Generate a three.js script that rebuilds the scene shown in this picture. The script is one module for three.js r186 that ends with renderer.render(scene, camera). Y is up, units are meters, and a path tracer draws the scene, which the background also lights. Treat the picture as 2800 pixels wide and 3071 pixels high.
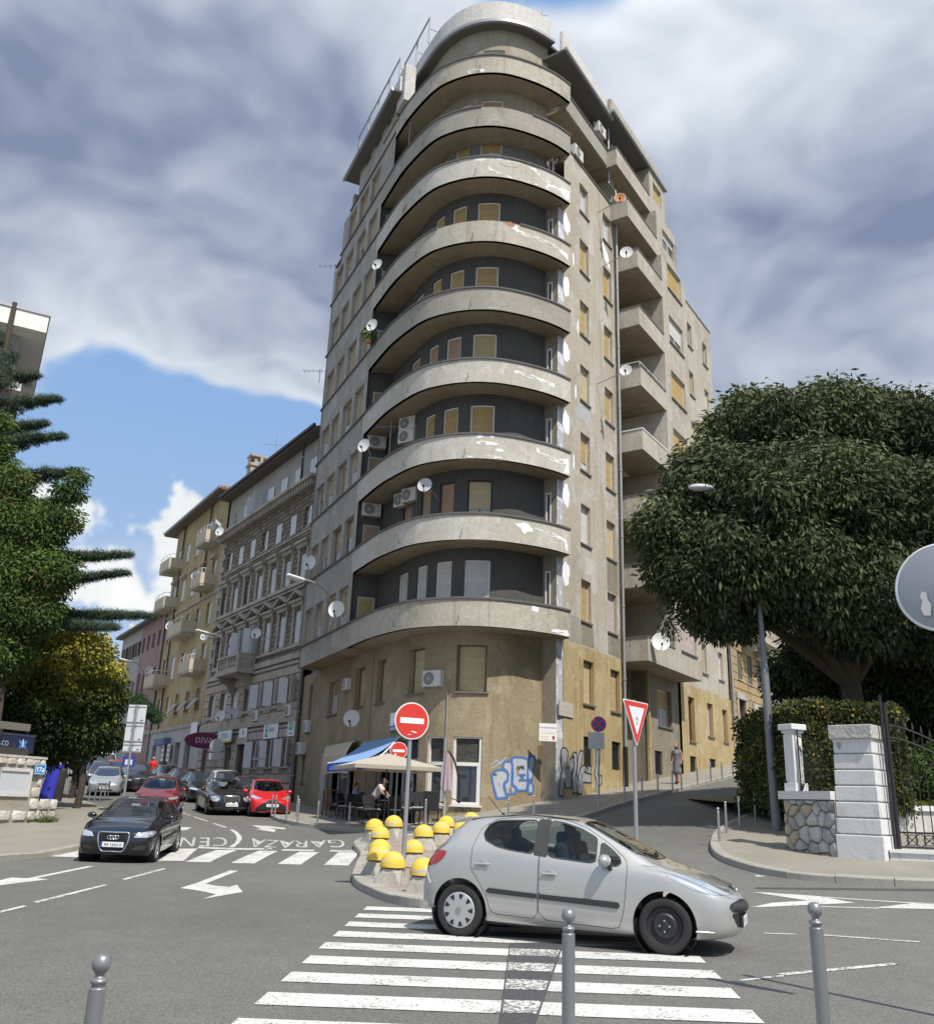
import * as THREE from 'three';
import { MarchingCubes } from 'three/addons/objects/MarchingCubes.js';
import { RoundedBoxGeometry } from 'three/addons/geometries/RoundedBoxGeometry.js';
const scene = new THREE.Scene();
const rad = (d) => d * Math.PI / 180;
const camera = new THREE.PerspectiveCamera(59.06, 933 / 1024, 0.1, 3000);
camera.position.set(0, 1.45, 0);
camera.rotation.order = 'YXZ';
camera.rotation.set(rad(18.05), 0, rad(2.12));
const renderer = new THREE.WebGLRenderer({ antialias: true });
renderer.toneMapping = THREE.LinearToneMapping;
renderer.toneMappingExposure = 1.55;
renderer.shadowMap.enabled = true;
const SUN_EL = 56, SUN_AZ = 33;
const sunDir = new THREE.Vector3(Math.sin(rad(SUN_AZ)) * Math.cos(rad(SUN_EL)), Math.sin(rad(SUN_EL)), Math.cos(rad(SUN_AZ)) * Math.cos(rad(SUN_EL)));
const sun = new THREE.DirectionalLight(new THREE.Color(1.0, 0.95, 0.87), 3.3);
sun.position.copy(sunDir).multiplyScalar(120).add(new THREE.Vector3(0, 0, -35));
sun.target.position.set(0, 0, -35); scene.add(sun.target);
sun.castShadow = true;
Object.assign(sun.shadow.camera, { left: -70, right: 70, top: 70, bottom: -70, near: 1, far: 300 });
sun.shadow.mapSize.set(4096, 4096);
scene.add(sun);
let SEED = 7;
const srand = (s) => { SEED = s >>> 0; };
const rnd = () => { SEED = (SEED + 0x6D2B79F5) | 0; let t = Math.imul(SEED ^ (SEED >>> 15), 1 | SEED); t = (t + Math.imul(t ^ (t >>> 7), 61 | t)) ^ t; return ((t ^ (t >>> 14)) >>> 0) / 4294967296; };
const rr = (a, b) => a + (b - a) * rnd();
const clamp = (x, a = 0, b = 1) => Math.min(b, Math.max(a, x));
const lerp = (a, b, t) => a + (b - a) * t;
const sstep = (a, b, x) => { const t = clamp((x - a) / (b - a)); return t * t * (3 - 2 * t); };
const interp = (x, X, Y) => { if (x <= X[0]) return Y[0]; for (let i = 1; i < X.length; i++) if (x <= X[i]) return lerp(Y[i - 1], Y[i], (x - X[i - 1]) / (X[i] - X[i - 1])); return Y[Y.length - 1]; };
const smoothCurve = (X, Y) => {
const n = X.length, m = [];
for (let i = 0; i < n; i++) {
const a = i > 0 ? (Y[i] - Y[i - 1]) / (X[i] - X[i - 1]) : null, b = i < n - 1 ? (Y[i + 1] - Y[i]) / (X[i + 1] - X[i]) : null;
m.push(a === null ? b : b === null ? a : a * b <= 0 ? 0 : 2 * a * b / (a + b));
}
return (x) => {
if (x <= X[0]) return Y[0]; if (x >= X[n - 1]) return Y[n - 1];
let i = 1; while (x > X[i]) i++;
const h = X[i] - X[i - 1], t = (x - X[i - 1]) / h, t2 = t * t, t3 = t2 * t;
return Y[i - 1] * (2 * t3 - 3 * t2 + 1) + m[i - 1] * h * (t3 - 2 * t2 + t) + Y[i] * (-2 * t3 + 3 * t2) + m[i] * h * (t3 - t2);
};
};
const hash3 = (x, y, s) => { let h = Math.imul(x, 374761393) ^ Math.imul(y, 668265263) ^ Math.imul(s, 974634777); h = Math.imul(h ^ (h >>> 13), 1274126177); h ^= h >>> 16; return (h >>> 0) / 4294967296; };
function vnoise(x, y, px, py, s) {
const xi = Math.floor(x), yi = Math.floor(y); let fx = x - xi, fy = y - yi;
fx = fx * fx * (3 - 2 * fx); fy = fy * fy * (3 - 2 * fy);
const x0 = ((xi % px) + px) % px, x1 = (x0 + 1) % px, y0 = ((yi % py) + py) % py, y1 = (y0 + 1) % py;
return lerp(lerp(hash3(x0, y0, s), hash3(x1, y0, s), fx), lerp(hash3(x0, y1, s), hash3(x1, y1, s), fx), fy);
}
function fbm(u, v, fx, fy, oct, s) { let a = 0.5, r = 0, n = 0; for (let i = 0; i < oct; i++) { r += a * vnoise(u * fx, v * fy, fx, fy, s + i); n += a; a *= 0.5; fx *= 2; fy *= 2; } return r / n; }
function n3(x, y, z, s) {
const xi = Math.floor(x), yi = Math.floor(y), zi = Math.floor(z); let fx = x - xi, fy = y - yi, fz = z - zi;
fx = fx * fx * (3 - 2 * fx); fy = fy * fy * (3 - 2 * fy); fz = fz * fz * (3 - 2 * fz);
const h = (i, j, k) => hash3(xi + i + 5000, yi + j + 5000, (zi + k + 5000) * 31 + s);
return lerp(lerp(lerp(h(0, 0, 0), h(1, 0, 0), fx), lerp(h(0, 1, 0), h(1, 1, 0), fx), fy), lerp(lerp(h(0, 0, 1), h(1, 0, 1), fx), lerp(h(0, 1, 1), h(1, 1, 1), fx), fy), fz);
}
const fbm3 = (x, y, z, oct, s) => { let a = 0.5, r = 0, n = 0; for (let i = 0; i < oct; i++) { r += a * n3(x, y, z, s + i * 7); n += a; a *= 0.52; x *= 2.03; y *= 2.03; z *= 2.03; } return r / n; };
{
const W = 2048, H = 1024, d = new Float32Array(W * H * 4), sx = sunDir.x, sy = sunDir.y, sz = sunDir.z;
const put = [];
const B = (az, el, sa, se, c, k) => put.push([rad(az), rad(el), rad(sa), rad(se), c, k]);
B(-24, 38, 12, 5, 0.5, 0.75); B(-8, 34, 9, 6, 0.5, 0.7); B(-34, 33, 8, 6, 0.5, 0.35); B(-20, 30, 9, 3.5, 0.75, -0.05); B(-10, 27, 8, 4, 0.7, 0.2); B(-31, 28, 6, 3, 0.5, -0.1);
B(-25, 24, 7, 2.6, -0.45, 0); B(-17, 19.5, 12, 4, -0.8, 0); B(-20, 46, 14, 5, 0.5, 0.15); B(-5, 22, 5, 4, 0.3, 0.1);
B(14, 43, 9, 6, 0.45, -0.35); B(25, 41, 8, 5, 0.4, -0.15); B(8, 46, 3.2, 1.6, -0.7, 0); B(13, 39, 1.5, 2, -0.45, 0); B(28, 46, 9, 4, 0.3, -0.2);
B(21, 33, 11, 4, 0.75, 0.75); B(30, 35, 8, 5, 0.6, 0.5); B(24, 28, 9, 2, 0.75, -0.1); B(22, 24.5, 10, 3, 0.8, 0.3); B(34, 26, 8, 5, 0.6, 0.2);
for (let i = 0; i < 16; i++) { const az = 55 + i * 16; B(az, 24 + 22 * ((i * 0.618) % 1), 14, 6, i % 3 ? 0.35 : -0.3, (i % 4) * 0.22); }
const heaps = [[-18.2, 15.0, 2.6, 3.8], [-16.6, 12.0, 3.6, 3.4], [-21.2, 11.6, 1.8, 2.0], [-26.4, 15.2, 3.8, 2.8], [-24.0, 12.0, 3.0, 2.2], [-30, 13, 3.5, 2.2], [40, 12, 5, 3], [75, 14, 6, 4], [120, 11, 7, 3], [170, 12, 8, 3], [-70, 12, 6, 3], [-120, 13, 7, 3]].map((q) => q.map(rad));
const wrap = (a) => Math.atan2(Math.sin(a), Math.cos(a));
for (let j = 0; j < H; j++) {
const el = ((j + 0.5) / H - 0.5) * Math.PI, y = Math.sin(el), c = Math.cos(el);
for (let i = 0; i < W; i++) {
const o = (j * W + i) * 4, th = ((i + 0.5) / W - 0.5) * 2 * Math.PI, x = Math.cos(th) * c, z = Math.sin(th) * c;
const az = Math.atan2(x, -z), e = Math.max(el, 0), mu = x * sx + y * sy + z * sz;
const h = Math.pow(1 - Math.max(y, 0), 3.2);
let R = lerp(0.155, 0.46, h), G = lerp(0.30, 0.56, h), Bl = lerp(0.60, 0.70, h);
const g = 0.30 * Math.pow(Math.max(mu, 0), 6); R += g; G += g * 0.95; Bl += g * 0.85;
if (el > -0.02) {
const k = 1 / (Math.max(y, 0) + 0.22), px = x * k * 2.1, pz = z * k * 2.1;
const wx = fbm3(px * 1.1, pz * 1.1, 3.1, 4, 40) - 0.5, wz = fbm3(px * 1.1, pz * 1.1, 9.7, 4, 80) - 0.5;
const n = fbm3(px * 1.2 + wx * 1.6, pz * 1.2 + wz * 1.6, 0.5, 6, 11), fine = fbm3(px * 4.5 + wx * 2, pz * 4.5 + wz * 2, 6.5, 5, 17); let bias = 0, dark = 0;
const ja = wx * 0.22, je = wz * 0.16;
for (const b of put) {
const da = wrap(az + ja - b[0]) * Math.cos(b[1]) / b[2], de = (el + je - b[1]) / b[3], w = Math.exp(-0.5 * (da * da + de * de));
bias += w * b[4]; dark += w * b[5];
}
const dens = (n - 0.42) * 1.25 + (fine - 0.5) * 0.32 + bias * 0.42, cov = sstep(-0.02, 0.17, dens) * sstep(rad(8), rad(24), el + wx * 0.1);
const thick = sstep(0.1, 0.5, dens), n2 = fbm3(px * 1.2 + wx * 1.6 + sx * 0.22, pz * 1.2 + wz * 1.6 + sz * 0.22, 0.5, 5, 11);
const L = clamp(0.84 - 0.26 * thick - 0.36 * clamp(dark, -0.4, 1.15) + (fine - 0.5) * 0.5 + (n2 - n) * -1.1 * -1 + (n - 0.5) * -0.5, 0.1, 1.1);
const cr = lerp(0.115, 0.68, L), cg = lerp(0.15, 0.72, L), cb = lerp(0.27, 0.80, L);
R = lerp(R, cr, cov * 0.95); G = lerp(G, cg, cov * 0.95); Bl = lerp(Bl, cb, cov * 0.95);
const wq = fbm3(az * 14, el * 16, 7.7, 3, 91); let hp = 0, hlow = 0;
for (const q of heaps) { const da = wrap(az - q[0]) / q[2], de = (el - q[1]) / q[3]; const v = 1.25 - Math.sqrt(da * da + de * de); if (v > hp) { hp = v; hlow = clamp(-de); } }
if (hp > 0) {
const f = fbm3(az * 30 + wq * 2, el * 34 + wq, 1.7, 6, 61), s2 = hp + (f - 0.5) * 2.0 - 0.15, m = sstep(0.2, 0.42 + 0.5 * hlow, s2);
const lit = clamp(0.72 + (fbm3(az * 20 + 0.3, el * 24 + 0.5, 2.2, 4, 66) - 0.5) * 1.1 + (f - 0.5) * 0.5);
R = lerp(R, lerp(0.50, 0.82, lit), m * 0.9); G = lerp(G, lerp(0.55, 0.82, lit), m * 0.9); Bl = lerp(Bl, lerp(0.63, 0.82, lit), m * 0.9);
}
} else { R = 0.22; G = 0.215; Bl = 0.20; }
d[o] = R * 0.84; d[o + 1] = G * 0.84; d[o + 2] = Bl * 0.80; d[o + 3] = 1;
}
}
const sky = new THREE.DataTexture(d, W, H, THREE.RGBAFormat, THREE.FloatType);
sky.mapping = THREE.EquirectangularReflectionMapping; sky.magFilter = THREE.LinearFilter; sky.minFilter = THREE.LinearFilter; sky.wrapS = THREE.RepeatWrapping; sky.needsUpdate = true;
scene.background = sky; scene.environment = sky;
}
const used = {};
const uniq = (n) => { const k = used[n] || 0; used[n] = k + 1; return k ? n + '_' + String(k).padStart(3, '0') : n; };
function tag(o, label, category, group) { o.userData.label = label; o.userData.category = category; if (group) o.userData.group = group; return o; }
function thing(name, label, category, pos = [0, 0, 0], turn = 0, group) { const o = new THREE.Group(); o.name = uniq(name); o.position.set(...pos); o.rotation.y = turn; scene.add(o); return tag(o, label, category, group); }
function part(name, geo, mat, parent, kind) { const m = new THREE.Mesh(geo, mat); m.name = name; m.castShadow = m.receiveShadow = true; if (kind) m.userData.kind = kind; parent.add(m); return m; }
function single(name, geo, mat, label, category, group) { const m = part(uniq(name), geo, mat, scene); return tag(m, label, category, group); }
function struct(name, geo, mat) { const m = part(uniq(name), geo, mat, scene); m.userData.kind = 'structure'; return m; }
function copyOf(o, label, group) { const c = o.clone(); c.name = uniq(o.name.replace(/_\d{3}$/, '')); c.userData = { ...o.userData }; if (label) c.userData.label = label; if (group) c.userData.group = group; scene.add(c); return c; }
class MB {
constructor() { this.p = []; this.n = []; this.u = []; }
tri(a, b, c, na, nb, nc, ua, ub, uc) { const p = b[0] - a[0], q = b[1] - a[1], r = b[2] - a[2], u = c[0] - a[0], v = c[1] - a[1], w = c[2] - a[2]; if ((q * w - r * v) * (na[0] + nb[0] + nc[0]) + (r * u - p * w) * (na[1] + nb[1] + nc[1]) + (p * v - q * u) * (na[2] + nb[2] + nc[2]) < 0) { [b, c] = [c, b]; [nb, nc] = [nc, nb]; [ub, uc] = [uc, ub]; } this.p.push(...a, ...b, ...c); this.n.push(...na, ...nb, ...nc); this.u.push(...ua, ...ub, ...uc); }
quad(a, b, c, d, n, uv) {
const N = Array.isArray(n[0]) ? n : [n, n, n, n];
const e1 = [b[0] - a[0], b[1] - a[1], b[2] - a[2]], e2 = [d[0] - a[0], d[1] - a[1], d[2] - a[2]];
const f = (e1[1] * e2[2] - e1[2] * e2[1]) * N[0][0] + (e1[2] * e2[0] - e1[0] * e2[2]) * N[0][1] + (e1[0] * e2[1] - e1[1] * e2[0]) * N[0][2];
uv = uv || [[0, 0], [1, 0], [1, 1], [0, 1]];
if (f >= 0) { this.tri(a, b, c, N[0], N[1], N[2], uv[0], uv[1], uv[2]); this.tri(a, c, d, N[0], N[2], N[3], uv[0], uv[2], uv[3]); }
else { this.tri(a, c, b, N[0], N[2], N[1], uv[0], uv[2], uv[1]); this.tri(a, d, c, N[0], N[3], N[2], uv[0], uv[3], uv[2]); }
}
geo(g, m) {
g = g.index ? g.toNonIndexed() : g; if (m) { g = g.clone(); g.applyMatrix4(m); }
const P = g.attributes.position.array, N = g.attributes.normal.array, U = g.attributes.uv ? g.attributes.uv.array : null;
for (let i = 0; i < P.length; i++) { this.p.push(P[i]); this.n.push(N[i]); }
for (let i = 0; i < P.length / 3; i++) this.u.push(U ? U[2 * i] : 0, U ? U[2 * i + 1] : 0);
return this;
}
box(x, y, z, w, h, d, ry = 0) { const g = new THREE.BoxGeometry(w, h, d), u = g.attributes.uv, p = g.attributes.position, n = g.attributes.normal; for (let i = 0; i < u.count; i++) { const ax = Math.abs(n.getX(i)) > 0.5 ? [p.getZ(i), p.getY(i)] : Math.abs(n.getY(i)) > 0.5 ? [p.getX(i), p.getZ(i)] : [p.getX(i), p.getY(i)]; u.setXY(i, ax[0], ax[1]); } return this.geo(g, new THREE.Matrix4().makeRotationY(ry).setPosition(x, y, z)); }
tube(pts, r, seg = 6, n = 0) { const c = pts.length > 2 ? new THREE.CatmullRomCurve3(pts.map((q) => new THREE.Vector3(...q)), false, 'catmullrom', 0.3) : new THREE.LineCurve3(new THREE.Vector3(...pts[0]), new THREE.Vector3(...pts[1])); return this.geo(new THREE.TubeGeometry(c, n || (pts.length > 2 ? pts.length * 4 : 1), r, seg)); }
cyl(x, y0, z, r0, r1, h, seg = 12) { return this.geo(new THREE.CylinderGeometry(r1, r0, h, seg), new THREE.Matrix4().setPosition(x, y0 + h / 2, z)); }
lathe(pts, x = 0, y = 0, z = 0, seg = 20) { return this.geo(new THREE.LatheGeometry(pts.map((q) => new THREE.Vector2(q[0], q[1])), seg), new THREE.Matrix4().setPosition(x, y, z)); }
get count() { return this.p.length / 9; }
build() { const g = new THREE.BufferGeometry(); g.setAttribute('position', new THREE.Float32BufferAttribute(this.p, 3)); g.setAttribute('normal', new THREE.Float32BufferAttribute(this.n, 3)); g.setAttribute('uv', new THREE.Float32BufferAttribute(this.u, 2)); return g; }
}
const norm2 = (x, z) => { const l = Math.hypot(x, z) || 1; return [x / l, z / l]; };
function straight(o, az, side = 1) {
const a = rad(az), u = [Math.sin(a), -Math.cos(a)], n = [Math.cos(a) * side, Math.sin(a) * side];
return { step: 1e9, o, u, n, p: (t, y, d = 0) => [o[0] + u[0] * t + n[0] * d, y, o[1] + u[1] * t + n[1] * d], N: () => [n[0], 0, n[1]], T: () => [u[0], 0, u[1]] };
}
function curved(pts, side = 1, step = 0.22) {
const P = [], Q = [[2 * pts[0][0] - pts[1][0], 2 * pts[0][1] - pts[1][1]], ...pts, [2 * pts.at(-1)[0] - pts.at(-2)[0], 2 * pts.at(-1)[1] - pts.at(-2)[1]]];
for (let i = 1; i < Q.length - 2; i++) for (let k = 0; k < 24; k++) {
const t = k / 24, c = (j) => 0.5 * (2 * Q[i][j] + (Q[i + 1][j] - Q[i - 1][j]) * t + (2 * Q[i - 1][j] - 5 * Q[i][j] + 4 * Q[i + 1][j] - Q[i + 2][j]) * t * t + (3 * Q[i][j] - Q[i - 1][j] - 3 * Q[i + 1][j] + Q[i + 2][j]) * t * t * t);
P.push([c(0), c(1)]);
}
P.push(pts.at(-1)); const S = [0];
for (let i = 1; i < P.length; i++) S.push(S[i - 1] + Math.hypot(P[i][0] - P[i - 1][0], P[i][1] - P[i - 1][1]));
const at = (t) => { let i = 1; while (i < S.length - 1 && S[i] < t) i++; const k = (t - S[i - 1]) / (S[i] - S[i - 1]); return [lerp(P[i - 1][0], P[i][0], k), lerp(P[i - 1][1], P[i][1], k)]; };
const tan = (t) => { const a = at(Math.max(t - 0.15, 0)), b = at(Math.min(t + 0.15, S.at(-1))); return norm2(b[0] - a[0], b[1] - a[1]); };
return { step, len: S.at(-1), p: (t, y, d = 0) => { const a = at(t), u = tan(t); return [a[0] - u[1] * d * side, y, a[1] + u[0] * d * side]; }, N: (t) => { const u = tan(t); return [-u[1] * side, 0, u[0] * side]; }, T: (t) => { const u = tan(t); return [u[0], 0, u[1]]; } };
}
const neg = (v) => [-v[0], -v[1], -v[2]];
function bbox(mb, f, t0, t1, y0, y1, d0, d1, o = {}) {
const k = Math.max(1, Math.ceil((t1 - t0) / f.step)), up = [0, 1, 0], dn = [0, -1, 0];
const Y0 = typeof y0 === 'function' ? y0 : () => y0, Y1 = typeof y1 === 'function' ? y1 : () => y1, kk = typeof y0 === 'function' || typeof y1 === 'function' ? Math.max(k, Math.ceil((t1 - t0) / 1.5)) : k;
for (let i = 0; i < kk; i++) {
const a = lerp(t0, t1, i / kk), b = lerp(t0, t1, (i + 1) / kk), na = f.N(a), nb = f.N(b), a0 = Y0(a), b0 = Y0(b), a1 = Y1(a), b1 = Y1(b);
mb.quad(f.p(a, a0, d1), f.p(b, b0, d1), f.p(b, b1, d1), f.p(a, a1, d1), [na, nb, nb, na], [[a, a0], [b, b0], [b, b1], [a, a1]]);
if (!o.noback) mb.quad(f.p(a, a0, d0), f.p(b, b0, d0), f.p(b, b1, d0), f.p(a, a1, d0), [neg(na), neg(nb), neg(nb), neg(na)], [[a, a0], [b, b0], [b, b1], [a, a1]]);
mb.quad(f.p(a, a1, d0), f.p(b, b1, d0), f.p(b, b1, d1), f.p(a, a1, d1), up, [[a, d0], [b, d0], [b, d1], [a, d1]]);
mb.quad(f.p(a, a0, d0), f.p(b, b0, d0), f.p(b, b0, d1), f.p(a, a0, d1), dn, [[a, d0], [b, d0], [b, d1], [a, d1]]);
}
const ta = neg(f.T(t0)), tb = f.T(t1), uv = [[d0, Y0(t0)], [d1, Y0(t0)], [d1, Y1(t0)], [d0, Y1(t0)]];
mb.quad(f.p(t0, Y0(t0), d0), f.p(t0, Y0(t0), d1), f.p(t0, Y1(t0), d1), f.p(t0, Y1(t0), d0), ta, uv);
mb.quad(f.p(t1, Y0(t1), d0), f.p(t1, Y0(t1), d1), f.p(t1, Y1(t1), d1), f.p(t1, Y1(t1), d0), tb, uv);
return mb;
}
function wallGeo(mb, f, t0, t1, y0, y1, d, holes = [], rev = 0.22) {
const ts = [t0, t1], ys = [y0, y1];
for (const h of holes) { ts.push(h[0], h[1]); ys.push(h[2], h[3]); }
const cut = (a, lo, hi) => [...new Set(a.map((x) => Math.round(clamp(x, lo, hi) * 1e4) / 1e4))].sort((p, q) => p - q);
let T = cut(ts, t0, t1); const Y = cut(ys, y0, y1);
for (let j = 0; j < Y.length - 1; j++) {
let run = null; const flush = (end) => { if (run !== null) strip(run, end, Y[j], Y[j + 1]); run = null; };
for (let i = 0; i < T.length - 1; i++) {
const tm = (T[i] + T[i + 1]) / 2, ym = (Y[j] + Y[j + 1]) / 2, inside = holes.some((h) => tm > h[0] && tm < h[1] && ym > h[2] && ym < h[3]);
if (inside) flush(T[i]); else if (run === null) run = T[i];
}
flush(T[T.length - 1]);
}
function strip(a, b, ya, yb) {
const k = Math.max(1, Math.ceil((b - a) / f.step));
for (let i = 0; i < k; i++) { const p = lerp(a, b, i / k), q = lerp(a, b, (i + 1) / k), n0 = f.N(p), n1 = f.N(q); mb.quad(f.p(p, ya, d), f.p(q, ya, d), f.p(q, yb, d), f.p(p, yb, d), [n0, n1, n1, n0], [[p, ya], [q, ya], [q, yb], [p, yb]]); }
}
for (const [a, b, ya, yb] of holes) {
const k = Math.max(1, Math.ceil((b - a) / f.step));
mb.quad(f.p(a, ya, d), f.p(a, ya, d - rev), f.p(a, yb, d - rev), f.p(a, yb, d), f.T(a), [[0, ya], [rev, ya], [rev, yb], [0, yb]]);
mb.quad(f.p(b, ya, d), f.p(b, ya, d - rev), f.p(b, yb, d - rev), f.p(b, yb, d), neg(f.T(b)), [[0, ya], [rev, ya], [rev, yb], [0, yb]]);
for (let i = 0; i < k; i++) { const p = lerp(a, b, i / k), q = lerp(a, b, (i + 1) / k); for (const [y, n] of [[ya, [0, 1, 0]], [yb, [0, -1, 0]]]) mb.quad(f.p(p, y, d), f.p(q, y, d), f.p(q, y, d - rev), f.p(p, y, d - rev), n, [[p, 0], [q, 0], [q, rev], [p, rev]]); }
}
return mb;
}
function decalGeo(mb, f, pts, d) {
const sh = pts.map((q) => new THREE.Vector2(q[0], q[1])), tr = THREE.ShapeUtils.triangulateShape(sh, []);
for (const t of tr) { const [a, b, c] = t.map((i) => pts[i]), P = (q) => f.p(q[0], q[1], d), n = f.N(a[0]); const A = P(a), B2 = P(b), C = P(c); mb.tri(A, B2, C, n, f.N(b[0]), f.N(c[0]), a, b, c); }
return mb;
}
function ribbonGeo(mb, f, pts, w, d) { for (let i = 0; i < pts.length - 1; i++) { const [a, b] = [pts[i], pts[i + 1]], l = Math.hypot(b[0] - a[0], b[1] - a[1]) || 1, ox = -(b[1] - a[1]) / l * w / 2, oy = (b[0] - a[0]) / l * w / 2, ex = (b[0] - a[0]) / l * w * 0.35, ey = (b[1] - a[1]) / l * w * 0.35; mb.quad(f.p(a[0] - ex + ox, a[1] - ey + oy, d), f.p(b[0] + ex + ox, b[1] + ey + oy, d), f.p(b[0] + ex - ox, b[1] + ey - oy, d), f.p(a[0] - ex - ox, a[1] - ey - oy, d), f.N(a[0])); } return mb; }
function ragged(cx, cy, w, h, n, j, s) { srand(s); const out = []; for (let i = 0; i < n; i++) { const a = i / n * 2 * Math.PI, r = 1 - j + 2 * j * rnd(); out.push([cx + Math.cos(a) * w / 2 * r, cy + Math.sin(a) * h / 2 * r]); } return out; }
const toS = (x) => { x = clamp(x); return Math.round(255 * (x <= 0.0031308 ? 12.92 * x : 1.055 * Math.pow(x, 1 / 2.4) - 0.055)); };
function colourTex(size, metres, fn) {
const d = new Uint8Array(size * size * 4);
for (let j = 0; j < size; j++) for (let i = 0; i < size; i++) { const c = fn((i + 0.5) / size, (j + 0.5) / size), o = (j * size + i) * 4; d[o] = toS(c[0]); d[o + 1] = toS(c[1]); d[o + 2] = toS(c[2]); d[o + 3] = 255; }
const t = new THREE.DataTexture(d, size, size); t.colorSpace = THREE.SRGBColorSpace; return finish(t, metres);
}
function greyTex(size, metres, fn) {
const d = new Uint8Array(size * size * 4);
for (let j = 0; j < size; j++) for (let i = 0; i < size; i++) { const c = Math.round(255 * clamp(fn((i + 0.5) / size, (j + 0.5) / size))), o = (j * size + i) * 4; d[o] = d[o + 1] = d[o + 2] = c; d[o + 3] = 255; }
return finish(new THREE.DataTexture(d, size, size), metres);
}
function finish(t, metres) { t.wrapS = t.wrapT = THREE.RepeatWrapping; t.magFilter = THREE.LinearFilter; t.minFilter = THREE.LinearMipmapLinearFilter; t.generateMipmaps = true; const [a, b] = Array.isArray(metres) ? metres : [metres, metres]; t.repeat.set(1 / a, 1 / b); t.needsUpdate = true; return t; }
const mix3 = (a, b, t) => [lerp(a[0], b[0], t), lerp(a[1], b[1], t), lerp(a[2], b[2], t)];
const mul3 = (a, k) => [a[0] * k, a[1] * k, a[2] * k];
const col = (c) => new THREE.Color().setRGB(...c);
const std = (c, rough = 0.8, metal = 0, extra = {}) => new THREE.MeshStandardMaterial({ color: col(c), roughness: rough, metalness: metal, ...extra });
const fineBump = greyTex(512, 1.6, (u, v) => 0.5 * fbm(u, v, 32, 32, 4, 3) + 0.5 * fbm(u, v, 8, 8, 3, 9));
const plasterTex = (base, stain, pale, s, o = {}) => colourTex(o.size || 512, o.m || 7, (u, v) => {
const big = fbm(u, v, 3, 3, 4, s), mid = fbm(u, v, 12, 12, 4, s + 20), fine = fbm(u, v, 90, 90, 2, s + 40), run = fbm(u, v, 34, 3, 3, s + 60), patch = vnoise(u * 9 + big * 3, v * 9 + mid * 2, 9, 9, s + 80);
let c = mix3(base, stain, clamp((big - 0.42) * 2.2) * (o.stain ?? 0.7));
c = mix3(c, stain, sstep(0.58, 0.78, run) * (o.run ?? 0.45));
c = mix3(c, pale, sstep(0.62, 0.68, mid) * (o.pale ?? 0.35) + (patch > (o.patchAt ?? 0.8) ? (o.patch ?? 0.35) : 0));
return mul3(c, 0.86 + 0.28 * fine);
});
const plaster = (base, stain, pale, s, o = {}) => new THREE.MeshStandardMaterial({ map: plasterTex(base, stain, pale, s, o), roughness: 0.93, bumpMap: fineBump, bumpScale: o.bump ?? 0.008 });
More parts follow.
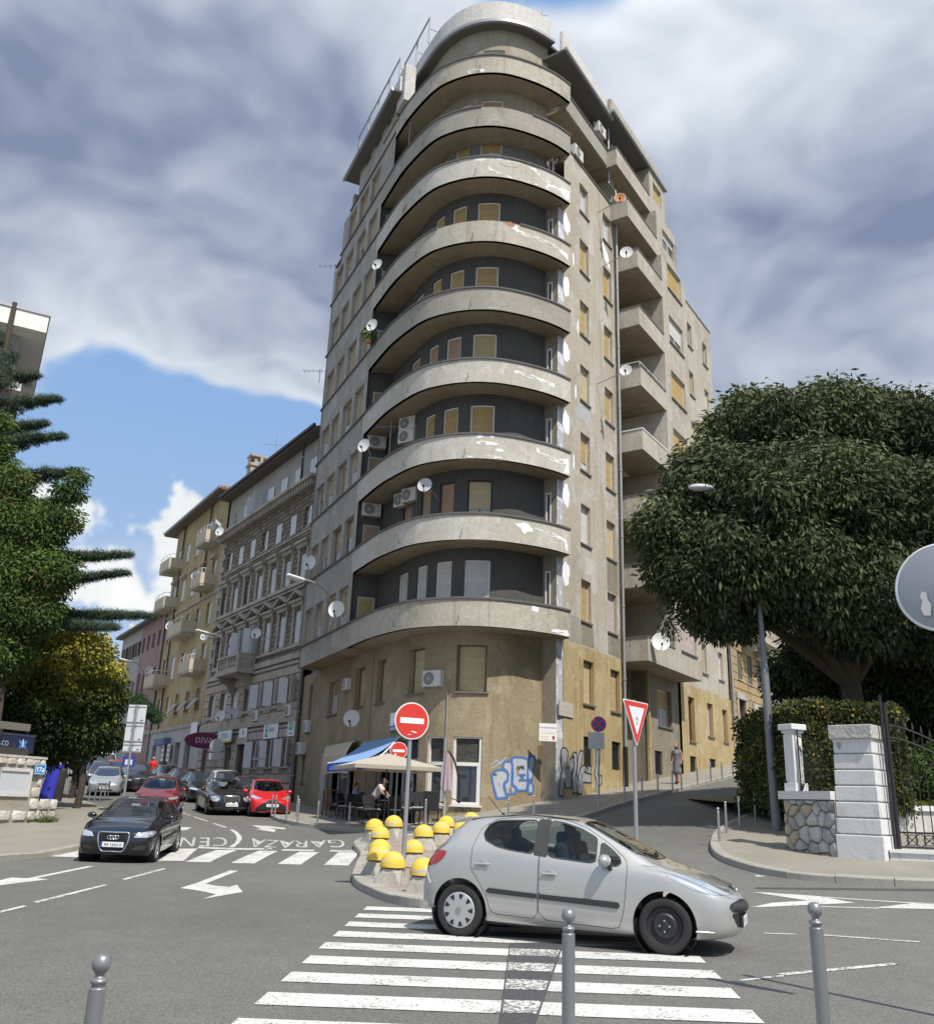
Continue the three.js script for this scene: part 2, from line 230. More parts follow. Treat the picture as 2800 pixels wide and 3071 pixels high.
const M = {
parapet: plaster([0.44, 0.405, 0.335], [0.27, 0.24, 0.185], [0.52, 0.49, 0.43], 1, { m: 6 }),
parapetPale: plaster([0.52, 0.49, 0.43], [0.36, 0.32, 0.25], [0.62, 0.6, 0.56], 2, { m: 6, stain: 0.5 }),
parapetGrey: plaster([0.33, 0.305, 0.26], [0.24, 0.22, 0.18], [0.4, 0.38, 0.34], 3, { m: 6, run: 0.3 }),
bay: plaster([0.36, 0.34, 0.30], [0.24, 0.225, 0.20], [0.44, 0.43, 0.41], 4, { m: 7, pale: 0.45, patch: 0.4, patchAt: 0.72, run: 0.55 }),
right: plaster([0.42, 0.375, 0.30], [0.29, 0.25, 0.19], [0.5, 0.48, 0.45], 5, { m: 8, pale: 0.45, patch: 0.35, patchAt: 0.76, run: 0.5 }),
tower: plaster([0.43, 0.39, 0.32], [0.30, 0.27, 0.215], [0.5, 0.48, 0.44], 6, { m: 8, run: 0.55 }),
ochreBase: plaster([0.44, 0.35, 0.19], [0.30, 0.21, 0.085], [0.50, 0.43, 0.28], 7, { m: 6, run: 0.7, stain: 0.75 }),
front: plaster([0.315, 0.255, 0.165], [0.22, 0.17, 0.10], [0.42, 0.35, 0.23], 8, { m: 5, run: 0.5, bump: 0.016 }),
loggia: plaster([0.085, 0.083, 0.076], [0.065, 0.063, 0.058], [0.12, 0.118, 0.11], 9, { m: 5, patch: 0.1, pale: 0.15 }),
soffit: plaster([0.30, 0.255, 0.185], [0.17, 0.13, 0.085], [0.36, 0.32, 0.25], 10, { m: 4, run: 0.2 }),
attic: plaster([0.62, 0.60, 0.57], [0.45, 0.43, 0.4], [0.68, 0.66, 0.63], 11, { m: 6, stain: 0.4 }),
dim: plaster([0.25, 0.22, 0.165], [0.17, 0.145, 0.10], [0.31, 0.28, 0.22], 12, { m: 6 }),
coping: std([0.13, 0.125, 0.118], 0.95, 0, { bumpMap: fineBump, bumpScale: 0.01 }),
peel: std([0.83, 0.83, 0.83], 0.9), brick: std([0.40, 0.20, 0.11], 0.95),
white: std([0.72, 0.71, 0.68], 0.55), offwhite: std([0.55, 0.53, 0.47], 0.7), frameGrey: std([0.42, 0.42, 0.41], 0.6), brownFrame: std([0.17, 0.075, 0.04], 0.6),
darkSill: std([0.15, 0.14, 0.125], 0.9), black: std([0.015, 0.015, 0.016], 0.6), dark: std([0.04, 0.04, 0.04], 0.7), iron: std([0.025, 0.025, 0.027], 0.5, 0.2),
steel: std([0.42, 0.43, 0.44], 0.38, 0.75), pole: std([0.33, 0.34, 0.35], 0.5, 0.5), zinc: std([0.34, 0.35, 0.36], 0.55, 0.4), post: std([0.27, 0.275, 0.28], 0.38, 0.55),
dish: std([0.74, 0.74, 0.73], 0.5), dishGrey: std([0.48, 0.49, 0.5], 0.5), acUnit: std([0.60, 0.59, 0.56], 0.6), grille: std([0.09, 0.09, 0.09], 0.7),
pane: new THREE.MeshPhysicalMaterial({ color: col([0.03, 0.035, 0.045]), roughness: 0.06, metalness: 0, specularIntensity: 1, clearcoat: 1, clearcoatRoughness: 0.03 }),
curtain: std([0.50, 0.52, 0.55], 0.8),
glass: new THREE.MeshPhysicalMaterial({ color: col([0.80, 0.86, 0.84]), roughness: 0.02, transmission: 1, thickness: 0, ior: 1.5, specularIntensity: 1 }),
};
const slatBump = greyTex(256, [1, 0.05], (u, v) => Math.sqrt(clamp(1 - Math.pow(2 * v - 1, 2))));
const blindTex = (c, s) => colourTex(256, [1.3, 0.8], (u, v) => { const row = v * 16, f = row - Math.floor(row), k = hash3(Math.floor(row), 3, s); return mul3(c, (0.9 + 0.14 * k) * (f < 0.14 ? 0.62 : 1) * (0.9 + 0.2 * fbm(u, v, 4, 4, 3, s))); });
const blindMat = (c, s) => new THREE.MeshStandardMaterial({ map: blindTex(c, s), roughness: 0.75, bumpMap: slatBump, bumpScale: 0.006 });
M.blind = [blindMat([0.45, 0.315, 0.125], 31), blindMat([0.52, 0.42, 0.25], 32), blindMat([0.47, 0.36, 0.19], 33), blindMat([0.60, 0.585, 0.56], 34), blindMat([0.42, 0.27, 0.17], 35), blindMat([0.48, 0.40, 0.385], 36), blindMat([0.33, 0.23, 0.11], 37)];
function printTex(w, h, draw) { const c = document.createElement('canvas'); c.width = w; c.height = h; const g = c.getContext('2d'); draw(g, w, h); const t = new THREE.CanvasTexture(c); t.colorSpace = THREE.SRGBColorSpace; t.anisotropy = 8; return t; }
const printMat = (w, h, draw, rough = 0.6) => new THREE.MeshStandardMaterial({ map: printTex(w, h, draw), roughness: rough });
const PR = [3.77, -33.6], uR = [Math.sin(rad(33.4)), -Math.cos(rad(33.4))], nR = [Math.cos(rad(33.4)), Math.sin(rad(33.4))];
const LZ = [-400, -140, -100, -77, -60, -50, -43, -33, -28, -25, -22, 100], LY = [8, 6.5, 4.7, 3.2, 2.05, 1.42, 1.0, 0.65, 0.34, 0.13, 0, 0];
const LZr = LZ.slice(), LYr = LY.slice();
function ground(x, z) {
const t = (x - PR[0]) * uR[0] + (z - PR[1]) * uR[1], n = (x - PR[0]) * nR[0] + (z - PR[1]) * nR[1];
const yl = interp(z, LZr, LYr), yr = Math.min(9, Math.max(0, 0.117 * (t + 14.5)));
return yl + (yr - yl) * sstep(-5, 0, n) - 0.35 * sstep(-3, 3, -x) * sstep(-6.2, -3.5, z);
}
const F_SRC = 2711, camM = new THREE.Matrix4().makeRotationFromEuler(camera.rotation);
function ray(x, y) { const v = new THREE.Vector3((x - 1400) / F_SRC, -(y - 1535.5) / F_SRC, -1).applyMatrix4(camM); return [v.x, v.y, v.z]; }
function gp(x, y, off = 0) {
const d = ray(x, y), f = (t) => 1.45 + d[1] * t - ground(d[0] * t, d[2] * t) - off; let t = 2;
while (t < 300 && f(t) > 0) t += 0.1;
let a = t - 0.1, b = t; for (let i = 0; i < 25; i++) { const m = (a + b) / 2; if (f(m) > 0) a = m; else b = m; }
return [d[0] * b, d[2] * b];
}
const atDepth = (x, y, dep) => { const d = ray(x, y), k = dep / -d[2]; return [d[0] * k, 1.45 + d[1] * k, -dep]; };
const asphaltTex = colourTex(1024, 2.6, (u, v) => {
const f = vnoise(u * 340, v * 340, 340, 340, 1), g = vnoise(u * 170, v * 170, 170, 170, 2), m = fbm(u, v, 6, 6, 4, 3);
let c = mix3([0.132, 0.129, 0.118], [0.168, 0.163, 0.15], m); const k = f > 0.8 ? 1.75 : f < 0.22 ? 0.55 : 0.85 + 0.3 * g;
return mul3(c, k);
});
const asphaltBump = greyTex(512, 1.3, (u, v) => vnoise(u * 160, v * 160, 160, 160, 5) * 0.6 + vnoise(u * 60, v * 60, 60, 60, 6) * 0.4);
const asphalt = new THREE.MeshStandardMaterial({ map: asphaltTex, roughness: 0.92, bumpMap: asphaltBump, bumpScale: 0.006, vertexColors: true });
const tar = new THREE.MeshStandardMaterial({ map: colourTex(512, 1.5, (u, v) => mul3([0.058, 0.058, 0.058], 0.7 + 0.7 * vnoise(u * 120, v * 120, 120, 120, 7))), roughness: 0.85 });
const pavement = new THREE.MeshStandardMaterial({ map: colourTex(1024, 3.5, (u, v) => { const m = fbm(u, v, 5, 5, 5, 12), f = vnoise(u * 300, v * 300, 300, 300, 13); return mul3(mix3([0.215, 0.20, 0.168], [0.29, 0.268, 0.222], m), 0.82 + 0.36 * f); }), roughness: 0.95, bumpMap: asphaltBump, bumpScale: 0.003 });
const kerbMat = new THREE.MeshStandardMaterial({ map: colourTex(512, 1.7, (u, v) => mul3(mix3([0.28, 0.262, 0.225], [0.38, 0.36, 0.32], fbm(u, v, 5, 5, 5, 14)), 0.88 + 0.24 * vnoise(u * 150, v * 150, 150, 150, 15))), roughness: 0.9, bumpMap: fineBump, bumpScale: 0.006 });
const wornPaint = (wear, s) => new THREE.MeshStandardMaterial({ map: colourTex(512, 2.2, (u, v) => { const f = vnoise(u * 110, v * 110, 110, 110, s), m = fbm(u, v, 7, 7, 4, s + 4), k = f + (m - 0.5) * 0.5; return k < wear ? [0.17, 0.165, 0.15] : mul3([0.56, 0.555, 0.53], 0.9 + 0.2 * m); }), roughness: 0.75 });
const paint = wornPaint(0.17, 21), paintThin = wornPaint(0.36, 27), paintPoor = wornPaint(0.55, 33);
const paving = new THREE.MeshStandardMaterial({ map: colourTex(512, 1.6, (u, v) => { const r = Math.floor(v * 16), a = u * 8 + (r % 2) * 0.5, f = v * 16 - r, g = a - Math.floor(a), k = hash3(Math.floor(a) & 7, r, 4); const j = f < 0.1 || g < 0.06; return j ? [0.16, 0.14, 0.12] : mix3([0.27, 0.21, 0.185], [0.36, 0.295, 0.26], k); }), roughness: 0.95, bumpMap: fineBump, bumpScale: 0.004 });
{ // the road sheet
const xs = [], zs = [], far = [600, 420, 300, 220, 160, 120, 95, 78];
for (const a of far) xs.push(-a); for (let x = -64; x <= 64; x += 0.5) xs.push(x); for (const a of far.slice().reverse()) xs.push(a);
for (let z = 420; z > 12; z -= 60) zs.push(z); for (let z = 12; z >= -110; z -= 0.5) zs.push(z); for (const a of [120, 140, 180, 240, 320, 420, 600]) zs.push(-a);
const p = [], n = [], u = [], c = [], idx = [], nx = xs.length;
for (const z of zs) for (const x of xs) {
p.push(x, ground(x, z), z); u.push(x, z);
const gx = (ground(x + 0.25, z) - ground(x - 0.25, z)) / 0.5, gz = (ground(x, z + 0.25) - ground(x, z - 0.25)) / 0.5, l = Math.hypot(gx, 1, gz); n.push(-gx / l, 1 / l, -gz / l);
const w = 0.9 + 0.22 * (fbm3(x * 0.16, z * 0.16, 1, 4, 5) - 0.5) * 1.8 + 0.1 * (fbm3(x * 1.1, z * 0.5, 4, 3, 8) - 0.5); c.push(w, w, w * 0.985);
}
for (let j = 0; j < zs.length - 1; j++) for (let i = 0; i < nx - 1; i++) { const a = j * nx + i; idx.push(a, a + 1, a + nx, a + 1, a + nx + 1, a + nx); }
const g = new THREE.BufferGeometry(); g.setAttribute('position', new THREE.Float32BufferAttribute(p, 3)); g.setAttribute('normal', new THREE.Float32BufferAttribute(n, 3)); g.setAttribute('uv', new THREE.Float32BufferAttribute(u, 2)); g.setAttribute('color', new THREE.Float32BufferAttribute(c, 3)); g.setIndex(idx);
struct('road', g, asphalt);
}
function drape(poly, off, mat, name, maxEdge = 0.5) {
const sh = poly.map((q) => new THREE.Vector2(q[0], q[1])), mb = new MB();
const P = (q) => [q[0], ground(q[0], q[1]) + off, q[1]];
const rec = (a, b, c, k) => {
const d = [Math.hypot(a[0] - b[0], a[1] - b[1]), Math.hypot(b[0] - c[0], b[1] - c[1]), Math.hypot(c[0] - a[0], c[1] - a[1])], m = Math.max(...d);
if (m > maxEdge && k < 16) { const mid = (p, q) => [(p[0] + q[0]) / 2, (p[1] + q[1]) / 2]; if (m === d[0]) { const e = mid(a, b); rec(a, e, c, k + 1); rec(e, b, c, k + 1); } else if (m === d[1]) { const e = mid(b, c); rec(a, b, e, k + 1); rec(a, e, c, k + 1); } else { const e = mid(c, a); rec(a, b, e, k + 1); rec(e, b, c, k + 1); } return; }
const A = P(a), B = P(b), C = P(c), up = [0, 1, 0], cw = (b[0] - a[0]) * (c[1] - a[1]) - (b[1] - a[1]) * (c[0] - a[0]);
if (cw < 0) mb.tri(A, B, C, up, up, up, a, b, c); else mb.tri(A, C, B, up, up, up, a, c, b);
};
for (const t of THREE.ShapeUtils.triangulateShape(sh, [])) rec(poly[t[0]], poly[t[1]], poly[t[2]], 0);
return name ? struct(name, mb.build(), mat) : mb;
}
const smoothLine = (pts, n = 5) => { const c = new THREE.CatmullRomCurve3(pts.map((q) => new THREE.Vector3(q[0], 0, q[1])), false, 'centripetal'); return c.getPoints((pts.length - 1) * n).map((v) => [v.x, v.z]); };
function offsetLine(L, d) { return L.map((q, i) => { const a = L[Math.max(0, i - 1)], b = L[Math.min(L.length - 1, i + 1)], [ux, uz] = norm2(b[0] - a[0], b[1] - a[1]); return [q[0] - uz * d, q[1] + ux * d]; }); }
function kerbLine(L, w, off, parent, side, len = 0.95) {
const inner = offsetLine(L, w * side); let acc = 0, start = 0;
const S = [0]; for (let i = 1; i < L.length; i++) S.push(S[i - 1] + Math.hypot(L[i][0] - L[i - 1][0], L[i][1] - L[i - 1][1]));
const at = (A, s) => { let i = 1; while (i < S.length - 1 && S[i] < s) i++; const k = (s - S[i - 1]) / (S[i] - S[i - 1] || 1); return [lerp(A[i - 1][0], A[i][0], k), lerp(A[i - 1][1], A[i][1], k)]; };
let s = 0, count = 0, rest = new MB();
while (s < S.at(-1) - 0.05) {
const e = Math.min(S.at(-1), s + len * rr(0.9, 1.1)), mb = new MB(), k = 3, o2 = off + rr(-0.008, 0.008);
const a = s + 0.006, b = e - 0.006;
for (let i = 0; i < k; i++) {
const p = at(L, lerp(a, b, i / k)), q = at(L, lerp(a, b, (i + 1) / k)), p2 = at(inner, lerp(a, b, i / k)), q2 = at(inner, lerp(a, b, (i + 1) / k));
const g = (r, h) => [r[0], ground(r[0], r[1]) + h, r[1]], [tx, tz] = norm2(q[0] - p[0], q[1] - p[1]), on = [tz * side, 0, -tx * side], c = 0.015;
const pi = [lerp(p[0], p2[0], c / w), lerp(p[1], p2[1], c / w)], qi = [lerp(q[0], q2[0], c / w), lerp(q[1], q2[1], c / w)];
mb.quad(g(p, -0.2), g(q, -0.2), g(q, o2 - c), g(p, o2 - c), on, [[0, 0], [0.3, 0], [0.3, 0.2], [0, 0.2]]);
mb.quad(g(p, o2 - c), g(q, o2 - c), g(qi, o2), g(pi, o2), [on[0] * 0.7, 0.7, on[2] * 0.7], [[p[0], p[1]], [q[0], q[1]], [qi[0], qi[1]], [pi[0], pi[1]]]);
mb.quad(g(pi, o2), g(qi, o2), g(q2, o2), g(p2, o2), [0, 1, 0], [[pi[0], pi[1]], [qi[0], qi[1]], [q2[0], q2[1]], [p2[0], p2[1]]]);
if (i === 0) mb.quad(g(p, -0.2), g(p2, -0.2), g(p2, o2), g(p, o2), [-tx, 0, -tz]);
if (i === k - 1) mb.quad(g(q, -0.2), g(q2, -0.2), g(q2, o2), g(q, o2), [tx, 0, tz]);
}
const m = at(L, (s + e) / 2); if (Math.hypot(m[0], m[1]) < 45 && count < 90) { part('kerb_stone', mb.build(), kerbMat, parent); count++; } else { rest.p.push(...mb.p); rest.n.push(...mb.n); rest.u.push(...mb.u); }
s = e;
}
if (rest.count) part('kerb_stones', rest.build(), kerbMat, parent, 'stuff');
return inner;
}
srand(5);
const KA = smoothLine([[-44, -98], [-28.4, -73], [-19.6, -60], [-13.9, -51.2], [-9.9, -45], [-7.7, -39.5], [-6.9, -36], [-5.9, -33.4], [-4.7, -32.0], [-3.2, -30.9], [-1.9, -28.6], [-0.7, -26.7], [1.0, -26.1], [2.9, -27.2], [4.4, -29.6], [5.44, -31.6], [6.4, -33.2], [8.76, -36.8], [11.05, -40.35], [16.85, -48.3], [26, -61], [40, -80]]);
{ const poly = KA.concat([[10, -95]]); const p = drape(offsetLine(KA, -0.15).concat([[10, -95]]), 0.125, pavement, 'pavement'); kerbLine(KA, 0.2, 0.13, p, -1); }
const KB = smoothLine([[-11.4, 12], [-10.9, 2], [-10.2, -8], [-9.75, -16], [-9.55, -20.5], [-9.25, -23.5], [-9.6, -27], [-11.3, -32], [-14.4, -38.6], [-18.4, -45.6], [-25.5, -56.5], [-40, -78], [-52, -96]]);
{ const p = drape(offsetLine(KB, -0.15).concat([[-90, -96], [-70, 12]]), 0.125, pavement, 'pavement', 0.8); kerbLine(KB, 0.2, 0.13, p, -1); }
const KC = smoothLine([[46, -16.2], [30, -16], [18, -16.1], [12, -16.4], [8.5, -17.0], [7.0, -17.75], [6.2, -18.5], [5.75, -19.7], [5.7, -21.2], [6.3, -23.5], [7.05, -25.3], [8.1, -27.1], [10.6, -31], [14.4, -36.8], [20.5, -46], [31, -62], [44, -82]]);
{ const p = drape(offsetLine(KC, 0.15).concat([[90, -82], [90, -16.2]]), 0.125, pavement, 'pavement', 0.8); kerbLine(KC, 0.2, 0.13, p, 1); }
const KI = smoothLine([[-2.45, -25.0], [-2.55, -24.3], [-2.2, -22.6], [-2.12, -21.0], [-2.0, -19.2], [-1.75, -17.6], [-1.4, -16.3], [-0.9, -15.0], [-0.3, -14.35], [0.8, -13.9], [2.2, -14.1], [3.5, -15.1], [4.1, -16.8], [3.9, -19], [3.0, -21.6], [1.8, -23.6], [0.4, -24.9], [-1.1, -25.4], [-2.0, -25.35], [-2.45, -25.0]], 6);
{ const p = drape(offsetLine(KI, -0.3), 0.125, paving, 'traffic_island'); kerbLine(KI, 0.34, 0.135, p, -1, 0.62); }
const W2 = (px, off = 0) => px.map((q) => gp(q[0], q[1], off));
const mark = (poly, mat = paint, off = 0.006) => drape(poly, off, mat, 'road_marking');
for (let i = -2; i < 8; i++) {
const zn = -7.51 - 0.927 * i, xl = (z) => -1.44 + (-7.51 - z) * 0.027, xr = (z) => 2.34 + (-7.51 - z) * 0.107, zf = zn - 0.47;
mark([[xl(zn), zn], [xr(zn), zn], [xr(zf), zf], [xl(zf), zf]].map(([x, z]) => [x, z + (x + 1.44) * 0.002]));
}
drape([[0.2, -5.2], [0.46, -5.2], [0.62, -7.2], [1.3, -11.4], [0.66, -11.2], [0.36, -7.2]].map((q, i) => [q[0], q[1]]), 0.009, tar, 'road_patch');
for (let i = -2; i < 4; i++) { const zn = -7.51 - 0.927 * i, zf = zn - 0.47, a = (z) => interp(-z, [5.2, 7.2, 11.2], [0.21, 0.375, 0.67]), b = (z) => interp(-z, [5.2, 7.2, 11.4], [0.45, 0.605, 1.28]); mark([[a(zn), zn], [b(zn), zn], [b(zf), zf], [a(zf), zf]], paintPoor, 0.012); }
const A2 = (x, y) => [x / 1.671, 2450 + y / 1.671], R2 = (x, y) => [2100 + x / 2.6257, 2500 + y / 2.6257], M2 = (x, y) => [350 + x / 3.063, 2280 + y / 3.063], Q2 = (x, y) => [1000 + x / 3.676, 2400 + y / 3.676];
const mk = (f, pts, mat) => mark(W2(pts.map((q) => f(...q))), mat);
for (const q of [[[225, 198], [445, 206], [540, 165], [360, 160]], [[790, 222], [920, 222], [990, 160], [880, 160]], [[925, 225], [1050, 228], [1190, 167], [1085, 167]], [[1157, 232], [1275, 235], [1393, 172], [1300, 170]], [[1390, 237], [1507, 240], [1598, 178], [1500, 176]], [[1622, 243], [1745, 245], [1800, 180], [1695, 178]]]) mk(A2, q);
for (const [a, b, y] of [[1000, 1325, 150], [1420, 1575, 163], [1660, 1812, 167]]) mk(A2, [[a, y], [b, y + (b - a) * 0.024], [b, y + (b - a) * 0.024 + 7], [a - 12, y + 7]]);
mk(A2, [[1150, 270], [1195, 271], [1028, 337], [1085, 347], [1152, 352], [1187, 342], [1217, 378], [1017, 413], [1082, 390], [1000, 372], [903, 358], [985, 333]]);
mk(A2, [[440, 248], [474, 249], [185, 309], [250, 314], [-60, 352], [-40, 330], [60, 305], [140, 309]]);
for (const q of [[[818, 258], [835, 262], [628, 318], [612, 313]], [[522, 340], [543, 343], [190, 433], [165, 428]], [[118, 446], [137, 450], [-60, 498], [-60, 488]]]) mk(A2, q, paintThin);
for (const q of [[[595, 474], [680, 505], [680, 513], [595, 484]], [[712, 518], [838, 556], [832, 565], [702, 524]], [[895, 577], [1013, 615], [1003, 625], [880, 584]]]) mk(M2, q, paintThin);
mk(M2, [[1033, 638], [1072, 638], [1118, 668], [1145, 700], [1150, 728], [1122, 765], [1078, 800], [1030, 800], [1085, 765], [1105, 725], [1100, 695], [1078, 668]]);
mk(M2, [[1238, 599], [1400, 605], [1553, 625], [1540, 637], [1395, 622], [1462, 640], [1450, 663], [1370, 650], [1272, 634], [1330, 630]]);
mk(M2, [[590, 617], [688, 618], [640, 645], [590, 645]]);
{ // lettering on the road, to be read by drivers coming down the left street
const { FontLoader } = await import('three/addons/loaders/FontLoader.js');
const font = await new FontLoader().loadAsync('fonts/droid/droid_sans_regular.typeface.json');
const write = (text, cx, cz, w, len, turn, mat) => {
const shapes = font.generateShapes(text, 1); let mnx = 1e9, mxx = -1e9; const polys = shapes.map((s) => s.extractPoints(4));
for (const s of polys) for (const q of s.shape) { mnx = Math.min(mnx, q.x); mxx = Math.max(mxx, q.x); }
const mb = new MB(), c = Math.cos(turn), s2 = Math.sin(turn), P = (q) => { const a = (q.x - (mnx + mxx) / 2) / (mxx - mnx) * w, b = (q.y - 0.36) / 0.72 * len; const [dx, dz] = norm2(-cx, -cz), x = cx - a * c + b * dx, z = cz - a * s2 + b * dz; return [x, ground(x, z) + 0.009, z]; };
for (const q of polys) { const all = [...q.shape, ...q.holes.flat()], N = [0, 1, 0]; for (const t of THREE.ShapeUtils.triangulateShape(q.shape, q.holes)) { const [a, b, d] = t.map((i) => P(all[i])); mb.tri(a, b, d, N, N, N, [a[0], a[2]], [b[0], b[2]], [d[0], d[2]]); } }
struct('road_lettering', mb.build(), mat);
};
const a = gp(...M2(1225, 748)), b = gp(...A2(1722, 126)), l = Math.hypot(a[0] - b[0], a[1] - b[1]);
write('GARAŽA', (a[0] + b[0]) / 2, (a[1] + b[1]) / 2, l, 1.7, Math.atan2(b[1] - a[1], b[0] - a[0]), paintThin);
const e = gp(...M2(585, 740)), f2 = gp(...M2(1012, 742)); write('CEN', (e[0] + f2[0]) / 2, (e[1] + f2[1]) / 2, Math.hypot(e[0] - f2[0], e[1] - f2[1]), 1.5, Math.atan2(f2[1] - e[1], f2[0] - e[0]), paintThin);
}
for (const q of [[[500, 784], [745, 792], [745, 799], [500, 792]], [[960, 797], [1722, 853], [1722, 861], [960, 806]], [[295, 1156], [655, 1116], [655, 1130], [330, 1166]], [[605, 1106], [1510, 1022], [1565, 1031], [1510, 1042], [660, 1121]]]) mk(R2, q, paintThin);
mk(R2, [[400, 462], [535, 467], [930, 496], [1212, 548], [540, 579], [400, 583], [560, 548], [840, 530]]);
mk(R2, [[1340, 588], [1690, 549], [1990, 560], [1990, 600]]);
for (const q of [[[950, 499], [1580, 541], [1990, 560], [1990, 568], [1580, 547], [950, 505]], [[930, 574], [1400, 587], [1400, 594], [930, 580]], [[515, 317], [690, 307], [840, 320], [665, 334]], [[440, 329], [515, 337], [470, 342], [420, 338]]]) mk(R2, q);
for (const q of [[[430, 424], [1990, 440], [1990, 456], [430, 437]], [[1600, 399], [1990, 402], [1990, 413], [1640, 412]]]) drape(W2(q.map((p) => R2(...p))), 0.004, tar, 'road_patch');
for (const q of [[[985, 318], [1520, 322], [1520, 334], [985, 334]], [[800, 376], [1400, 348], [1400, 362], [800, 391]], [[740, 398], [1360, 392], [1360, 404], [740, 407]]]) mk(Q2, q);
const block = thing('apartment_block', 'tall weathered apartment block with a rounded corner of stacked curved balconies', 'building', [0, 0, 0]);
const P0 = [-4.81, -37.35], M0 = [-3.62, -37.36];
const fL = straight(P0, -24.8, -1), fM = straight(M0, -24.8, -1), fR = straight(PR, 33.4, 1);
const WALL_PTS = [[-3.62, -37.4], [-2.55, -35.3], [-1.85, -34.05], [-1.3, -33.4], [-0.85, -33.02], [-0.24, -32.72], [0.4, -32.58], [1.0, -32.6], [1.75, -32.8], [2.3, -33.1], [2.99, -33.58]];
const COP_PTS = [[-4.81, -37.35], [-3.76, -35.07], [-3.15, -34.0], [-2.57, -33.14], [-2.15, -32.62], [-1.65, -32.18], [-0.8, -31.73], [0.05, -31.51], [0.89, -31.5], [1.75, -31.72], [2.62, -32.09], [3.35, -32.53], [3.98, -33.07]];
const fW = curved(WALL_PTS, 1), fC = curved(COP_PTS, 1);
const azOf = (a, b) => Math.atan2(b[0] - a[0], -(b[1] - a[1])) * 180 / Math.PI;
const fF = straight([2.99, -33.58], azOf([2.99, -33.58], [3.48, -33.28]), 1);
const fE = straight([3.48, -33.28], azOf([3.48, -33.28], [3.77, -33.6]), 1);
const fS = straight([-4.73, -37.31], azOf([-4.73, -37.31], [-3.6, -37.6]), 1);
const COP = [0, 8.55, 11.72, 14.88, 18.04, 21.2, 24.36, 27.5, 30.09, 32.88], BOT = COP.map((c, i) => c - (i === 9 ? 1.0 : 1.04));
const core = [2, -45];
for (const f of [fW, fC, fF, fE, fS, fL, fM, fR]) { const t = (f.len || 1) * 0.4, a = f.p(t, 0, 0), n = f.N(t); if (f !== fS && f !== fF && (a[0] - core[0]) * n[0] + (a[2] - core[1]) * n[2] < 0) throw new Error('a frame faces inwards'); }
const flat = (g, mat, name = 'wall') => part(name, g.build(), mat, block);
function makeWindow(f, t0, t1, y0, y1, d, o = {}) {
const par = o.parent || block, z = d - (o.rev ?? 0.2), w = o.fw ?? 0.06, fr = new MB(), mat = o.frame || M.offwhite;
bbox(fr, f, t0, t0 + w, y0, y1, z - 0.05, z + 0.03); bbox(fr, f, t1 - w, t1, y0, y1, z - 0.05, z + 0.03);
bbox(fr, f, t0 + w, t1 - w, y1 - w, y1, z - 0.05, z + 0.028); bbox(fr, f, t0 + w, t1 - w, y0, y0 + w, z - 0.05, z + 0.028);
const b = o.blind ?? 1, yb = y1 - w - (y1 - y0 - 2 * w) * b, n = o.cols ?? 2;
if (b < 0.98) for (let i = 1; i < n; i++) { const tm = lerp(t0, t1, i / n); bbox(fr, f, tm - 0.03, tm + 0.03, y0 + w, Math.max(yb, y0 + w + 0.05), z - 0.05, z + 0.024); }
if (o.bars) for (let i = 1; i < o.bars; i++) { const ym = lerp(y0, y1, i / o.bars); bbox(fr, f, t0 + w, t1 - w, ym - 0.018, ym + 0.018, z - 0.05, z + 0.02); }
const win = part(o.name || 'window', fr.build(), mat, par);
if (b < 0.98) { part('pane', bbox(new MB(), f, t0 + w, t1 - w, y0 + w, yb, z - 0.04, z - 0.025).build(), o.pane || M.pane, win); if (o.curtain) part('curtain', bbox(new MB(), f, t0 + w + (o.curtain === 2 ? 0 : 0.08), lerp(t0, t1, o.curtain === 2 ? 1 : 0.45) - w, y0 + w, yb, z - 0.024, z - 0.018).build(), M.curtain, win); }
if (b > 0.02) part('roller_blind', bbox(new MB(), f, t0 + w * 0.6, t1 - w * 0.6, yb, y1 - w * 0.5, z - 0.015, z + 0.012).build(), o.mat || M.blind[0], win);
if (o.sill !== 0) part('sill', bbox(new MB(), f, t0 - 0.06, t1 + 0.06, y0 - 0.07, y0 - 0.002, z, d + 0.07).build(), o.sillMat || M.darkSill, win);
return win;
}
srand(11);
const pickBlind = () => M.blind[[0, 0, 0, 1, 2, 2, 6, 1, 0, 5, 4][Math.floor(rnd() * 11)]];
const LW = [[0.25, 1.58], [1.98, 3.36], [3.9, 5.16], [5.56, 6.88]];
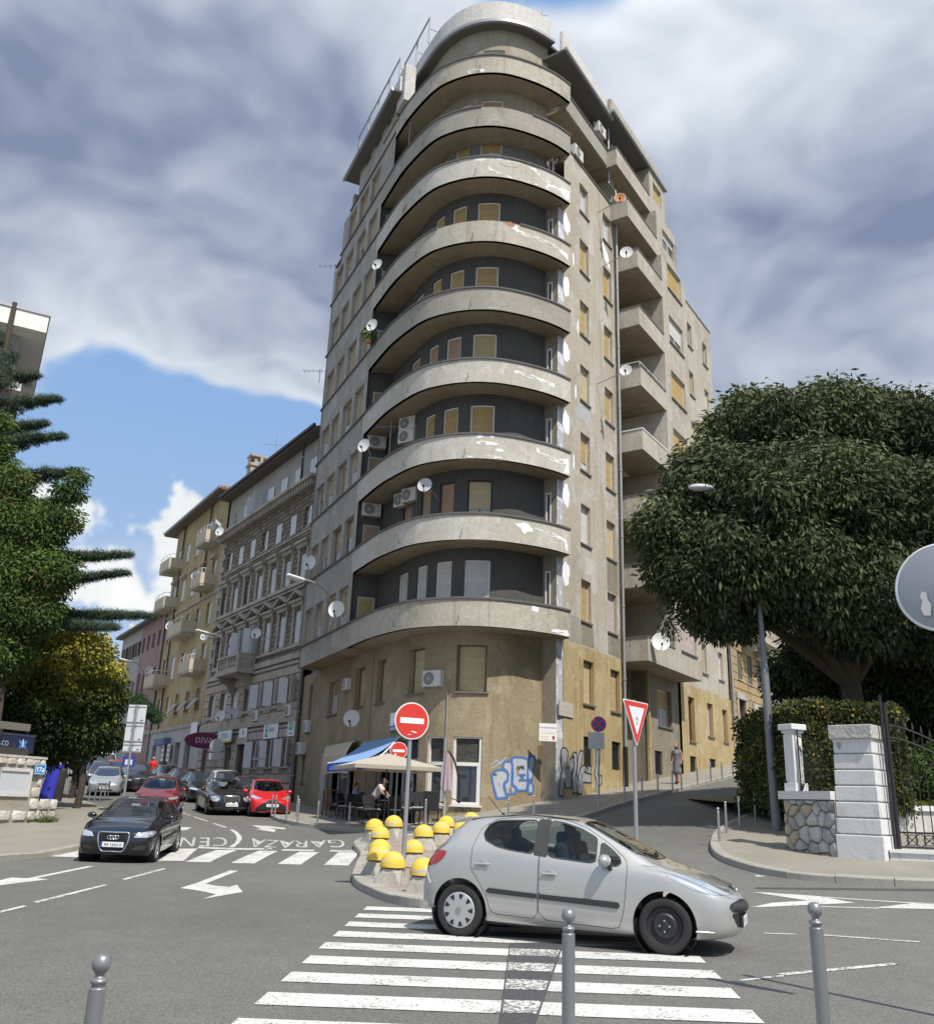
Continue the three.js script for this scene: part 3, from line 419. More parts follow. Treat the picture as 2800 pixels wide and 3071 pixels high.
for (let k = 1; k <= 9; k++) {
const yb = k === 1 ? BOT[1] : COP[k - 1] + 2.02, end = k <= 7 ? 7.35 : k === 8 ? 6.2 : 4.95, s0 = k >= 8 ? -1.75 : -0.25;
const top = k === 9 ? 35.3 : COP[k] + 2.02, holes = k === 9 ? [[-1.2, -0.3, 33.5, 34.6], [0.5, 1.4, 33.5, 34.6], [2.1, 3.0, 33.5, 34.6]] : LW.filter((q) => q[1] < end).map(([a, b]) => [a, b, COP[k], COP[k] + 1.71]);
const w = flat(wallGeo(new MB(), fL, s0, k === 9 ? 3.85 : end, k === 1 ? BOT[1] : yb, top, 0, holes, 0.24), M.bay);
holes.forEach(([a, b, y0, y1], i) => { const part_open = rnd() < (k === 1 || k === 2 || k === 3 || k === 7 ? 0.72 : 0.25); makeWindow(fL, a, b, y0, y1, 0, { rev: 0.24, parent: block, mat: k === 2 && i === 3 ? M.blind[2] : M.blind[rnd() < 0.8 ? 2 : 6], blind: part_open ? rr(0.35, 0.82) : 1, frame: k === 2 && i < 2 ? M.brownFrame : M.white, sill: 0, curtain: rnd() < 0.7 ? 2 : 0 }); });
if (k < 9) part('ledge', bbox(new MB(), fL, -0.3, end + 0.1, COP[k] - 0.075, COP[k] - 0.004, -0.1, 0.07).build(), M.coping, w);
if (k === 9) part('ledge', bbox(new MB(), fL, -1.8, end + 0.1, 32.1, 32.17, -0.1, 0.07).build(), M.coping, w);
const fe = straight([fL.p(end, 0)[0], fL.p(end, 0)[2]], -24.8 + 90, -1);
part('wall', bbox(new MB(), fe, 0, 12, k === 1 ? BOT[1] : yb, k === 9 ? 33 : COP[k] + 2.02 - (k >= 7 ? 2 : 0), -0.3, 0, {}).build(), M.bay, w);
}
{ // soffit under the bay, and lower set-back wall
const mb = new MB(); for (let i = 0; i < 16; i++) { const a = i / 16 * 7.4 - 0.3, b = (i + 1) / 16 * 7.4 - 0.3; mb.quad(fL.p(a, BOT[1], 0), fL.p(b, BOT[1], 0), fL.p(b, BOT[1], -2), fL.p(a, BOT[1], -2), [0, -1, 0], [[a, 0], [b, 0], [b, 2], [a, 2]]); } flat(mb, M.soffit, 'soffit');
const yG = 0.3, holes = [[4.56, 5.93, 5.22, 6.72], [0.97, 2.21, 5.28, 6.95], [8.72, 9.2, 5.24, 6.95], [9.0, 9.5, 2.3, 3.75], [1.5, 5.2, 0.3, 3.55]];
const w = flat(wallGeo(new MB(), fM, -0.02, 10.7, yG, BOT[1], 0, holes, 0.26), M.front);
makeWindow(fM, 4.56, 5.93, 5.22, 6.72, 0, { rev: 0.26, blind: 0.35, mat: M.blind[6], frame: M.white, curtain: 2 }); makeWindow(fM, 0.97, 2.21, 5.28, 6.95, 0, { rev: 0.26, mat: M.blind[1], frame: M.dark });
makeWindow(fM, 8.72, 9.2, 5.24, 6.95, 0, { rev: 0.26, blind: 0.1, frame: M.frameGrey }); makeWindow(fM, 9.0, 9.5, 2.3, 3.75, 0, { rev: 0.26, blind: 0, cols: 1, frame: M.darkSill });
flat(wallGeo(new MB(), fM, 7.3, 10.7, BOT[1], 24, -0.4), M.bay);
}
{
const mez = [[0.5, 1.4, 5.24, 6.98], [3.56, 4.56, 5.36, 7.04], [5.98, 7.11, 5.36, 7.04]], gf = [[4.92, 5.68, 1.5, 3.78], [5.98, 7.0, 1.5, 3.78], [1.0, 4.45, 0.3, 3.7]];
flat(wallGeo(new MB(), fW, 0, fW.len, 0.3, BOT[1], 0, [...mez, ...gf], 0.28), M.front);
mez.forEach((q, i) => makeWindow(fW, ...q, 0, { rev: 0.26, mat: M.blind[1], frame: i === 2 ? M.darkSill : M.dark, fw: 0.05 }));
for (const q of gf.slice(0, 2)) {
const [a, b, y0, y1] = q, fr = new MB(), z = -0.1, ym = 2.86, w = 0.085;
bbox(fr, fW, a, a + w, y0, y1, z - 0.06, z + 0.05); bbox(fr, fW, b - w, b, y0, y1, z - 0.06, z + 0.05); bbox(fr, fW, a + w, b - w, y1 - 0.05, y1, z - 0.06, z + 0.045); bbox(fr, fW, a + w, b - w, y0, y0 + 0.1, z - 0.06, z + 0.045); bbox(fr, fW, a + w, b - w, ym - 0.06, ym + 0.06, z - 0.06, z + 0.047);
bbox(fr, fW, a + w, a + 2 * w - 0.02, y0 + 0.1, ym - 0.06, z - 0.05, z + 0.03); bbox(fr, fW, b - 2 * w + 0.02, b - w, y0 + 0.1, ym - 0.06, z - 0.05, z + 0.03);
const win = part('cafe_window', fr.build(), M.white, block);
part('pane', bbox(new MB(), fW, a + w, b - w, y0 + 0.1, ym - 0.06, z - 0.05, z - 0.035).build(), M.pane, win);
part('screen', bbox(new MB(), fW, a + w, b - w, ym + 0.06, y1 - 0.05, z - 0.05, z - 0.03).build(), M.screen || (M.screen = new THREE.MeshStandardMaterial({ map: colourTex(256, [1, 0.6], (u, v) => mul3([0.05, 0.048, 0.042], 0.4 + 2.2 * Math.pow(fbm(u, v, 6, 60, 3, 9), 2))), roughness: 0.8 })), win);
part('sill', bbox(new MB(), fW, a - 0.03, b + 0.03, y0 - 0.06, y0 - 0.003, z, 0.09).build(), M.white, win);
}
flat(bbox(new MB(), fW, 5.85, 6.8, 0.66, 1.12, 0, 0.12), M.boxWhite || (M.boxWhite = plaster([0.5, 0.46, 0.42], [0.36, 0.28, 0.24], [0.55, 0.5, 0.48], 51, { m: 2 })), 'meter_box');
const back = new MB(); bbox(back, fW, 0.95, 4.5, 0.2, 3.9, -3.2, -3.1); bbox(back, fM, 1.4, 5.3, 0.2, 3.9, -3.2, -3.1); flat(back, std([0.03, 0.028, 0.025], 0.9), 'cafe_back_wall');
const mul = new MB(); for (const t of [1.0, 2.2, 3.3, 4.38]) bbox(mul, fW, t, t + 0.07, 0.3, 3.7, -0.2, -0.1); bbox(mul, fW, 1.0, 4.45, 2.95, 3.03, -0.2, -0.1); for (const t of [1.5, 2.6, 3.9, 5.1]) bbox(mul, fM, t, t + 0.08, 0.3, 3.55, -0.22, -0.12); bbox(mul, fM, 1.5, 5.2, 2.7, 2.78, -0.22, -0.12);
const sf = part('shop_front', mul.build(), M.frameGrey, block);
part('pane', bbox(new MB(), fW, 3.37, 4.38, 1.1, 2.95, -0.17, -0.155).build(), M.pane, sf); part('pane', bbox(new MB(), fW, 1.07, 4.38, 3.03, 3.65, -0.17, -0.155).build(), M.pane, sf); part('pane', bbox(new MB(), fM, 2.68, 3.9, 0.9, 2.7, -0.19, -0.175).build(), M.pane, sf);
flat(bbox(new MB(), fM, 5.25, 5.95, 0.3, 3.3, 0, 0.09), M.frameGrey, 'shutter_panel');
part('counter', bbox(new MB(), fW, 1.5, 4.2, 0.5, 1.75, -2.2, -1.7).build(), std([0.1, 0.06, 0.035], 0.6), block); part('menu_board', bbox(new MB(), fM, 2.1, 2.75, 2.2, 2.4, -1.2, -1.16).build(), M.white, block);
}
{
const slits = []; for (let k = 1; k <= 7; k++) slits.push([0.1, 0.33, COP[k] - 0.25, COP[k] + 1.55]);
flat(wallGeo(new MB(), fF, 0, 0.575, 0.6, 27.6, 0, slits, 0.12), M.dim);
for (const q of slits) { const fr = new MB(), [a, b, y0, y1] = q; bbox(fr, fF, a, a + 0.05, y0, y1, -0.1, 0.03); bbox(fr, fF, b - 0.05, b, y0, y1, -0.1, 0.03); bbox(fr, fF, a + 0.05, b - 0.05, y0, y0 + 0.06, -0.1, 0.028); bbox(fr, fF, a + 0.05, b - 0.05, y1 - 0.06, y1, -0.1, 0.028); const win = part('window', fr.build(), M.white, block); part('pane', bbox(new MB(), fF, a + 0.05, b - 0.05, y0 + 0.06, y1 - 0.06, -0.09, -0.07).build(), M.pane, win); }
flat(wallGeo(new MB(), fE, 0, 0.43, 0.6, 27.6, 0), M.finEdge || (M.finEdge = plaster([0.44, 0.45, 0.47], [0.3, 0.29, 0.27], [0.66, 0.68, 0.7], 52, { m: 3, pale: 0.8 })));
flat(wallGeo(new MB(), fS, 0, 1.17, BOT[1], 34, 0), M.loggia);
}
const LOGW = [[2.15, 3.05], [3.79, 4.45], [4.93, 5.64], [6.15, 7.13]];
const logMats = [0, 3, 4, 0, 0, 1, 0, 0, 0, 4, 1];
for (let k = 1; k <= 9; k++) {
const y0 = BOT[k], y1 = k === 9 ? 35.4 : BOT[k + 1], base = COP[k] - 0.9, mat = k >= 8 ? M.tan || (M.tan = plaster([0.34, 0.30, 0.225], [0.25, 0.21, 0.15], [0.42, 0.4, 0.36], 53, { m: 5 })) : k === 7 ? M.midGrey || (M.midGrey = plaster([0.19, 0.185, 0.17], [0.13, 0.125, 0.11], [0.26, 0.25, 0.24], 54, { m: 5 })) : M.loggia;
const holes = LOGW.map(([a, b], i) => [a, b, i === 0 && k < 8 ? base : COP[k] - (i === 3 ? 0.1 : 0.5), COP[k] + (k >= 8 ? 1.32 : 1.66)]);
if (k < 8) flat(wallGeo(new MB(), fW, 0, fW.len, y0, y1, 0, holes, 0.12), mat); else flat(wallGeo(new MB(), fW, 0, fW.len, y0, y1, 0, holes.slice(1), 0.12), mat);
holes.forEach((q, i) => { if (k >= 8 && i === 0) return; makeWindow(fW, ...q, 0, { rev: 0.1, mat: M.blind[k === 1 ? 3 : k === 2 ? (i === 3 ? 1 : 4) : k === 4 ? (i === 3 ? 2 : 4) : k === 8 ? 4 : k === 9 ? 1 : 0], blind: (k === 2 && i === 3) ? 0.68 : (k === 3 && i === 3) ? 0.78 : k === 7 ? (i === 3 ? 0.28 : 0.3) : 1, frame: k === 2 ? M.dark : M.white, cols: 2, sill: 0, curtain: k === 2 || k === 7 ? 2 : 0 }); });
if (k <= 7) makeWindow(fS, 0.28, 1.0, base, COP[k] + 1.15, 0.02, { name: 'balcony_door', rev: 0, mat: M.blind[k === 1 ? 0 : k === 2 ? 4 : 6], blind: k === 3 ? 0.3 : 1, frame: M.frameGrey, sill: 0 });
const g = new THREE.Group(); g.name = 'balcony'; block.add(g);
const pm = k === 1 ? M.parapet : k === 2 || k === 3 || k === 4 || k === 7 ? M.parapetPale : k === 8 ? M.parapetGrey : k === 5 ? M.parapetGrey : M.parapet;
part('parapet', bbox(new MB(), fC, 0, fC.len, y0, COP[k] - 0.07, -0.13, 0).build(), pm, g);
const cp = new MB(); if (k === 6) { bbox(cp, fC, 0, 6.1, COP[k] - 0.07, COP[k], -0.17, 0.05); bbox(cp, fC, 9.7, fC.len, COP[k] - 0.07, COP[k], -0.17, 0.05); } else if (k === 8) { bbox(cp, fC, 0, 7.9, COP[k] - 0.07, COP[k], -0.17, 0.05); bbox(cp, fC, 10.2, fC.len, COP[k] - 0.07, COP[k], -0.17, 0.05); } else bbox(cp, fC, 0, fC.len, COP[k] - 0.07, COP[k], -0.17, 0.05);
part('coping', cp.build(), M.coping, g);
const sl = new MB(), n = 44; for (let i = 0; i < n; i++) { const a = i / n, b = (i + 1) / n, ca = fC.p(a * fC.len, y0, 0), cb = fC.p(b * fC.len, y0, 0), wa = fW.p(a * fW.len, y0, -0.05), wb = fW.p(b * fW.len, y0, -0.05); sl.quad(ca, cb, wb, wa, [0, -1, 0], [[ca[0], ca[2]], [cb[0], cb[2]], [wb[0], wb[2]], [wa[0], wa[2]]]); const up = (q) => [q[0], y0 + 0.14, q[2]]; sl.quad(up(ca), up(cb), up(wb), up(wa), [0, 1, 0]); }
const eC = fC.p(fC.len, y0), e1 = [3.48, y0, -33.28], e2 = [2.99, y0, -33.58]; sl.tri(eC, e1, e2, [0, -1, 0], [0, -1, 0], [0, -1, 0], [0, 0], [1, 0], [1, 1]);
const fr2 = [3.77, y0, -33.6]; sl.tri(eC, e1, fr2, [0, -1, 0], [0, -1, 0], [0, -1, 0], [0, 0], [1, 0], [1, 1]);
part('slab', sl.build(), M.soffit, g);
const pins = new MB(); for (const t of [4.9, 7.75]) pins.tube([fC.p(t, y0 + 0.17, 0.01), fC.p(t, y0 + 0.17, 0.07), fC.p(t, y0 + 0.36, 0.09)], 0.012, 4, 4); part('pin', pins.build(), M.iron, g);
if (k >= 8) { // these two run on along the right-hand street front
const off = k === 8 ? 0.0 : 0.12, fx = straight([fR.p(0, 0, off)[0], fR.p(0, 0, off)[2]], 33.4, 1), l = k === 8 ? 4.9 : 4.4;
part('parapet', bbox(new MB(), fx, -0.1, l, y0, COP[k] - 0.07, -0.13, 0).build(), k === 8 ? M.right : M.parapetGrey, g); part('coping', bbox(new MB(), fx, -0.1, l, COP[k] - 0.07, COP[k], -0.17, 0.05).build(), M.coping, g);
const s3 = bbox(new MB(), fx, -0.1, l, y0 - 0.004, y0 + 0.12, -1.3, -0.135); part('slab', s3.build(), M.soffit, g);
}
}
const rightHoles = [];
for (let k = 1; k <= 7; k++) for (const [a, b] of [[1.55, 2.45], [4.05, 4.97]]) rightHoles.push([a, b, COP[k], COP[k] + 1.68]);
flat(wallGeo(new MB(), fR, 0, 5.32, BOT[1] + 0.02, COP[8] - 1.04, 0, rightHoles, 0.2), M.right);
rightHoles.forEach((q, i) => { const k = Math.floor(i / 2) + 1, c = i % 2; const open = (k === 3 && c === 0) ? 0.72 : (k === 7) ? 0.02 : (k === 5 && c === 0) ? 0.82 : 1; makeWindow(fR, ...q, 0, { rev: 0.18, mat: M.blind[(k === 2 && c === 0) ? 3 : (k === 1 && c === 1) ? 5 : k === 4 && c === 0 ? 1 : k === 2 && c === 1 ? 1 : 0], blind: open, frame: M.offwhite, curtain: 2 }); });
const baseHoles = [[1.68, 2.62, 5.36, 7.03], [4.22, 5.14, 5.34, 7.03], [1.68, 2.47, 3.05, 4.14], [4.24, 5.12, 3.05, 4.15]];
flat(wallGeo(new MB(), fR, 0, 5.4, 0.6, BOT[1] + 0.02, 0.015, baseHoles, 0.22), M.ochreBase);
function grating(f, q, d) { const mb = new MB(), [a, b, y0, y1] = q; for (let t = a + 0.06; t < b; t += 0.085) bbox(mb, f, t, t + 0.018, y0, y1, d - 0.09, d - 0.07); for (const y of [y0 + 0.12, y1 - 0.14]) bbox(mb, f, a, b, y, y + 0.025, d - 0.094, d - 0.066); const g = part('window_grating', mb.build(), M.iron, block); part('pane', bbox(new MB(), f, a, b, y0, y1, d - 0.2, d - 0.18).build(), M.dark, g); }
baseHoles.forEach((q, i) => { if (i < 2) makeWindow(fR, ...q, 0.015, { rev: 0.18, mat: M.blind[i ? 2 : 1], frame: M.brownFrame }); else grating(fR, q, 0.015); });
const fI = straight([fR.p(5.32, 0)[0], fR.p(5.32, 0)[2]], 33.4 - 90, 1);
const fB = straight([fR.p(0, 0, -1.25)[0], fR.p(0, 0, -1.25)[2]], 33.4, 1);
const fT = straight([fR.p(0, 0, 1.13)[0], fR.p(0, 0, 1.13)[2]], 33.4, 1);
flat(bbox(new MB(), fR, 5.3, 5.42, 0.6, COP[9] + 1, -1.3, 0.0), M.tower);
{
const rec = []; for (let k = 1; k <= 8; k++) rec.push([6.7, 7.6, COP[k] - 0.9, COP[k] + (k > 7 ? 0.9 : 1.3)]);
flat(wallGeo(new MB(), fB, 5.3, 8.75, BOT[1], 35, 0, rec, 0.12), M.tower); rec.forEach((q, i) => makeWindow(fB, ...q, 0, { name: 'balcony_door', rev: 0.1, mat: M.blind[i === 0 ? 5 : 0], blind: i === 0 ? 0.9 : 1, frame: M.frameGrey, sill: 0 }));
flat(wallGeo(new MB(), fR, 5.4, 8.3, 0.9, BOT[1], -0.75, [[6.7, 7.7, 5.4, 7.0], [6.75, 7.65, 3.08, 4.12]], 0.2), M.dim); makeWindow(fR, 6.7, 7.7, 5.4, 7.0, -0.75, { rev: 0.18, mat: M.blind[6], frame: M.dark }); grating(fR, [6.75, 7.65, 3.08, 4.12], -0.75);
const lowH = [[9.62, 11.35, 5.25, 6.94], [9.1, 10.0, 3.1, 4.12]]; flat(wallGeo(new MB(), fR, 8.3, 12.35, 1.4, BOT[1], -0.1, lowH, 0.3), M.dim); makeWindow(fR, ...lowH[0], -0.1, { rev: 0.25, mat: M.blind[0], blind: 0.5, cols: 4, frame: M.white, pane: M.curtain }); grating(fR, lowH[1], -0.1);
flat(bbox(new MB(), fR, 8.3, 8.5, 1.4, BOT[1], -0.75, -0.1), M.dim);
for (let k = 1; k <= 9; k++) {
const o = k <= 7 ? 1.13 : k === 8 ? 0.94 : 0.62, y0 = k === 8 ? 29.0 : k === 9 ? 31.8 : BOT[k], y1 = k >= 8 ? y0 + 1.05 : COP[k], t0 = k <= 7 ? 5.55 : k === 8 ? 4.9 : 4.42, t1 = 8.75, fx = straight([fR.p(0, 0, o)[0], fR.p(0, 0, o)[2]], 33.4, 1);
const g = new THREE.Group(); g.name = 'balcony'; block.add(g); const mb = new MB(); bbox(mb, fx, t0, t1, y0, y1 - 0.06, -0.12, 0); bbox(mb, fx, t0, t0 + 0.12, y0, y1 - 0.06, -o, -0.12);
part('parapet', mb.build(), k % 3 === 1 ? M.parapet : M.tower, g);
part('slab', bbox(new MB(), fx, t0 + 0.01, t1, y0 - 0.006, y0 + 0.12, -o - 1.3, -0.01).build(), M.soffit, g);
part('coping', (() => { const c = new MB(); bbox(c, fx, t0 - 0.03, t1, y1 - 0.06, y1, -0.15, 0.03); bbox(c, fx, t0 - 0.03, t0 + 0.15, y1 - 0.062, y1 - 0.002, -o, -0.15); return c; })().build(), k === 4 ? M.white : M.coping, g);
if (k === 5) { const r = new MB(); for (const a of [5.6, 6.6, 7.6, 8.6]) r.cyl(...[fx.p(a, 0, -0.06)[0], y1, fx.p(a, 0, -0.06)[2]], 0.02, 0.02, 0.2, 6); r.tube([fx.p(5.58, y1 + 0.2, -o), fx.p(5.58, y1 + 0.2, -0.06)], 0.025, 6); r.tube([fx.p(5.58, y1 + 0.2, -0.06), fx.p(8.7, y1 + 0.2, -0.06)], 0.025, 6); part('railing', r.build(), M.white, g); }
const e = k <= 6 ? 12.3 : k === 7 ? 12.3 : k === 8 ? 11.5 : 11.0, ytop = k === 9 ? 34.6 : k === 8 ? 31.8 : k === 7 ? 29.0 : COP[k + 1] - 1.04, hole = k === 9 ? [[9.3, 10.5, 33.0, 34.1]] : [[9.6, 11.62, k === 8 ? 30.05 : COP[k] + 0.02, k === 8 ? 31.2 : COP[k] + 1.56]];
flat(wallGeo(new MB(), fx, t1, e, y0, ytop, 0, hole, 0.16), M.tower); hole.forEach((q) => makeWindow(fx, ...q, 0, { rev: 0.14, mat: M.blind[k === 1 ? 5 : k === 6 ? 3 : k === 8 ? 3 : 0], blind: k === 6 ? 0.62 : k === 8 ? 0.3 : 1, cols: 2, frame: M.offwhite, sill: k < 8 ? 1 : 0 }));
flat(bbox(new MB(), fx, t1, t1 + 0.1, y0, ytop, -o - 1.3, -0.02), k === 4 || k === 5 ? M.parapetPale : M.tower); flat(bbox(new MB(), fx, e - 0.1, e, y0, ytop, -o - 2, -0.02), M.tower);
if (k === 1) flat(bbox(new MB(), fx, 8.75, 12.3, y0 - 0.006, y0 + 0.1, -1.3, -0.01), M.soffit, 'soffit');
}
}
{ // the long flush wing beyond the bay
const H = []; for (let k = 1; k <= 7; k++) { const y = COP[k] - 0.1; H.push([13.35, 14.05, y - 0.6, y + 1.6], [15.75, 16.5, y, y + 1.55], [18.4, 19.2, y, y + 1.5]); }
const up = H.filter((q) => q[0] > 15); flat(wallGeo(new MB(), fR, 12.25, 20, 7.55, 30.3, 0, up, 0.2), M.tower); up.forEach((q, i) => makeWindow(fR, ...q, 0, { rev: 0.18, mat: i % 5 === 1 ? M.blind[3] : pickBlind(), blind: i === 13 || i === 12 ? 0.1 : 1, frame: M.offwhite, cols: 1 }));
const low = [[13.35, 14.2, 4.85, 6.98], [16.15, 17.05, 5.3, 6.98], [18.6, 19.4, 5.2, 6.9], [13.3, 14.2, 3.2, 4.15], [16.2, 17.15, 3.7, 4.2]]; flat(wallGeo(new MB(), fR, 12.35, 20.4, 1.5, 7.55, 0.012, low, 0.22), M.ochreBase);
low.forEach((q, i) => { if (i < 3) makeWindow(fR, ...q, 0.012, { rev: 0.2, mat: M.blind[i === 1 ? 5 : 2], blind: i ? 1 : 0.04, frame: M.brownFrame, curtain: 1 }); else grating(fR, q, 0.012); });
part('pilaster', bbox(new MB(), fR, 8.25, 8.42, 2.2, BOT[1] - 0.02, -0.1, 0.02).build(), M.ochreBase, block);
}
{
const y = 35.35, att = new MB(), gut = new MB(), sof = new MB(); const E = 0.42;
const f1 = straight([fM.p(0, 0, 0.42)[0], fM.p(0, 0, 0.42)[2]], -24.8, -1);
bbox(gut, fW, 0, fW.len, y, y + 0.16, E, E + 0.12); bbox(sof, fW, 0, fW.len, y + 0.02, y + 0.14, -0.3, E); bbox(att, fW, 0, fW.len, y + 0.14, 36.75, 0.12, 0.3);
part('attic_wall', att.build(), M.attic, block);
bbox(gut, fL, -2.6, 4.9, 33.75, 33.91, 0.55, 0.67); bbox(sof, fL, -2.6, 4.85, 33.78, 33.9, -1.2, 0.55); const att2 = bbox(new MB(), fL, -2.6, 4.5, 33.9, 34.75, 0.1, 0.26); part('attic_wall', att2.build(), M.attic, block);
const fR1 = straight([fR.p(0, 0, 0.0)[0], fR.p(0, 0, 0.0)[2]], 33.4, 1); bbox(gut, fR1, -0.85, 4.4, 34.45, 34.6, 0.42, 0.54); bbox(sof, fR1, -0.8, 4.35, 34.47, 34.58, -1.2, 0.42); const att3 = bbox(new MB(), fR1, -0.6, 4.35, 34.58, 35.9, 0.06, 0.2); part('attic_wall', att3.build(), M.attic, block);
const fR2 = straight([fR.p(0, 0, 0.62)[0], fR.p(0, 0, 0.62)[2]], 33.4, 1); bbox(gut, fR2, 3.95, 11.2, 34.6, 34.75, 0.02, 0.14); bbox(gut, fR2, 3.95, 4.08, 34.6, 34.75, -1.2, 0.02); bbox(sof, fR2, 4.0, 11.15, 34.62, 34.73, -2.5, 0.02); part('attic_wall', bbox(bbox(new MB(), fR2, 4.5, 11.0, 34.73, 36, -0.42, -0.26), fR2, 4.5, 4.66, 34.73, 36, -2.2, -0.42).build(), M.tower, block);
part('gutter', gut.build(), M.zinc, block); part('eaves', sof.build(), M.coping, block);
flat(wallGeo(new MB(), fR, -0.2, 5.3, COP[8] - 1.1, 34.5, -0.95, [[0.6, 1.5, 33.0, 34.0], [2.6, 3.5, 33.0, 34.0], [0.8, 1.8, 29.3, 31.4], [3.0, 3.9, 29.3, 31.4]], 0.12), M.tan); for (const q of [[0.6, 1.5, 33.0, 34.0], [2.6, 3.5, 33.0, 34.0]]) makeWindow(fR, ...q, -0.95, { rev: 0.1, mat: M.blind[1], frame: M.offwhite, sill: 0 }); for (const q of [[0.8, 1.8, 29.3, 31.4], [3.0, 3.9, 29.3, 31.4]]) makeWindow(fR, ...q, -0.95, { name: 'balcony_door', rev: 0.1, blind: 0.1, frame: M.white, sill: 0 });
flat(wallGeo(new MB(), straight([2.99, -33.58], azOf([2.99, -33.58], [fR.p(0, 0, -0.95)[0], fR.p(0, 0, -0.95)[2]]), 1), 0, 0.9, 27.5, 35.4, 0), M.tan);
const rl = new MB(), A = (t, h) => fL.p(t, h, 0.2); for (let t = -2.2; t <= 3.9; t += 1.5) { rl.tube([A(t, 34.7), A(t, 36.2)], 0.035, 5); rl.tube([A(t, 35.6), fL.p(t, 35.6, -0.5)], 0.025, 5); } rl.tube([A(-2.2, 36.2), A(3.95, 36.2)], 0.04, 5); rl.tube([A(3.95, 36.2), A(3.95, 34.7)], 0.035, 5);
const B = (t, h) => fM.p(t, h, 0.35); for (const t of [0.3, -1.4, -3.0]) { rl.tube([B(t, 36.4), B(t, 38.0)], 0.04, 5); rl.tube([B(t, 37.3), fM.p(t, 37.3, -0.6)], 0.025, 5); } rl.tube([B(0.3, 38.0), B(-3.0, 38.0)], 0.045, 5); part('roof_railing', rl.build(), M.zinc, block);
const coreShape = (y0, y1, pts) => { const s = new THREE.Shape(pts.map((q) => new THREE.Vector2(q[0], q[1]))); const g = new THREE.ExtrudeGeometry(s, { depth: y1 - y0, bevelEnabled: false }); g.applyMatrix4(new THREE.Matrix4().makeRotationX(Math.PI / 2)); g.translate(0, y1, 0); return g; };
const q = (f, t, d) => { const a = f.p(t, 0, d); return [a[0], a[2]]; };
const inner = []; for (let i = 0; i <= 20; i++) inner.push(q(fW, fW.len * i / 20, -3.6)); 
part('core', coreShape(0.3, 35.3, [q(fM, 3.4, -4), ...[[-0.8, -37.2], [0.6, -36.6], [2.0, -37.0]], q(fR, 4, -2.2), q(fR, 10.6, -2.2), q(fM, 4.6, -6)]), M.dark, block);
part('core', coreShape(4.2, 28.9, [q(fM, 3.4, -3.3), [-0.8, -37.2], [0.6, -36.6], q(fR, 4, -1.9), q(fR, 12.2, -1.9), q(fR, 12.2, -0.6), q(fR, 19.9, -0.6), q(fR, 19.9, -9), q(fM, 10, -5), q(fM, 10, -2.4), q(fM, 3.4, -2.4)]), M.dark, block);
const roof = []; for (let i = 0; i <= 20; i++) roof.push(q(fW, fW.len * i / 20, 0.2)); roof.push(q(fR, 0.4, -0.2), q(fR, 10.9, -0.2), q(fR, 10.9, -8), q(fM, 4.2, -3), q(fM, 0.0, 0.2));
part('roof', coreShape(35.36, 35.48, roof.reverse()), M.coping, block); part('roof', coreShape(33.8, 33.88, [q(fL, -2.6, 0.3), q(fL, 4.7, 0.3), q(fL, 4.7, -6), q(fL, -2.6, -3)]), M.coping, block);
for (const [t0, t1, y] of [[4.6, 6.2, 32.05], [5.9, 7.3, 29.95]]) part('terrace', bbox(new MB(), fL, t0 - 0.8, t1, y - 0.1, y, -6, -0.02).build(), M.coping, block);
part('terrace', bbox(new MB(), fR, 12, 20, 30.2, 30.32, -8, 0.03).build(), M.coping, block);
part('wall', bbox(new MB(), fR, 19.9, 20, 2, 30.2, -9, -0.01).build(), M.tower, block);
const tw = new MB(); bbox(tw, fL, -2.9, -1.9, 33.2, 35.3, -0.4, 0.12); part('attic_wall', tw.build(), M.attic, block);
}
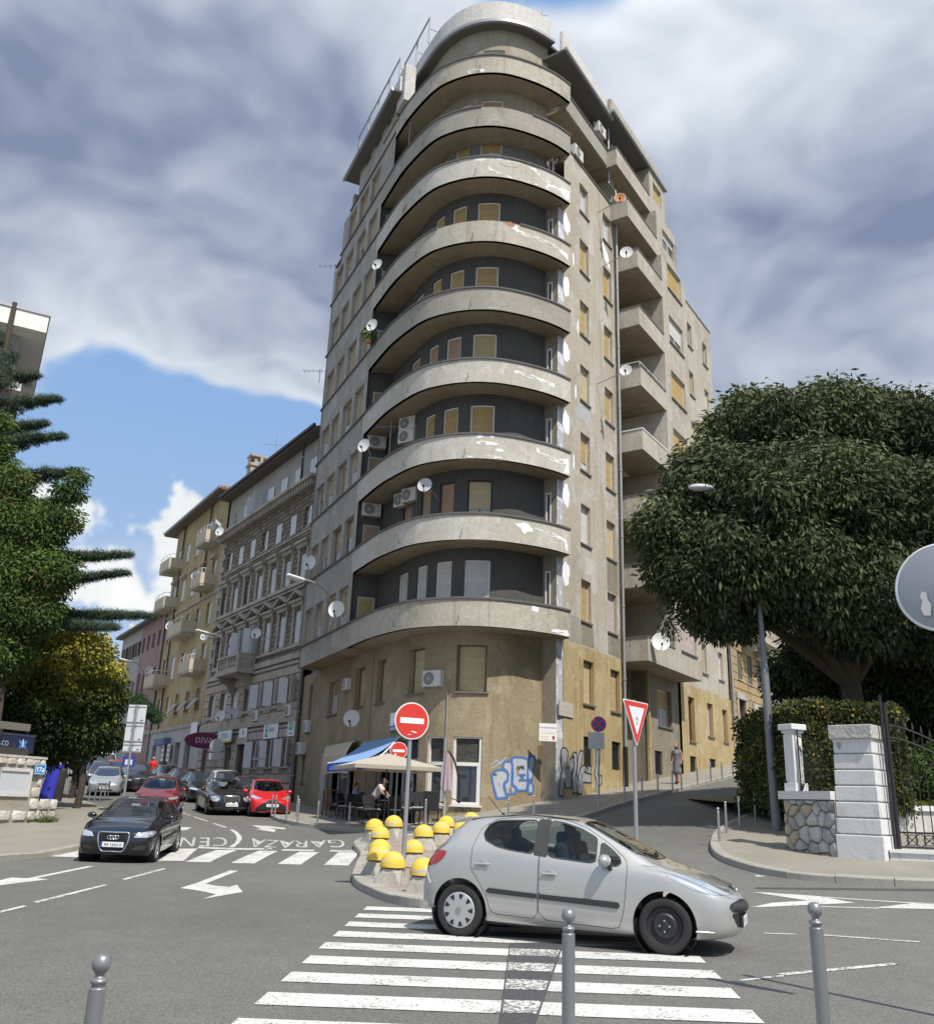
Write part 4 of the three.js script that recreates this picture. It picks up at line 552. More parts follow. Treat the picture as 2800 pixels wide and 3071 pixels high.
{
const pk = (f, d, poly, mat = M.peel) => part('plaster_patch', decalGeo(new MB(), f, poly, d).build(), mat, block);
const c7 = COP[7], rag = (pts, j, s) => { srand(s); const o = []; for (let i = 0; i < pts.length; i++) { const a = pts[i], b = pts[(i + 1) % pts.length], n = Math.max(2, Math.round(Math.hypot(b[0] - a[0], b[1] - a[1]) / 0.12)); for (let k = 0; k < n; k++) o.push([lerp(a[0], b[0], k / n) + rr(-j, j), lerp(a[1], b[1], k / n) + rr(-j, j)]); } return o; };
pk(fC, 0.005, rag([[7.6, c7 - 0.14], [8.2, c7 - 0.4], [8.3, c7 - 0.75], [9.2, c7 - 0.98], [10.6, c7 - 0.98], [12.2, c7 - 0.97], [12.25, c7 - 0.45], [11.2, c7 - 0.7], [10.6, c7 - 0.5], [10.4, c7 - 0.2], [9.4, c7 - 0.14]], 0.045, 3));
pk(fC, 0.008, rag([[8.7, c7 - 0.3], [9.3, c7 - 0.2], [9.5, c7 - 0.42], [9.0, c7 - 0.5]], 0.04, 4), M.parapetPale); pk(fC, 0.006, rag([[3.3, c7 - 0.7], [3.7, c7 - 0.55], [3.65, c7 - 0.85], [3.3, c7 - 0.98]], 0.05, 5), M.brick);
const c6 = COP[6]; pk(fC, 0.006, rag([[8.9, c6 - 0.02], [9.5, c6 - 0.05], [9.45, c6 - 0.22], [9.1, c6 - 0.2]], 0.03, 6), M.brick); pk(fC, 0.005, rag([[9.5, c6 - 0.05], [9.6, c6 - 0.3], [10.2, c6 - 0.42], [10.9, c6 - 0.42], [12.1, c6 - 0.55], [12.2, c6 - 0.8], [12.0, c6 - 0.75], [11, c6 - 0.54], [10, c6 - 0.53], [9.35, c6 - 0.36]], 0.03, 7));
const c4 = COP[4]; pk(fC, 0.005, rag([[9.6, c4 - 0.4], [10.5, c4 - 0.45], [11.4, c4 - 0.55], [11.4, c4 - 0.68], [10.4, c4 - 0.6], [9.6, c4 - 0.52]], 0.03, 8));
const c3 = COP[3]; for (const [x, y, w, h, s] of [[8.3, 0.16, 0.28, 0.14, 1], [8.75, 0.15, 0.15, 0.12, 2], [8.55, 0.42, 0.95, 0.16, 3], [9.05, 0.66, 0.3, 0.14, 4], [8.5, 0.97, 1.3, 0.13, 5]]) pk(fC, 0.005, ragged(x, c3 - y, w, h, 14, 0.25, s)); pk(fC, 0.006, rag([[10.6, c3 - 0.25], [10.75, c3 - 0.45], [11.6, c3 - 0.55], [12.2, c3 - 0.3], [12.25, c3 - 0.95], [11.9, c3 - 0.98], [12.1, c3 - 0.62], [11.4, c3 - 0.68], [10.6, c3 - 0.5]], 0.03, 12));
const c2 = COP[2]; pk(fC, 0.005, rag([[9.7, c2 - 0.3], [10.1, c2 - 0.2], [10.4, c2 - 0.35], [11.3, c2 - 0.4], [12.1, c2 - 0.5], [12.2, c2 - 0.95], [12.05, c2 - 0.95], [12.0, c2 - 0.6], [11, c2 - 0.55], [10.4, c2 - 0.5], [10.1, c2 - 0.65], [9.95, c2 - 0.45]], 0.03, 13));
const c1 = COP[1]; pk(fC, 0.005, rag([[10.45, c1 - 0.12], [10.75, c1 - 0.14], [10.72, c1 - 0.33], [10.48, c1 - 0.3]], 0.02, 14)); pk(fC, 0.005, rag([[11.4, c1 - 0.86], [12.2, c1 - 0.8], [12.25, c1 - 1.0], [11.3, c1 - 0.97]], 0.03, 15));
pk(fC, 0.005, ragged(7.6, COP[9] - 0.88, 0.8, 0.22, 14, 0.2, 21)); pk(fC, 0.005, ragged(8.9, COP[5] - 0.98, 1.0, 0.12, 14, 0.25, 22), M.frameGrey);
for (let k = 1; k <= 6; k++) { pk(fR, 0.004, ragged(0.22, BOT[k + 1] - 0.55, 0.62, 1.0, 16, 0.2, 30 + k)); if (k > 2) pk(fR, 0.004, ragged(0.9 + 0.2 * (k % 3), BOT[k] + 1.2, 0.16, 0.7, 12, 0.3, 50 + k)); }
pk(fR, 0.004, rag([[3.98, COP[7] - 0.15], [4.6, COP[7] - 0.6], [4.85, COP[7] - 1.4], [4.5, COP[7] - 1.2], [4.05, COP[7] - 0.9]], 0.05, 61)); pk(fR, 0.004, rag([[1.2, COP[4] - 0.25], [2.5, COP[4] - 0.3], [2.45, COP[4] - 1.2], [1.9, COP[4] - 0.9], [1.2, COP[4] - 0.95]], 0.05, 62), M.frameGrey);
pk(fR, 0.004, [[1.95, COP[1] + 1.95 + 0.0], [2.7, COP[1] + 2.0], [2.72, COP[1] + 2.75], [1.98, COP[1] + 2.65]].map((q) => q), M.parapetPale); for (const [a, b] of [[3.55, 8.0], [3.9, 9.9]]) pk(fR, 0.004, [[a, 7.7], [a + 0.09, 7.7], [a + 0.09, b + 1.4], [a, b + 1.4]], M.parapetPale);
pk(fR, 0.005, [[0.02, 7.6], [1.5, 7.6], [1.5, 8.6], [0.02, 8.6]], M.parapetGrey); pk(fR, 0.005, [[1.55, 7.62], [2.7, 7.62], [2.6, 8.44], [1.55, 8.44]], M.dim); pk(fR, 0.005, [[4.05, 7.62], [5.25, 7.62], [5.25, 8.44], [4.05, 8.44]], M.dim); pk(fR, 0.005, [[4.05, 10.3], [5.1, 10.3], [5.1, 11.6], [4.05, 11.6]], M.dim);
}
M.stoneUp = new THREE.MeshStandardMaterial({ map: colourTex(1024, 4.4, (u, v) => { const r = Math.floor(v * 16), off = hash3(r, 1, 5), a = u * 9 + off, i = Math.floor(a), g = a - i, f = v * 16 - r, k = hash3(i % 9, r, 6), e = fbm(u, v, 40, 40, 3, 7); const j = Math.min(g * 0.49, (1 - g) * 0.49, f * 0.275, (1 - f) * 0.275) < 0.028 + 0.03 * e; return mul3(j ? [0.12, 0.105, 0.085] : mix3([0.17, 0.125, 0.085], [0.33, 0.275, 0.205], k), 0.7 + 0.6 * e); }), roughness: 0.95, bumpMap: greyTex(512, 4.4, (u, v) => { const r = Math.floor(v * 16), a = u * 9 + hash3(r, 1, 5), g = a - Math.floor(a), f = v * 16 - r; return sstep(0, 0.12, Math.min(g, 1 - g)) * sstep(0, 0.2, Math.min(f, 1 - f)) * (0.6 + 0.4 * fbm(u, v, 30, 30, 3, 8)); }), bumpScale: 0.05 });
M.stoneLow = plaster([0.46, 0.385, 0.315], [0.34, 0.27, 0.21], [0.5, 0.45, 0.4], 71, { m: 4, bump: 0.012 }); M.joint = plaster([0.26, 0.215, 0.175], [0.2, 0.16, 0.13], [0.3, 0.26, 0.22], 72, { m: 3 });
M.trim = plaster([0.42, 0.385, 0.32], [0.24, 0.21, 0.165], [0.5, 0.47, 0.42], 73, { m: 3, run: 0.6 }); M.greyWall = plaster([0.36, 0.345, 0.305], [0.28, 0.26, 0.225], [0.42, 0.41, 0.38], 74, { m: 5 });
M.shutter = new THREE.MeshStandardMaterial({ color: col([0.70, 0.705, 0.72]), roughness: 0.6, bumpMap: slatBump, bumpScale: 0.012 }); M.shutterBrown = new THREE.MeshStandardMaterial({ color: col([0.10, 0.055, 0.04]), roughness: 0.6, bumpMap: slatBump, bumpScale: 0.012 });
M.ochre = plaster([0.45, 0.35, 0.19], [0.31, 0.22, 0.10], [0.48, 0.40, 0.26], 75, { m: 8, run: 0.55 }); M.balconyBuff = plaster([0.56, 0.48, 0.36], [0.46, 0.38, 0.28], [0.6, 0.54, 0.44], 76, { m: 4, stain: 0.3 });
M.shopGrey = plaster([0.42, 0.415, 0.405], [0.32, 0.31, 0.30], [0.5, 0.5, 0.48], 77, { m: 5 }); M.pinkWall = plaster([0.33, 0.21, 0.20], [0.25, 0.155, 0.145], [0.38, 0.27, 0.26], 78, { m: 6 }); M.greyWall2 = plaster([0.38, 0.375, 0.37], [0.3, 0.295, 0.29], [0.43, 0.43, 0.42], 79, { m: 6 });
M.tile = new THREE.MeshStandardMaterial({ map: colourTex(256, [1.2, 1.4], (u, v) => mul3(mix3([0.36, 0.19, 0.11], [0.46, 0.30, 0.2], hash3(Math.floor(u * 5), Math.floor(v * 4), 3)), 0.6 + 0.4 * Math.abs(Math.sin(u * 5 * Math.PI)))), roughness: 0.9 });
function shutterWindow(par, f, t0, t1, y0, y1, o = {}) {
const win = makeWindow(f, t0, t1, y0, y1, 0, { parent: par, rev: o.rev ?? 0.2, blind: 0, frame: M.white, cols: 2, bars: o.bars ?? 3, sill: o.sill ?? 1, sillMat: M.trim, curtain: o.curtain ?? 1 });
const mat = o.mat || M.shutter, w = (t1 - t0) / 2;
if (o.kind === 'shut' || o.kind === 'half') { for (let i = 0; i < (o.kind === 'half' ? 1 : 2); i++) part('shutter', bbox(new MB(), f, t0 + i * w + 0.015, t0 + (i + 1) * w - 0.015, y0 + 0.02, y1 - 0.02, -0.1, -0.06).build(), mat, win); }
if (o.kind === 'open') for (const [t, s] of [[t0, -1], [t1, 1]]) { // folded right back against the wall, or standing out
const ang = rad(o.angle ?? 78), mb = new MB(), a = f.p(t, 0, 0.01), dx = f.T(t), n = f.N(t), c = Math.cos(ang) * s, d = Math.sin(ang), e = [a[0] + (dx[0] * c + n[0] * d) * w, 0, a[2] + (dx[2] * c + n[2] * d) * w], fs = straight([a[0], a[2]], azOf([a[0], a[2]], [e[0], e[2]]), 1);
part('shutter', bbox(mb, fs, 0.02, w, y0 + 0.02, y1 - 0.02, -0.02, 0.02).build(), mat, win);
}
return win;
}
function solidBlock(par, f, t0, t1, y0, y1, depth, mat = M.dark) { part('core', bbox(new MB(), f, t0, t1, y0, y1, -depth, -0.45).build(), mat, par); }
const S0 = [-8.15, -47.0], fSt = straight(S0, -32.6, -1);
{
const h = thing('stone_house', 'brown stone townhouse with white shutters, pediments and small carved balcony, left of the rounded block', 'building');
const C = [1.27, 3.42, 5.6, 7.76, 9.92, 12.06, 14.24], w = 0.5;
const row = (y0, y1, ww = w) => C.map((c) => [c - ww, c + ww, y0, y1]);
const r6 = row(18.88, 20.05), r5 = row(15.87, 17.16), r4 = row(12.85, 14.42), r3 = row(9.42, 11.2), r2 = row(6.28, 7.62), r1 = [C[0], C[1], C[2]].map((c) => [c - w, c + w, 3.06, 4.46]), shop = [[7.1, 8.45, 1.2, 4.4], [9.6, 10.5, 2.2, 4.3], [13.9, 14.8, 2.2, 4.3]];
part('wall', wallGeo(new MB(), fSt, -0.1, 15.8, 18.5, 21.2, -0.12, r6, 0.2).build(), M.greyWall, h);
part('wall', wallGeo(new MB(), fSt, -0.1, 15.8, 8.6, 18.5, 0, [...r5, ...r4, ...r3], 0.24).build(), M.stoneUp, h);
part('wall', wallGeo(new MB(), fSt, -0.1, 15.8, 0.6, 8.6, 0, [...r2, ...r1, ...shop], 0.24).build(), M.joint, h);
const mb = new MB(), holes = [...r2, ...r1, ...shop]; srand(31);
for (let y = 0.9; y < 8.2; y += 0.46) { if (y > 4.95 && y < 5.5) continue; let t = -0.05, odd = Math.round(y / 0.46) % 2; let first = true; while (t < 15.75) { const l = first && odd ? 0.5 : rr(0.85, 1.1), e = Math.min(15.75, t + l); let a = t + 0.02, b = e - 0.02, ok = true; for (const q of holes) if (y + 0.42 > q[2] && y < q[3] && b > q[0] - 0.06 && a < q[1] + 0.06) { if (a < q[0] - 0.2) b = Math.min(b, q[0] - 0.06); else if (b > q[1] + 0.2) a = Math.max(a, q[1] + 0.06); else ok = false; } if (ok && b - a > 0.12) bbox(mb, fSt, a, b, y, y + 0.40, -0.02, 0.05 + rr(0, 0.02), { noback: 1 }); t = e; first = false; } }
part('stone_blocks', mb.build(), M.stoneLow, h, 'stuff');
r6.forEach((q, i) => shutterWindow(h, fSt, q[0], q[1], q[2], q[3], { kind: i === 4 ? 'open' : i === 6 ? 0 : 'shut', sill: 0 }));
r5.forEach((q, i) => shutterWindow(h, fSt, ...q, { kind: i % 3 ? 'shut' : 'half' })); r4.forEach((q, i) => shutterWindow(h, fSt, ...q, { kind: i === 4 || i === 6 ? 'half' : 'shut' }));
r3.forEach((q, i) => shutterWindow(h, fSt, ...q, { kind: i === 3 || i === 4 ? 'open' : i === 6 ? 'half' : 'shut', angle: 62 })); r2.forEach((q, i) => shutterWindow(h, fSt, ...q, { kind: i < 3 ? 'open' : i === 4 ? 'shut' : 'half', angle: 55 })); r1.forEach((q) => shutterWindow(h, fSt, ...q, { kind: 'open', angle: 42, curtain: 2 }));
makeWindow(fSt, ...shop[1], 0, { parent: h, rev: 0.2, blind: 0, frame: M.frameGrey, cols: 1 }); makeWindow(fSt, ...shop[2], 0, { parent: h, rev: 0.2, blind: 0, frame: M.white, cols: 1 });
part('door', bbox(new MB(), fSt, 7.1, 8.45, 1.2, 4.4, -0.22, -0.16).build(), std([0.07, 0.035, 0.022], 0.6), h); part('door_surround', (() => { const m = new MB(); bbox(m, fSt, 6.85, 7.1, 1.2, 4.4, 0, 0.09); bbox(m, fSt, 8.45, 8.7, 1.2, 4.4, 0, 0.09); bbox(m, fSt, 6.8, 8.75, 4.4, 4.75, 0, 0.12); return m; })().build(), M.trim, h);
for (const [y, hh, d] of [[12.62, 0.2, 0.16], [12.45, 0.12, 0.08], [8.55, 0.3, 0.16], [8.3, 0.16, 0.1], [9.2, 0.14, 0.1], [5.3, 0.24, 0.14], [5.05, 0.14, 0.08], [15.62, 0.1, 0.06], [6.1, 0.1, 0.08]]) part('string_course', bbox(new MB(), fSt, -0.1, 15.85, y, y + hh, -0.05, d).build(), M.trim, h);
part('cornice', bbox(new MB(), fSt, -0.1, 16.0, 18.42, 18.6, -0.2, 0.62).build(), M.trim, h); const br = new MB(); for (let t = 0.15; t < 15.8; t += 0.36) bbox(br, fSt, t, t + 0.15, 18.05, 18.42, 0, 0.5); part('brackets', br.build(), M.trim, h, 'stuff');
part('eaves', bbox(new MB(), fSt, -0.15, 15.95, 21.2, 21.36, -6, 0.62).build(), std([0.11, 0.09, 0.075], 0.9), h); const rf = bbox(new MB(), fSt, -0.1, 15.9, 21.36, 21.46, -8, 0.45); part('roof', rf.build(), M.tile, h); part('gutter', bbox(new MB(), fSt, -0.15, 15.95, 21.33, 21.5, 0.62, 0.76).build(), M.iron, h);
C.forEach((c, i) => { part('window_hood', (() => { const m = new MB(); bbox(m, fSt, c - 0.78, c + 0.78, 14.95, 15.1, 0, 0.34); bbox(m, fSt, c - 0.68, c + 0.68, 14.72, 14.95, 0, 0.2); return m; })().build(), M.trim, h);
const m = new MB(), y = 11.75, W3 = 0.92; for (const s of [-1, 1]) { const P = (t, yy, d) => fSt.p(c + s * t, yy, d); for (const [d0, d1] of [[0, 0.36]]) { m.quad(P(W3, y, d1), P(W3, y + 0.13, d1), P(0, y + 0.55, d1), P(0, y + 0.42, d1), fSt.N(0)); m.quad(P(W3, y + 0.13, d0), P(W3, y + 0.13, d1), P(0, y + 0.55, d1), P(0, y + 0.55, d0), [0, 1, 0]); m.quad(P(W3, y, d0), P(W3, y, d1), P(0, y + 0.42, d1), P(0, y + 0.42, d0), [0, -1, 0]); m.quad(P(W3, y, d0), P(W3, y, d1), P(W3, y + 0.13, d1), P(W3, y + 0.13, d0), fSt.T(0)); } } bbox(m, fSt, c - 0.88, c + 0.88, y - 0.12, y, 0, 0.3); bbox(m, fSt, c - 0.75, c + 0.75, y - 0.34, y - 0.12, 0, 0.16); part('pediment', m.build(), M.trim, h);
const j = new MB(); for (const [y0, y1] of [[9.4, 11.4], [12.85, 14.72]]) for (const s of [-1, 1]) bbox(j, fSt, c + s * 0.6 - 0.1, c + s * 0.6 + 0.1, y0, y1, 0, 0.09); part('window_surround', j.build(), M.trim, h, 'stuff'); });
const q = new MB(); for (let y = 8.9, i = 0; y < 18; y += 0.44, i++) bbox(q, fSt, 15.8 - (i % 2 ? 0.45 : 0.8), 15.85, y, y + 0.4, 0, 0.09); part('quoins', q.build(), M.trim, h, 'stuff');
const b = new THREE.Group(); b.name = 'balcony'; h.add(b); part('slab', bbox(new MB(), fSt, 6.9, 10.9, 8.35, 8.6, 0, 1.15).build(), M.trim, b); const bal = new MB(); bbox(bal, fSt, 7.0, 10.8, 9.35, 9.5, 0.9, 1.12); bbox(bal, fSt, 7.0, 10.8, 8.6, 8.72, 0.92, 1.1); for (const t of [7.0, 8.75, 10.5]) bbox(bal, fSt, t, t + 0.3, 8.72, 9.35, 0.9, 1.1); for (const t of [7.0, 10.6]) bbox(bal, fSt, t, t + 0.2, 8.6, 9.5, 0.05, 0.9); for (let t = 7.45; t < 10.4; t += 0.24) if (Math.abs(t - 8.9) > 0.2) { const a = fSt.p(t, 0, 1.0); bal.lathe([[0.03, 0], [0.07, 0.1], [0.085, 0.2], [0.04, 0.4], [0.06, 0.55], [0.05, 0.63]], a[0], 8.72, a[2], 8); } part('balustrade', bal.build(), M.trim, b);
for (const t of [7.3, 10.2]) { const m = new MB(); const prof = [[0, 8.35], [1.0, 8.35], [1.02, 8.15], [0.85, 8.02], [0.6, 7.98], [0.4, 7.8], [0.3, 7.55], [0.1, 7.4], [0, 7.4]]; for (let i = 0; i < prof.length - 1; i++) m.quad(fSt.p(t, prof[i][1], prof[i][0]), fSt.p(t + 0.3, prof[i][1], prof[i][0]), fSt.p(t + 0.3, prof[i + 1][1], prof[i + 1][0]), fSt.p(t, prof[i + 1][1], prof[i + 1][0]), [0, -0.7, 0.7]); for (const [tt, s] of [[t, -1], [t + 0.3, 1]]) for (let i = 1; i < prof.length - 1; i++) { const A = fSt.p(tt, prof[0][1], prof[0][0]), B = fSt.p(tt, prof[i][1], prof[i][0]), D = fSt.p(tt, prof[i + 1][1], prof[i + 1][0]), n = s < 0 ? neg(fSt.T(0)) : fSt.T(0); m.tri(A, B, D, n, n, n, [0, 0], [1, 0], [1, 1]); } part('console', m.build(), M.trim, b); }
solidBlock(h, fSt, 0, 15.7, 0.5, 21.2, 7);
part('chimney', (() => { const m = new MB(), a = fSt.p(14.6, 0, -1.2); m.box(a[0], 22.4, a[2], 1.0, 3.0, 0.8, rad(32)); m.box(a[0], 23.75, a[2], 1.2, 0.16, 1.0, rad(32)); m.box(a[0], 24.45, a[2], 1.15, 0.14, 0.95, rad(32)); for (const [x, z] of [[-0.4, -0.3], [0.4, -0.3], [-0.4, 0.3], [0.4, 0.3], [0, 0.3]]) m.box(a[0] + x, 24.1, a[2] + z, 0.2, 0.6, 0.2, rad(32)); return m; })().build(), M.trim, h);
}
const S1 = [-16.66, -60.31], fOc = straight(S1, -31.5, -1);
{
const h = thing('ochre_house', 'ochre townhouse with buff concrete balconies and grey shop floor', 'building');
const C = [1.85, 4.4, 7.0, 9.6, 12.1], w = 0.5, holes = [], L = [];
const add = (c, y0, y1, k, ww = w) => { holes.push([c - ww, c + ww, y0, y1]); L.push(k); };
for (const [i, c] of C.entries()) { add(c, 18.72, 20.3, i < 2 ? 'open' : 'shut'); add(c, 15.6, 17.38, i < 1 ? 'half' : 'shut'); add(c, 12.75, 14.3, 'half'); add(c, 9.7, 11.45, i % 2 ? 'shut' : 'half'); add(c, 6.95, 8.43, i < 3 ? 'awn' : 'half'); }
part('wall', wallGeo(new MB(), fOc, 0, 13.4, 6.0, 22, 0, holes, 0.22).build(), M.ochre, h);
holes.forEach((q, i) => { const k = L[i]; const win = shutterWindow(h, fOc, ...q, { kind: k === 'awn' ? 0 : k, sill: 1, angle: 70 }); if (k === 'awn') { const [a, b, y0, y1] = q, ym = lerp(y0, y1, 0.55); const m = new MB(); m.quad(fOc.p(a, ym, 0.03), fOc.p(b, ym, 0.03), fOc.p(b, y0 + 0.05, 0.6), fOc.p(a, y0 + 0.05, 0.6), [0, 0.5, 0.8]); m.quad(fOc.p(a, ym, 0.06), fOc.p(b, ym, 0.06), fOc.p(b, y0 + 0.08, 0.63), fOc.p(a, y0 + 0.08, 0.63), [0, 0.5, 0.8]); part('shutter', m.build(), M.shutter, win); } });
C.forEach((c) => part('window_hood', bbox(new MB(), fOc, c - 0.65, c + 0.65, 17.5, 17.68, 0, 0.25).build(), M.trim, h)); part('string_course', bbox(new MB(), fOc, 0, 13.45, 14.75, 14.95, -0.05, 0.1).build(), M.trim, h); part('string_course', bbox(new MB(), fOc, 0, 13.45, 5.9, 6.15, -0.05, 0.14).build(), M.trim, h);
const shop = [[2.0, 3.4, 2.2, 5.0], [4.6, 5.9, 2.2, 5.0], [7.2, 9.6, 2.4, 5.2], [11, 12.2, 2.6, 5.0]]; part('shop_wall', wallGeo(new MB(), fOc, 0, 13.4, 1.2, 6.0, 0.03, shop, 0.3).build(), M.shopGrey, h); shop.forEach((q) => part('shop_window', bbox(new MB(), fOc, ...q, -0.3, -0.26).build(), M.pane, h));
part('eaves', bbox(new MB(), fOc, -0.1, 15.0, 22, 22.16, -5, 0.75).build(), std([0.13, 0.11, 0.09], 0.9), h); part('roof', bbox(new MB(), fOc, -0.1, 15.0, 22.16, 22.3, -8, 0.7).build(), M.tile, h); part('gutter', bbox(new MB(), fOc, -0.1, 15.0, 22.1, 22.26, 0.75, 0.87).build(), M.zinc, h);
for (const [t0, t1, y] of [[1.0, 3.4, 18.5], [1.0, 3.4, 15.4], [4.4, 8.2, 12.55], [0.9, 3.6, 9.45], [10.7, 13.6, 18.5], [10.7, 13.6, 15.4], [10.4, 13.4, 9.35]]) { const b = new THREE.Group(); b.name = 'balcony'; h.add(b); const m = new MB(); bbox(m, fOc, t0, t1, y, y + 0.78, 0.98, 1.08); bbox(m, fOc, t0, t0 + 0.1, y, y + 0.78, 0, 0.98); bbox(m, fOc, t1 - 0.1, t1, y, y + 0.78, 0, 0.98); part('parapet', m.build(), M.balconyBuff, b); part('slab', bbox(new MB(), fOc, t0 + 0.02, t1 - 0.02, y - 0.16, y + 0.05, 0, 1.06).build(), M.trim, b); const r = new MB(); r.tube([fOc.p(t0, y + 1.05, 0), fOc.p(t0, y + 1.05, 1.03), fOc.p(t1, y + 1.05, 1.03), fOc.p(t1, y + 1.05, 0)], 0.025, 5, 40); for (let t = t0; t <= t1 + 0.01; t += (t1 - t0) / 3) r.tube([fOc.p(t, y + 0.78, 1.03), fOc.p(t, y + 1.05, 1.03)], 0.02, 5); part('railing', r.build(), M.white, b); }
solidBlock(h, fOc, 0, 13.3, 1, 22, 7); part('end_wall', bbox(new MB(), fOc, 13.3, 13.4, 1.5, 22, -9, -0.01).build(), M.ochre, h);
part('awning', bbox(new MB(), fOc, 7.1, 9.8, 4.9, 5.35, 0.03, 0.55).build(), std([0.12, 0.17, 0.3], 0.7), h);
}
{
const h = thing('pink_house', 'low pinkish house with dark shutters, at the far end of the left row', 'building'), C = [14.9, 16.7, 18.4, 20.1], H = [];
for (const c of C) { H.push([c - 0.42, c + 0.42, 12.9, 14.2], [c - 0.42, c + 0.42, 9.5, 11.2], [c - 0.42, c + 0.42, 6.6, 8.1]); }
part('wall', wallGeo(new MB(), fOc, 13.4, 21.1, 2, 15.3, 0.06, H, 0.2).build(), M.pinkWall, h); H.forEach((q, i) => shutterWindow(h, fOc, ...q, { kind: 'shut', mat: i % 3 === 2 ? M.shutter : M.shutterBrown })); part('eaves', bbox(new MB(), fOc, 13.4, 21.1, 15.3, 15.45, -4, 0.6).build(), M.coping, h); part('roof', bbox(new MB(), fOc, 13.4, 21.1, 15.45, 15.6, -7, 0.5).build(), M.tile, h); solidBlock(h, fOc, 13.5, 21, 2, 15.2, 7);
part('string_course', bbox(new MB(), fOc, 13.4, 21.1, 5.9, 6.2, 0, 0.2).build(), M.trim, h);
const g = thing('grey_house', 'grey house with brown shutters beyond the pink house', 'building'), D = [22.3, 24.6, 27.2], K = []; for (const c of D) K.push([c - 0.45, c + 0.45, 12.9, 14.2], [c - 0.45, c + 0.45, 9.0, 10.6], [c - 0.45, c + 0.45, 6.0, 7.4]);
part('wall', wallGeo(new MB(), fOc, 21.1, 29.2, 2, 15.3, 0, K, 0.2).build(), M.greyWall2, g); K.forEach((q, i) => shutterWindow(g, fOc, ...q, { kind: i % 3 === 0 ? 'open' : 'shut', angle: 15, mat: i % 3 === 2 ? M.shutter : M.shutterBrown })); part('eaves', bbox(new MB(), fOc, 21.1, 29.9, 15.3, 15.45, -4, 0.6).build(), M.coping, g); part('roof', bbox(new MB(), fOc, 21.1, 29.9, 15.45, 15.6, -7, 0.5).build(), M.tile, g); solidBlock(g, fOc, 21.2, 29, 2, 15.2, 7); part('end_wall', bbox(new MB(), fOc, 29.1, 29.2, 2, 15.3, -8, -0.01).build(), M.greyWall2, g);
const e = thing('tan_house', 'tan house with a red tiled roof, far up the left street', 'building'), fz = straight([-34, -92], 62, 1); const Q = [[1, 2, 10, 11.6], [3.4, 4.4, 10, 11.6], [5.8, 6.8, 10, 11.6]]; part('wall', wallGeo(new MB(), fz, -9, 9, 3, 13.2, 0, Q, 0.2).build(), M.dim, e); Q.forEach((q) => shutterWindow(e, fz, ...q, { kind: 'shut' })); part('roof', bbox(new MB(), fz, -9.4, 9.4, 13.2, 13.7, -7, 0.5).build(), M.tile, e);
}
{
const b = thing('white_building', 'modern white-edged building rising above the conifer at the left edge', 'building'); const A = atDepth(40, 1120, 34), f = straight([A[0], A[2]], -118, -1);
const top = atDepth(68, 960, 34)[1], bot = atDepth(60, 1008, 34)[1];
const m = new MB(); bbox(m, f, -0.9, 9, bot, top, -8, 0.9); part('roof_band', m.build(), M.white, b); part('roof_edge', bbox(new MB(), f, -0.95, 9, top, top + 0.1, -8, 0.95).build(), M.zinc, b); part('wall', bbox(new MB(), f, 0, 9, 0.4, bot, -7, 0).build(), M.greyWall2, b); part('ledge', bbox(new MB(), f, -0.4, 9, bot - 2.6, bot - 2.1, -7, 0.4).build(), M.white, b); part('pane', bbox(new MB(), f, 1, 8, bot - 2.0, bot - 0.3, 0, 0.03).build(), M.pane, b);
}
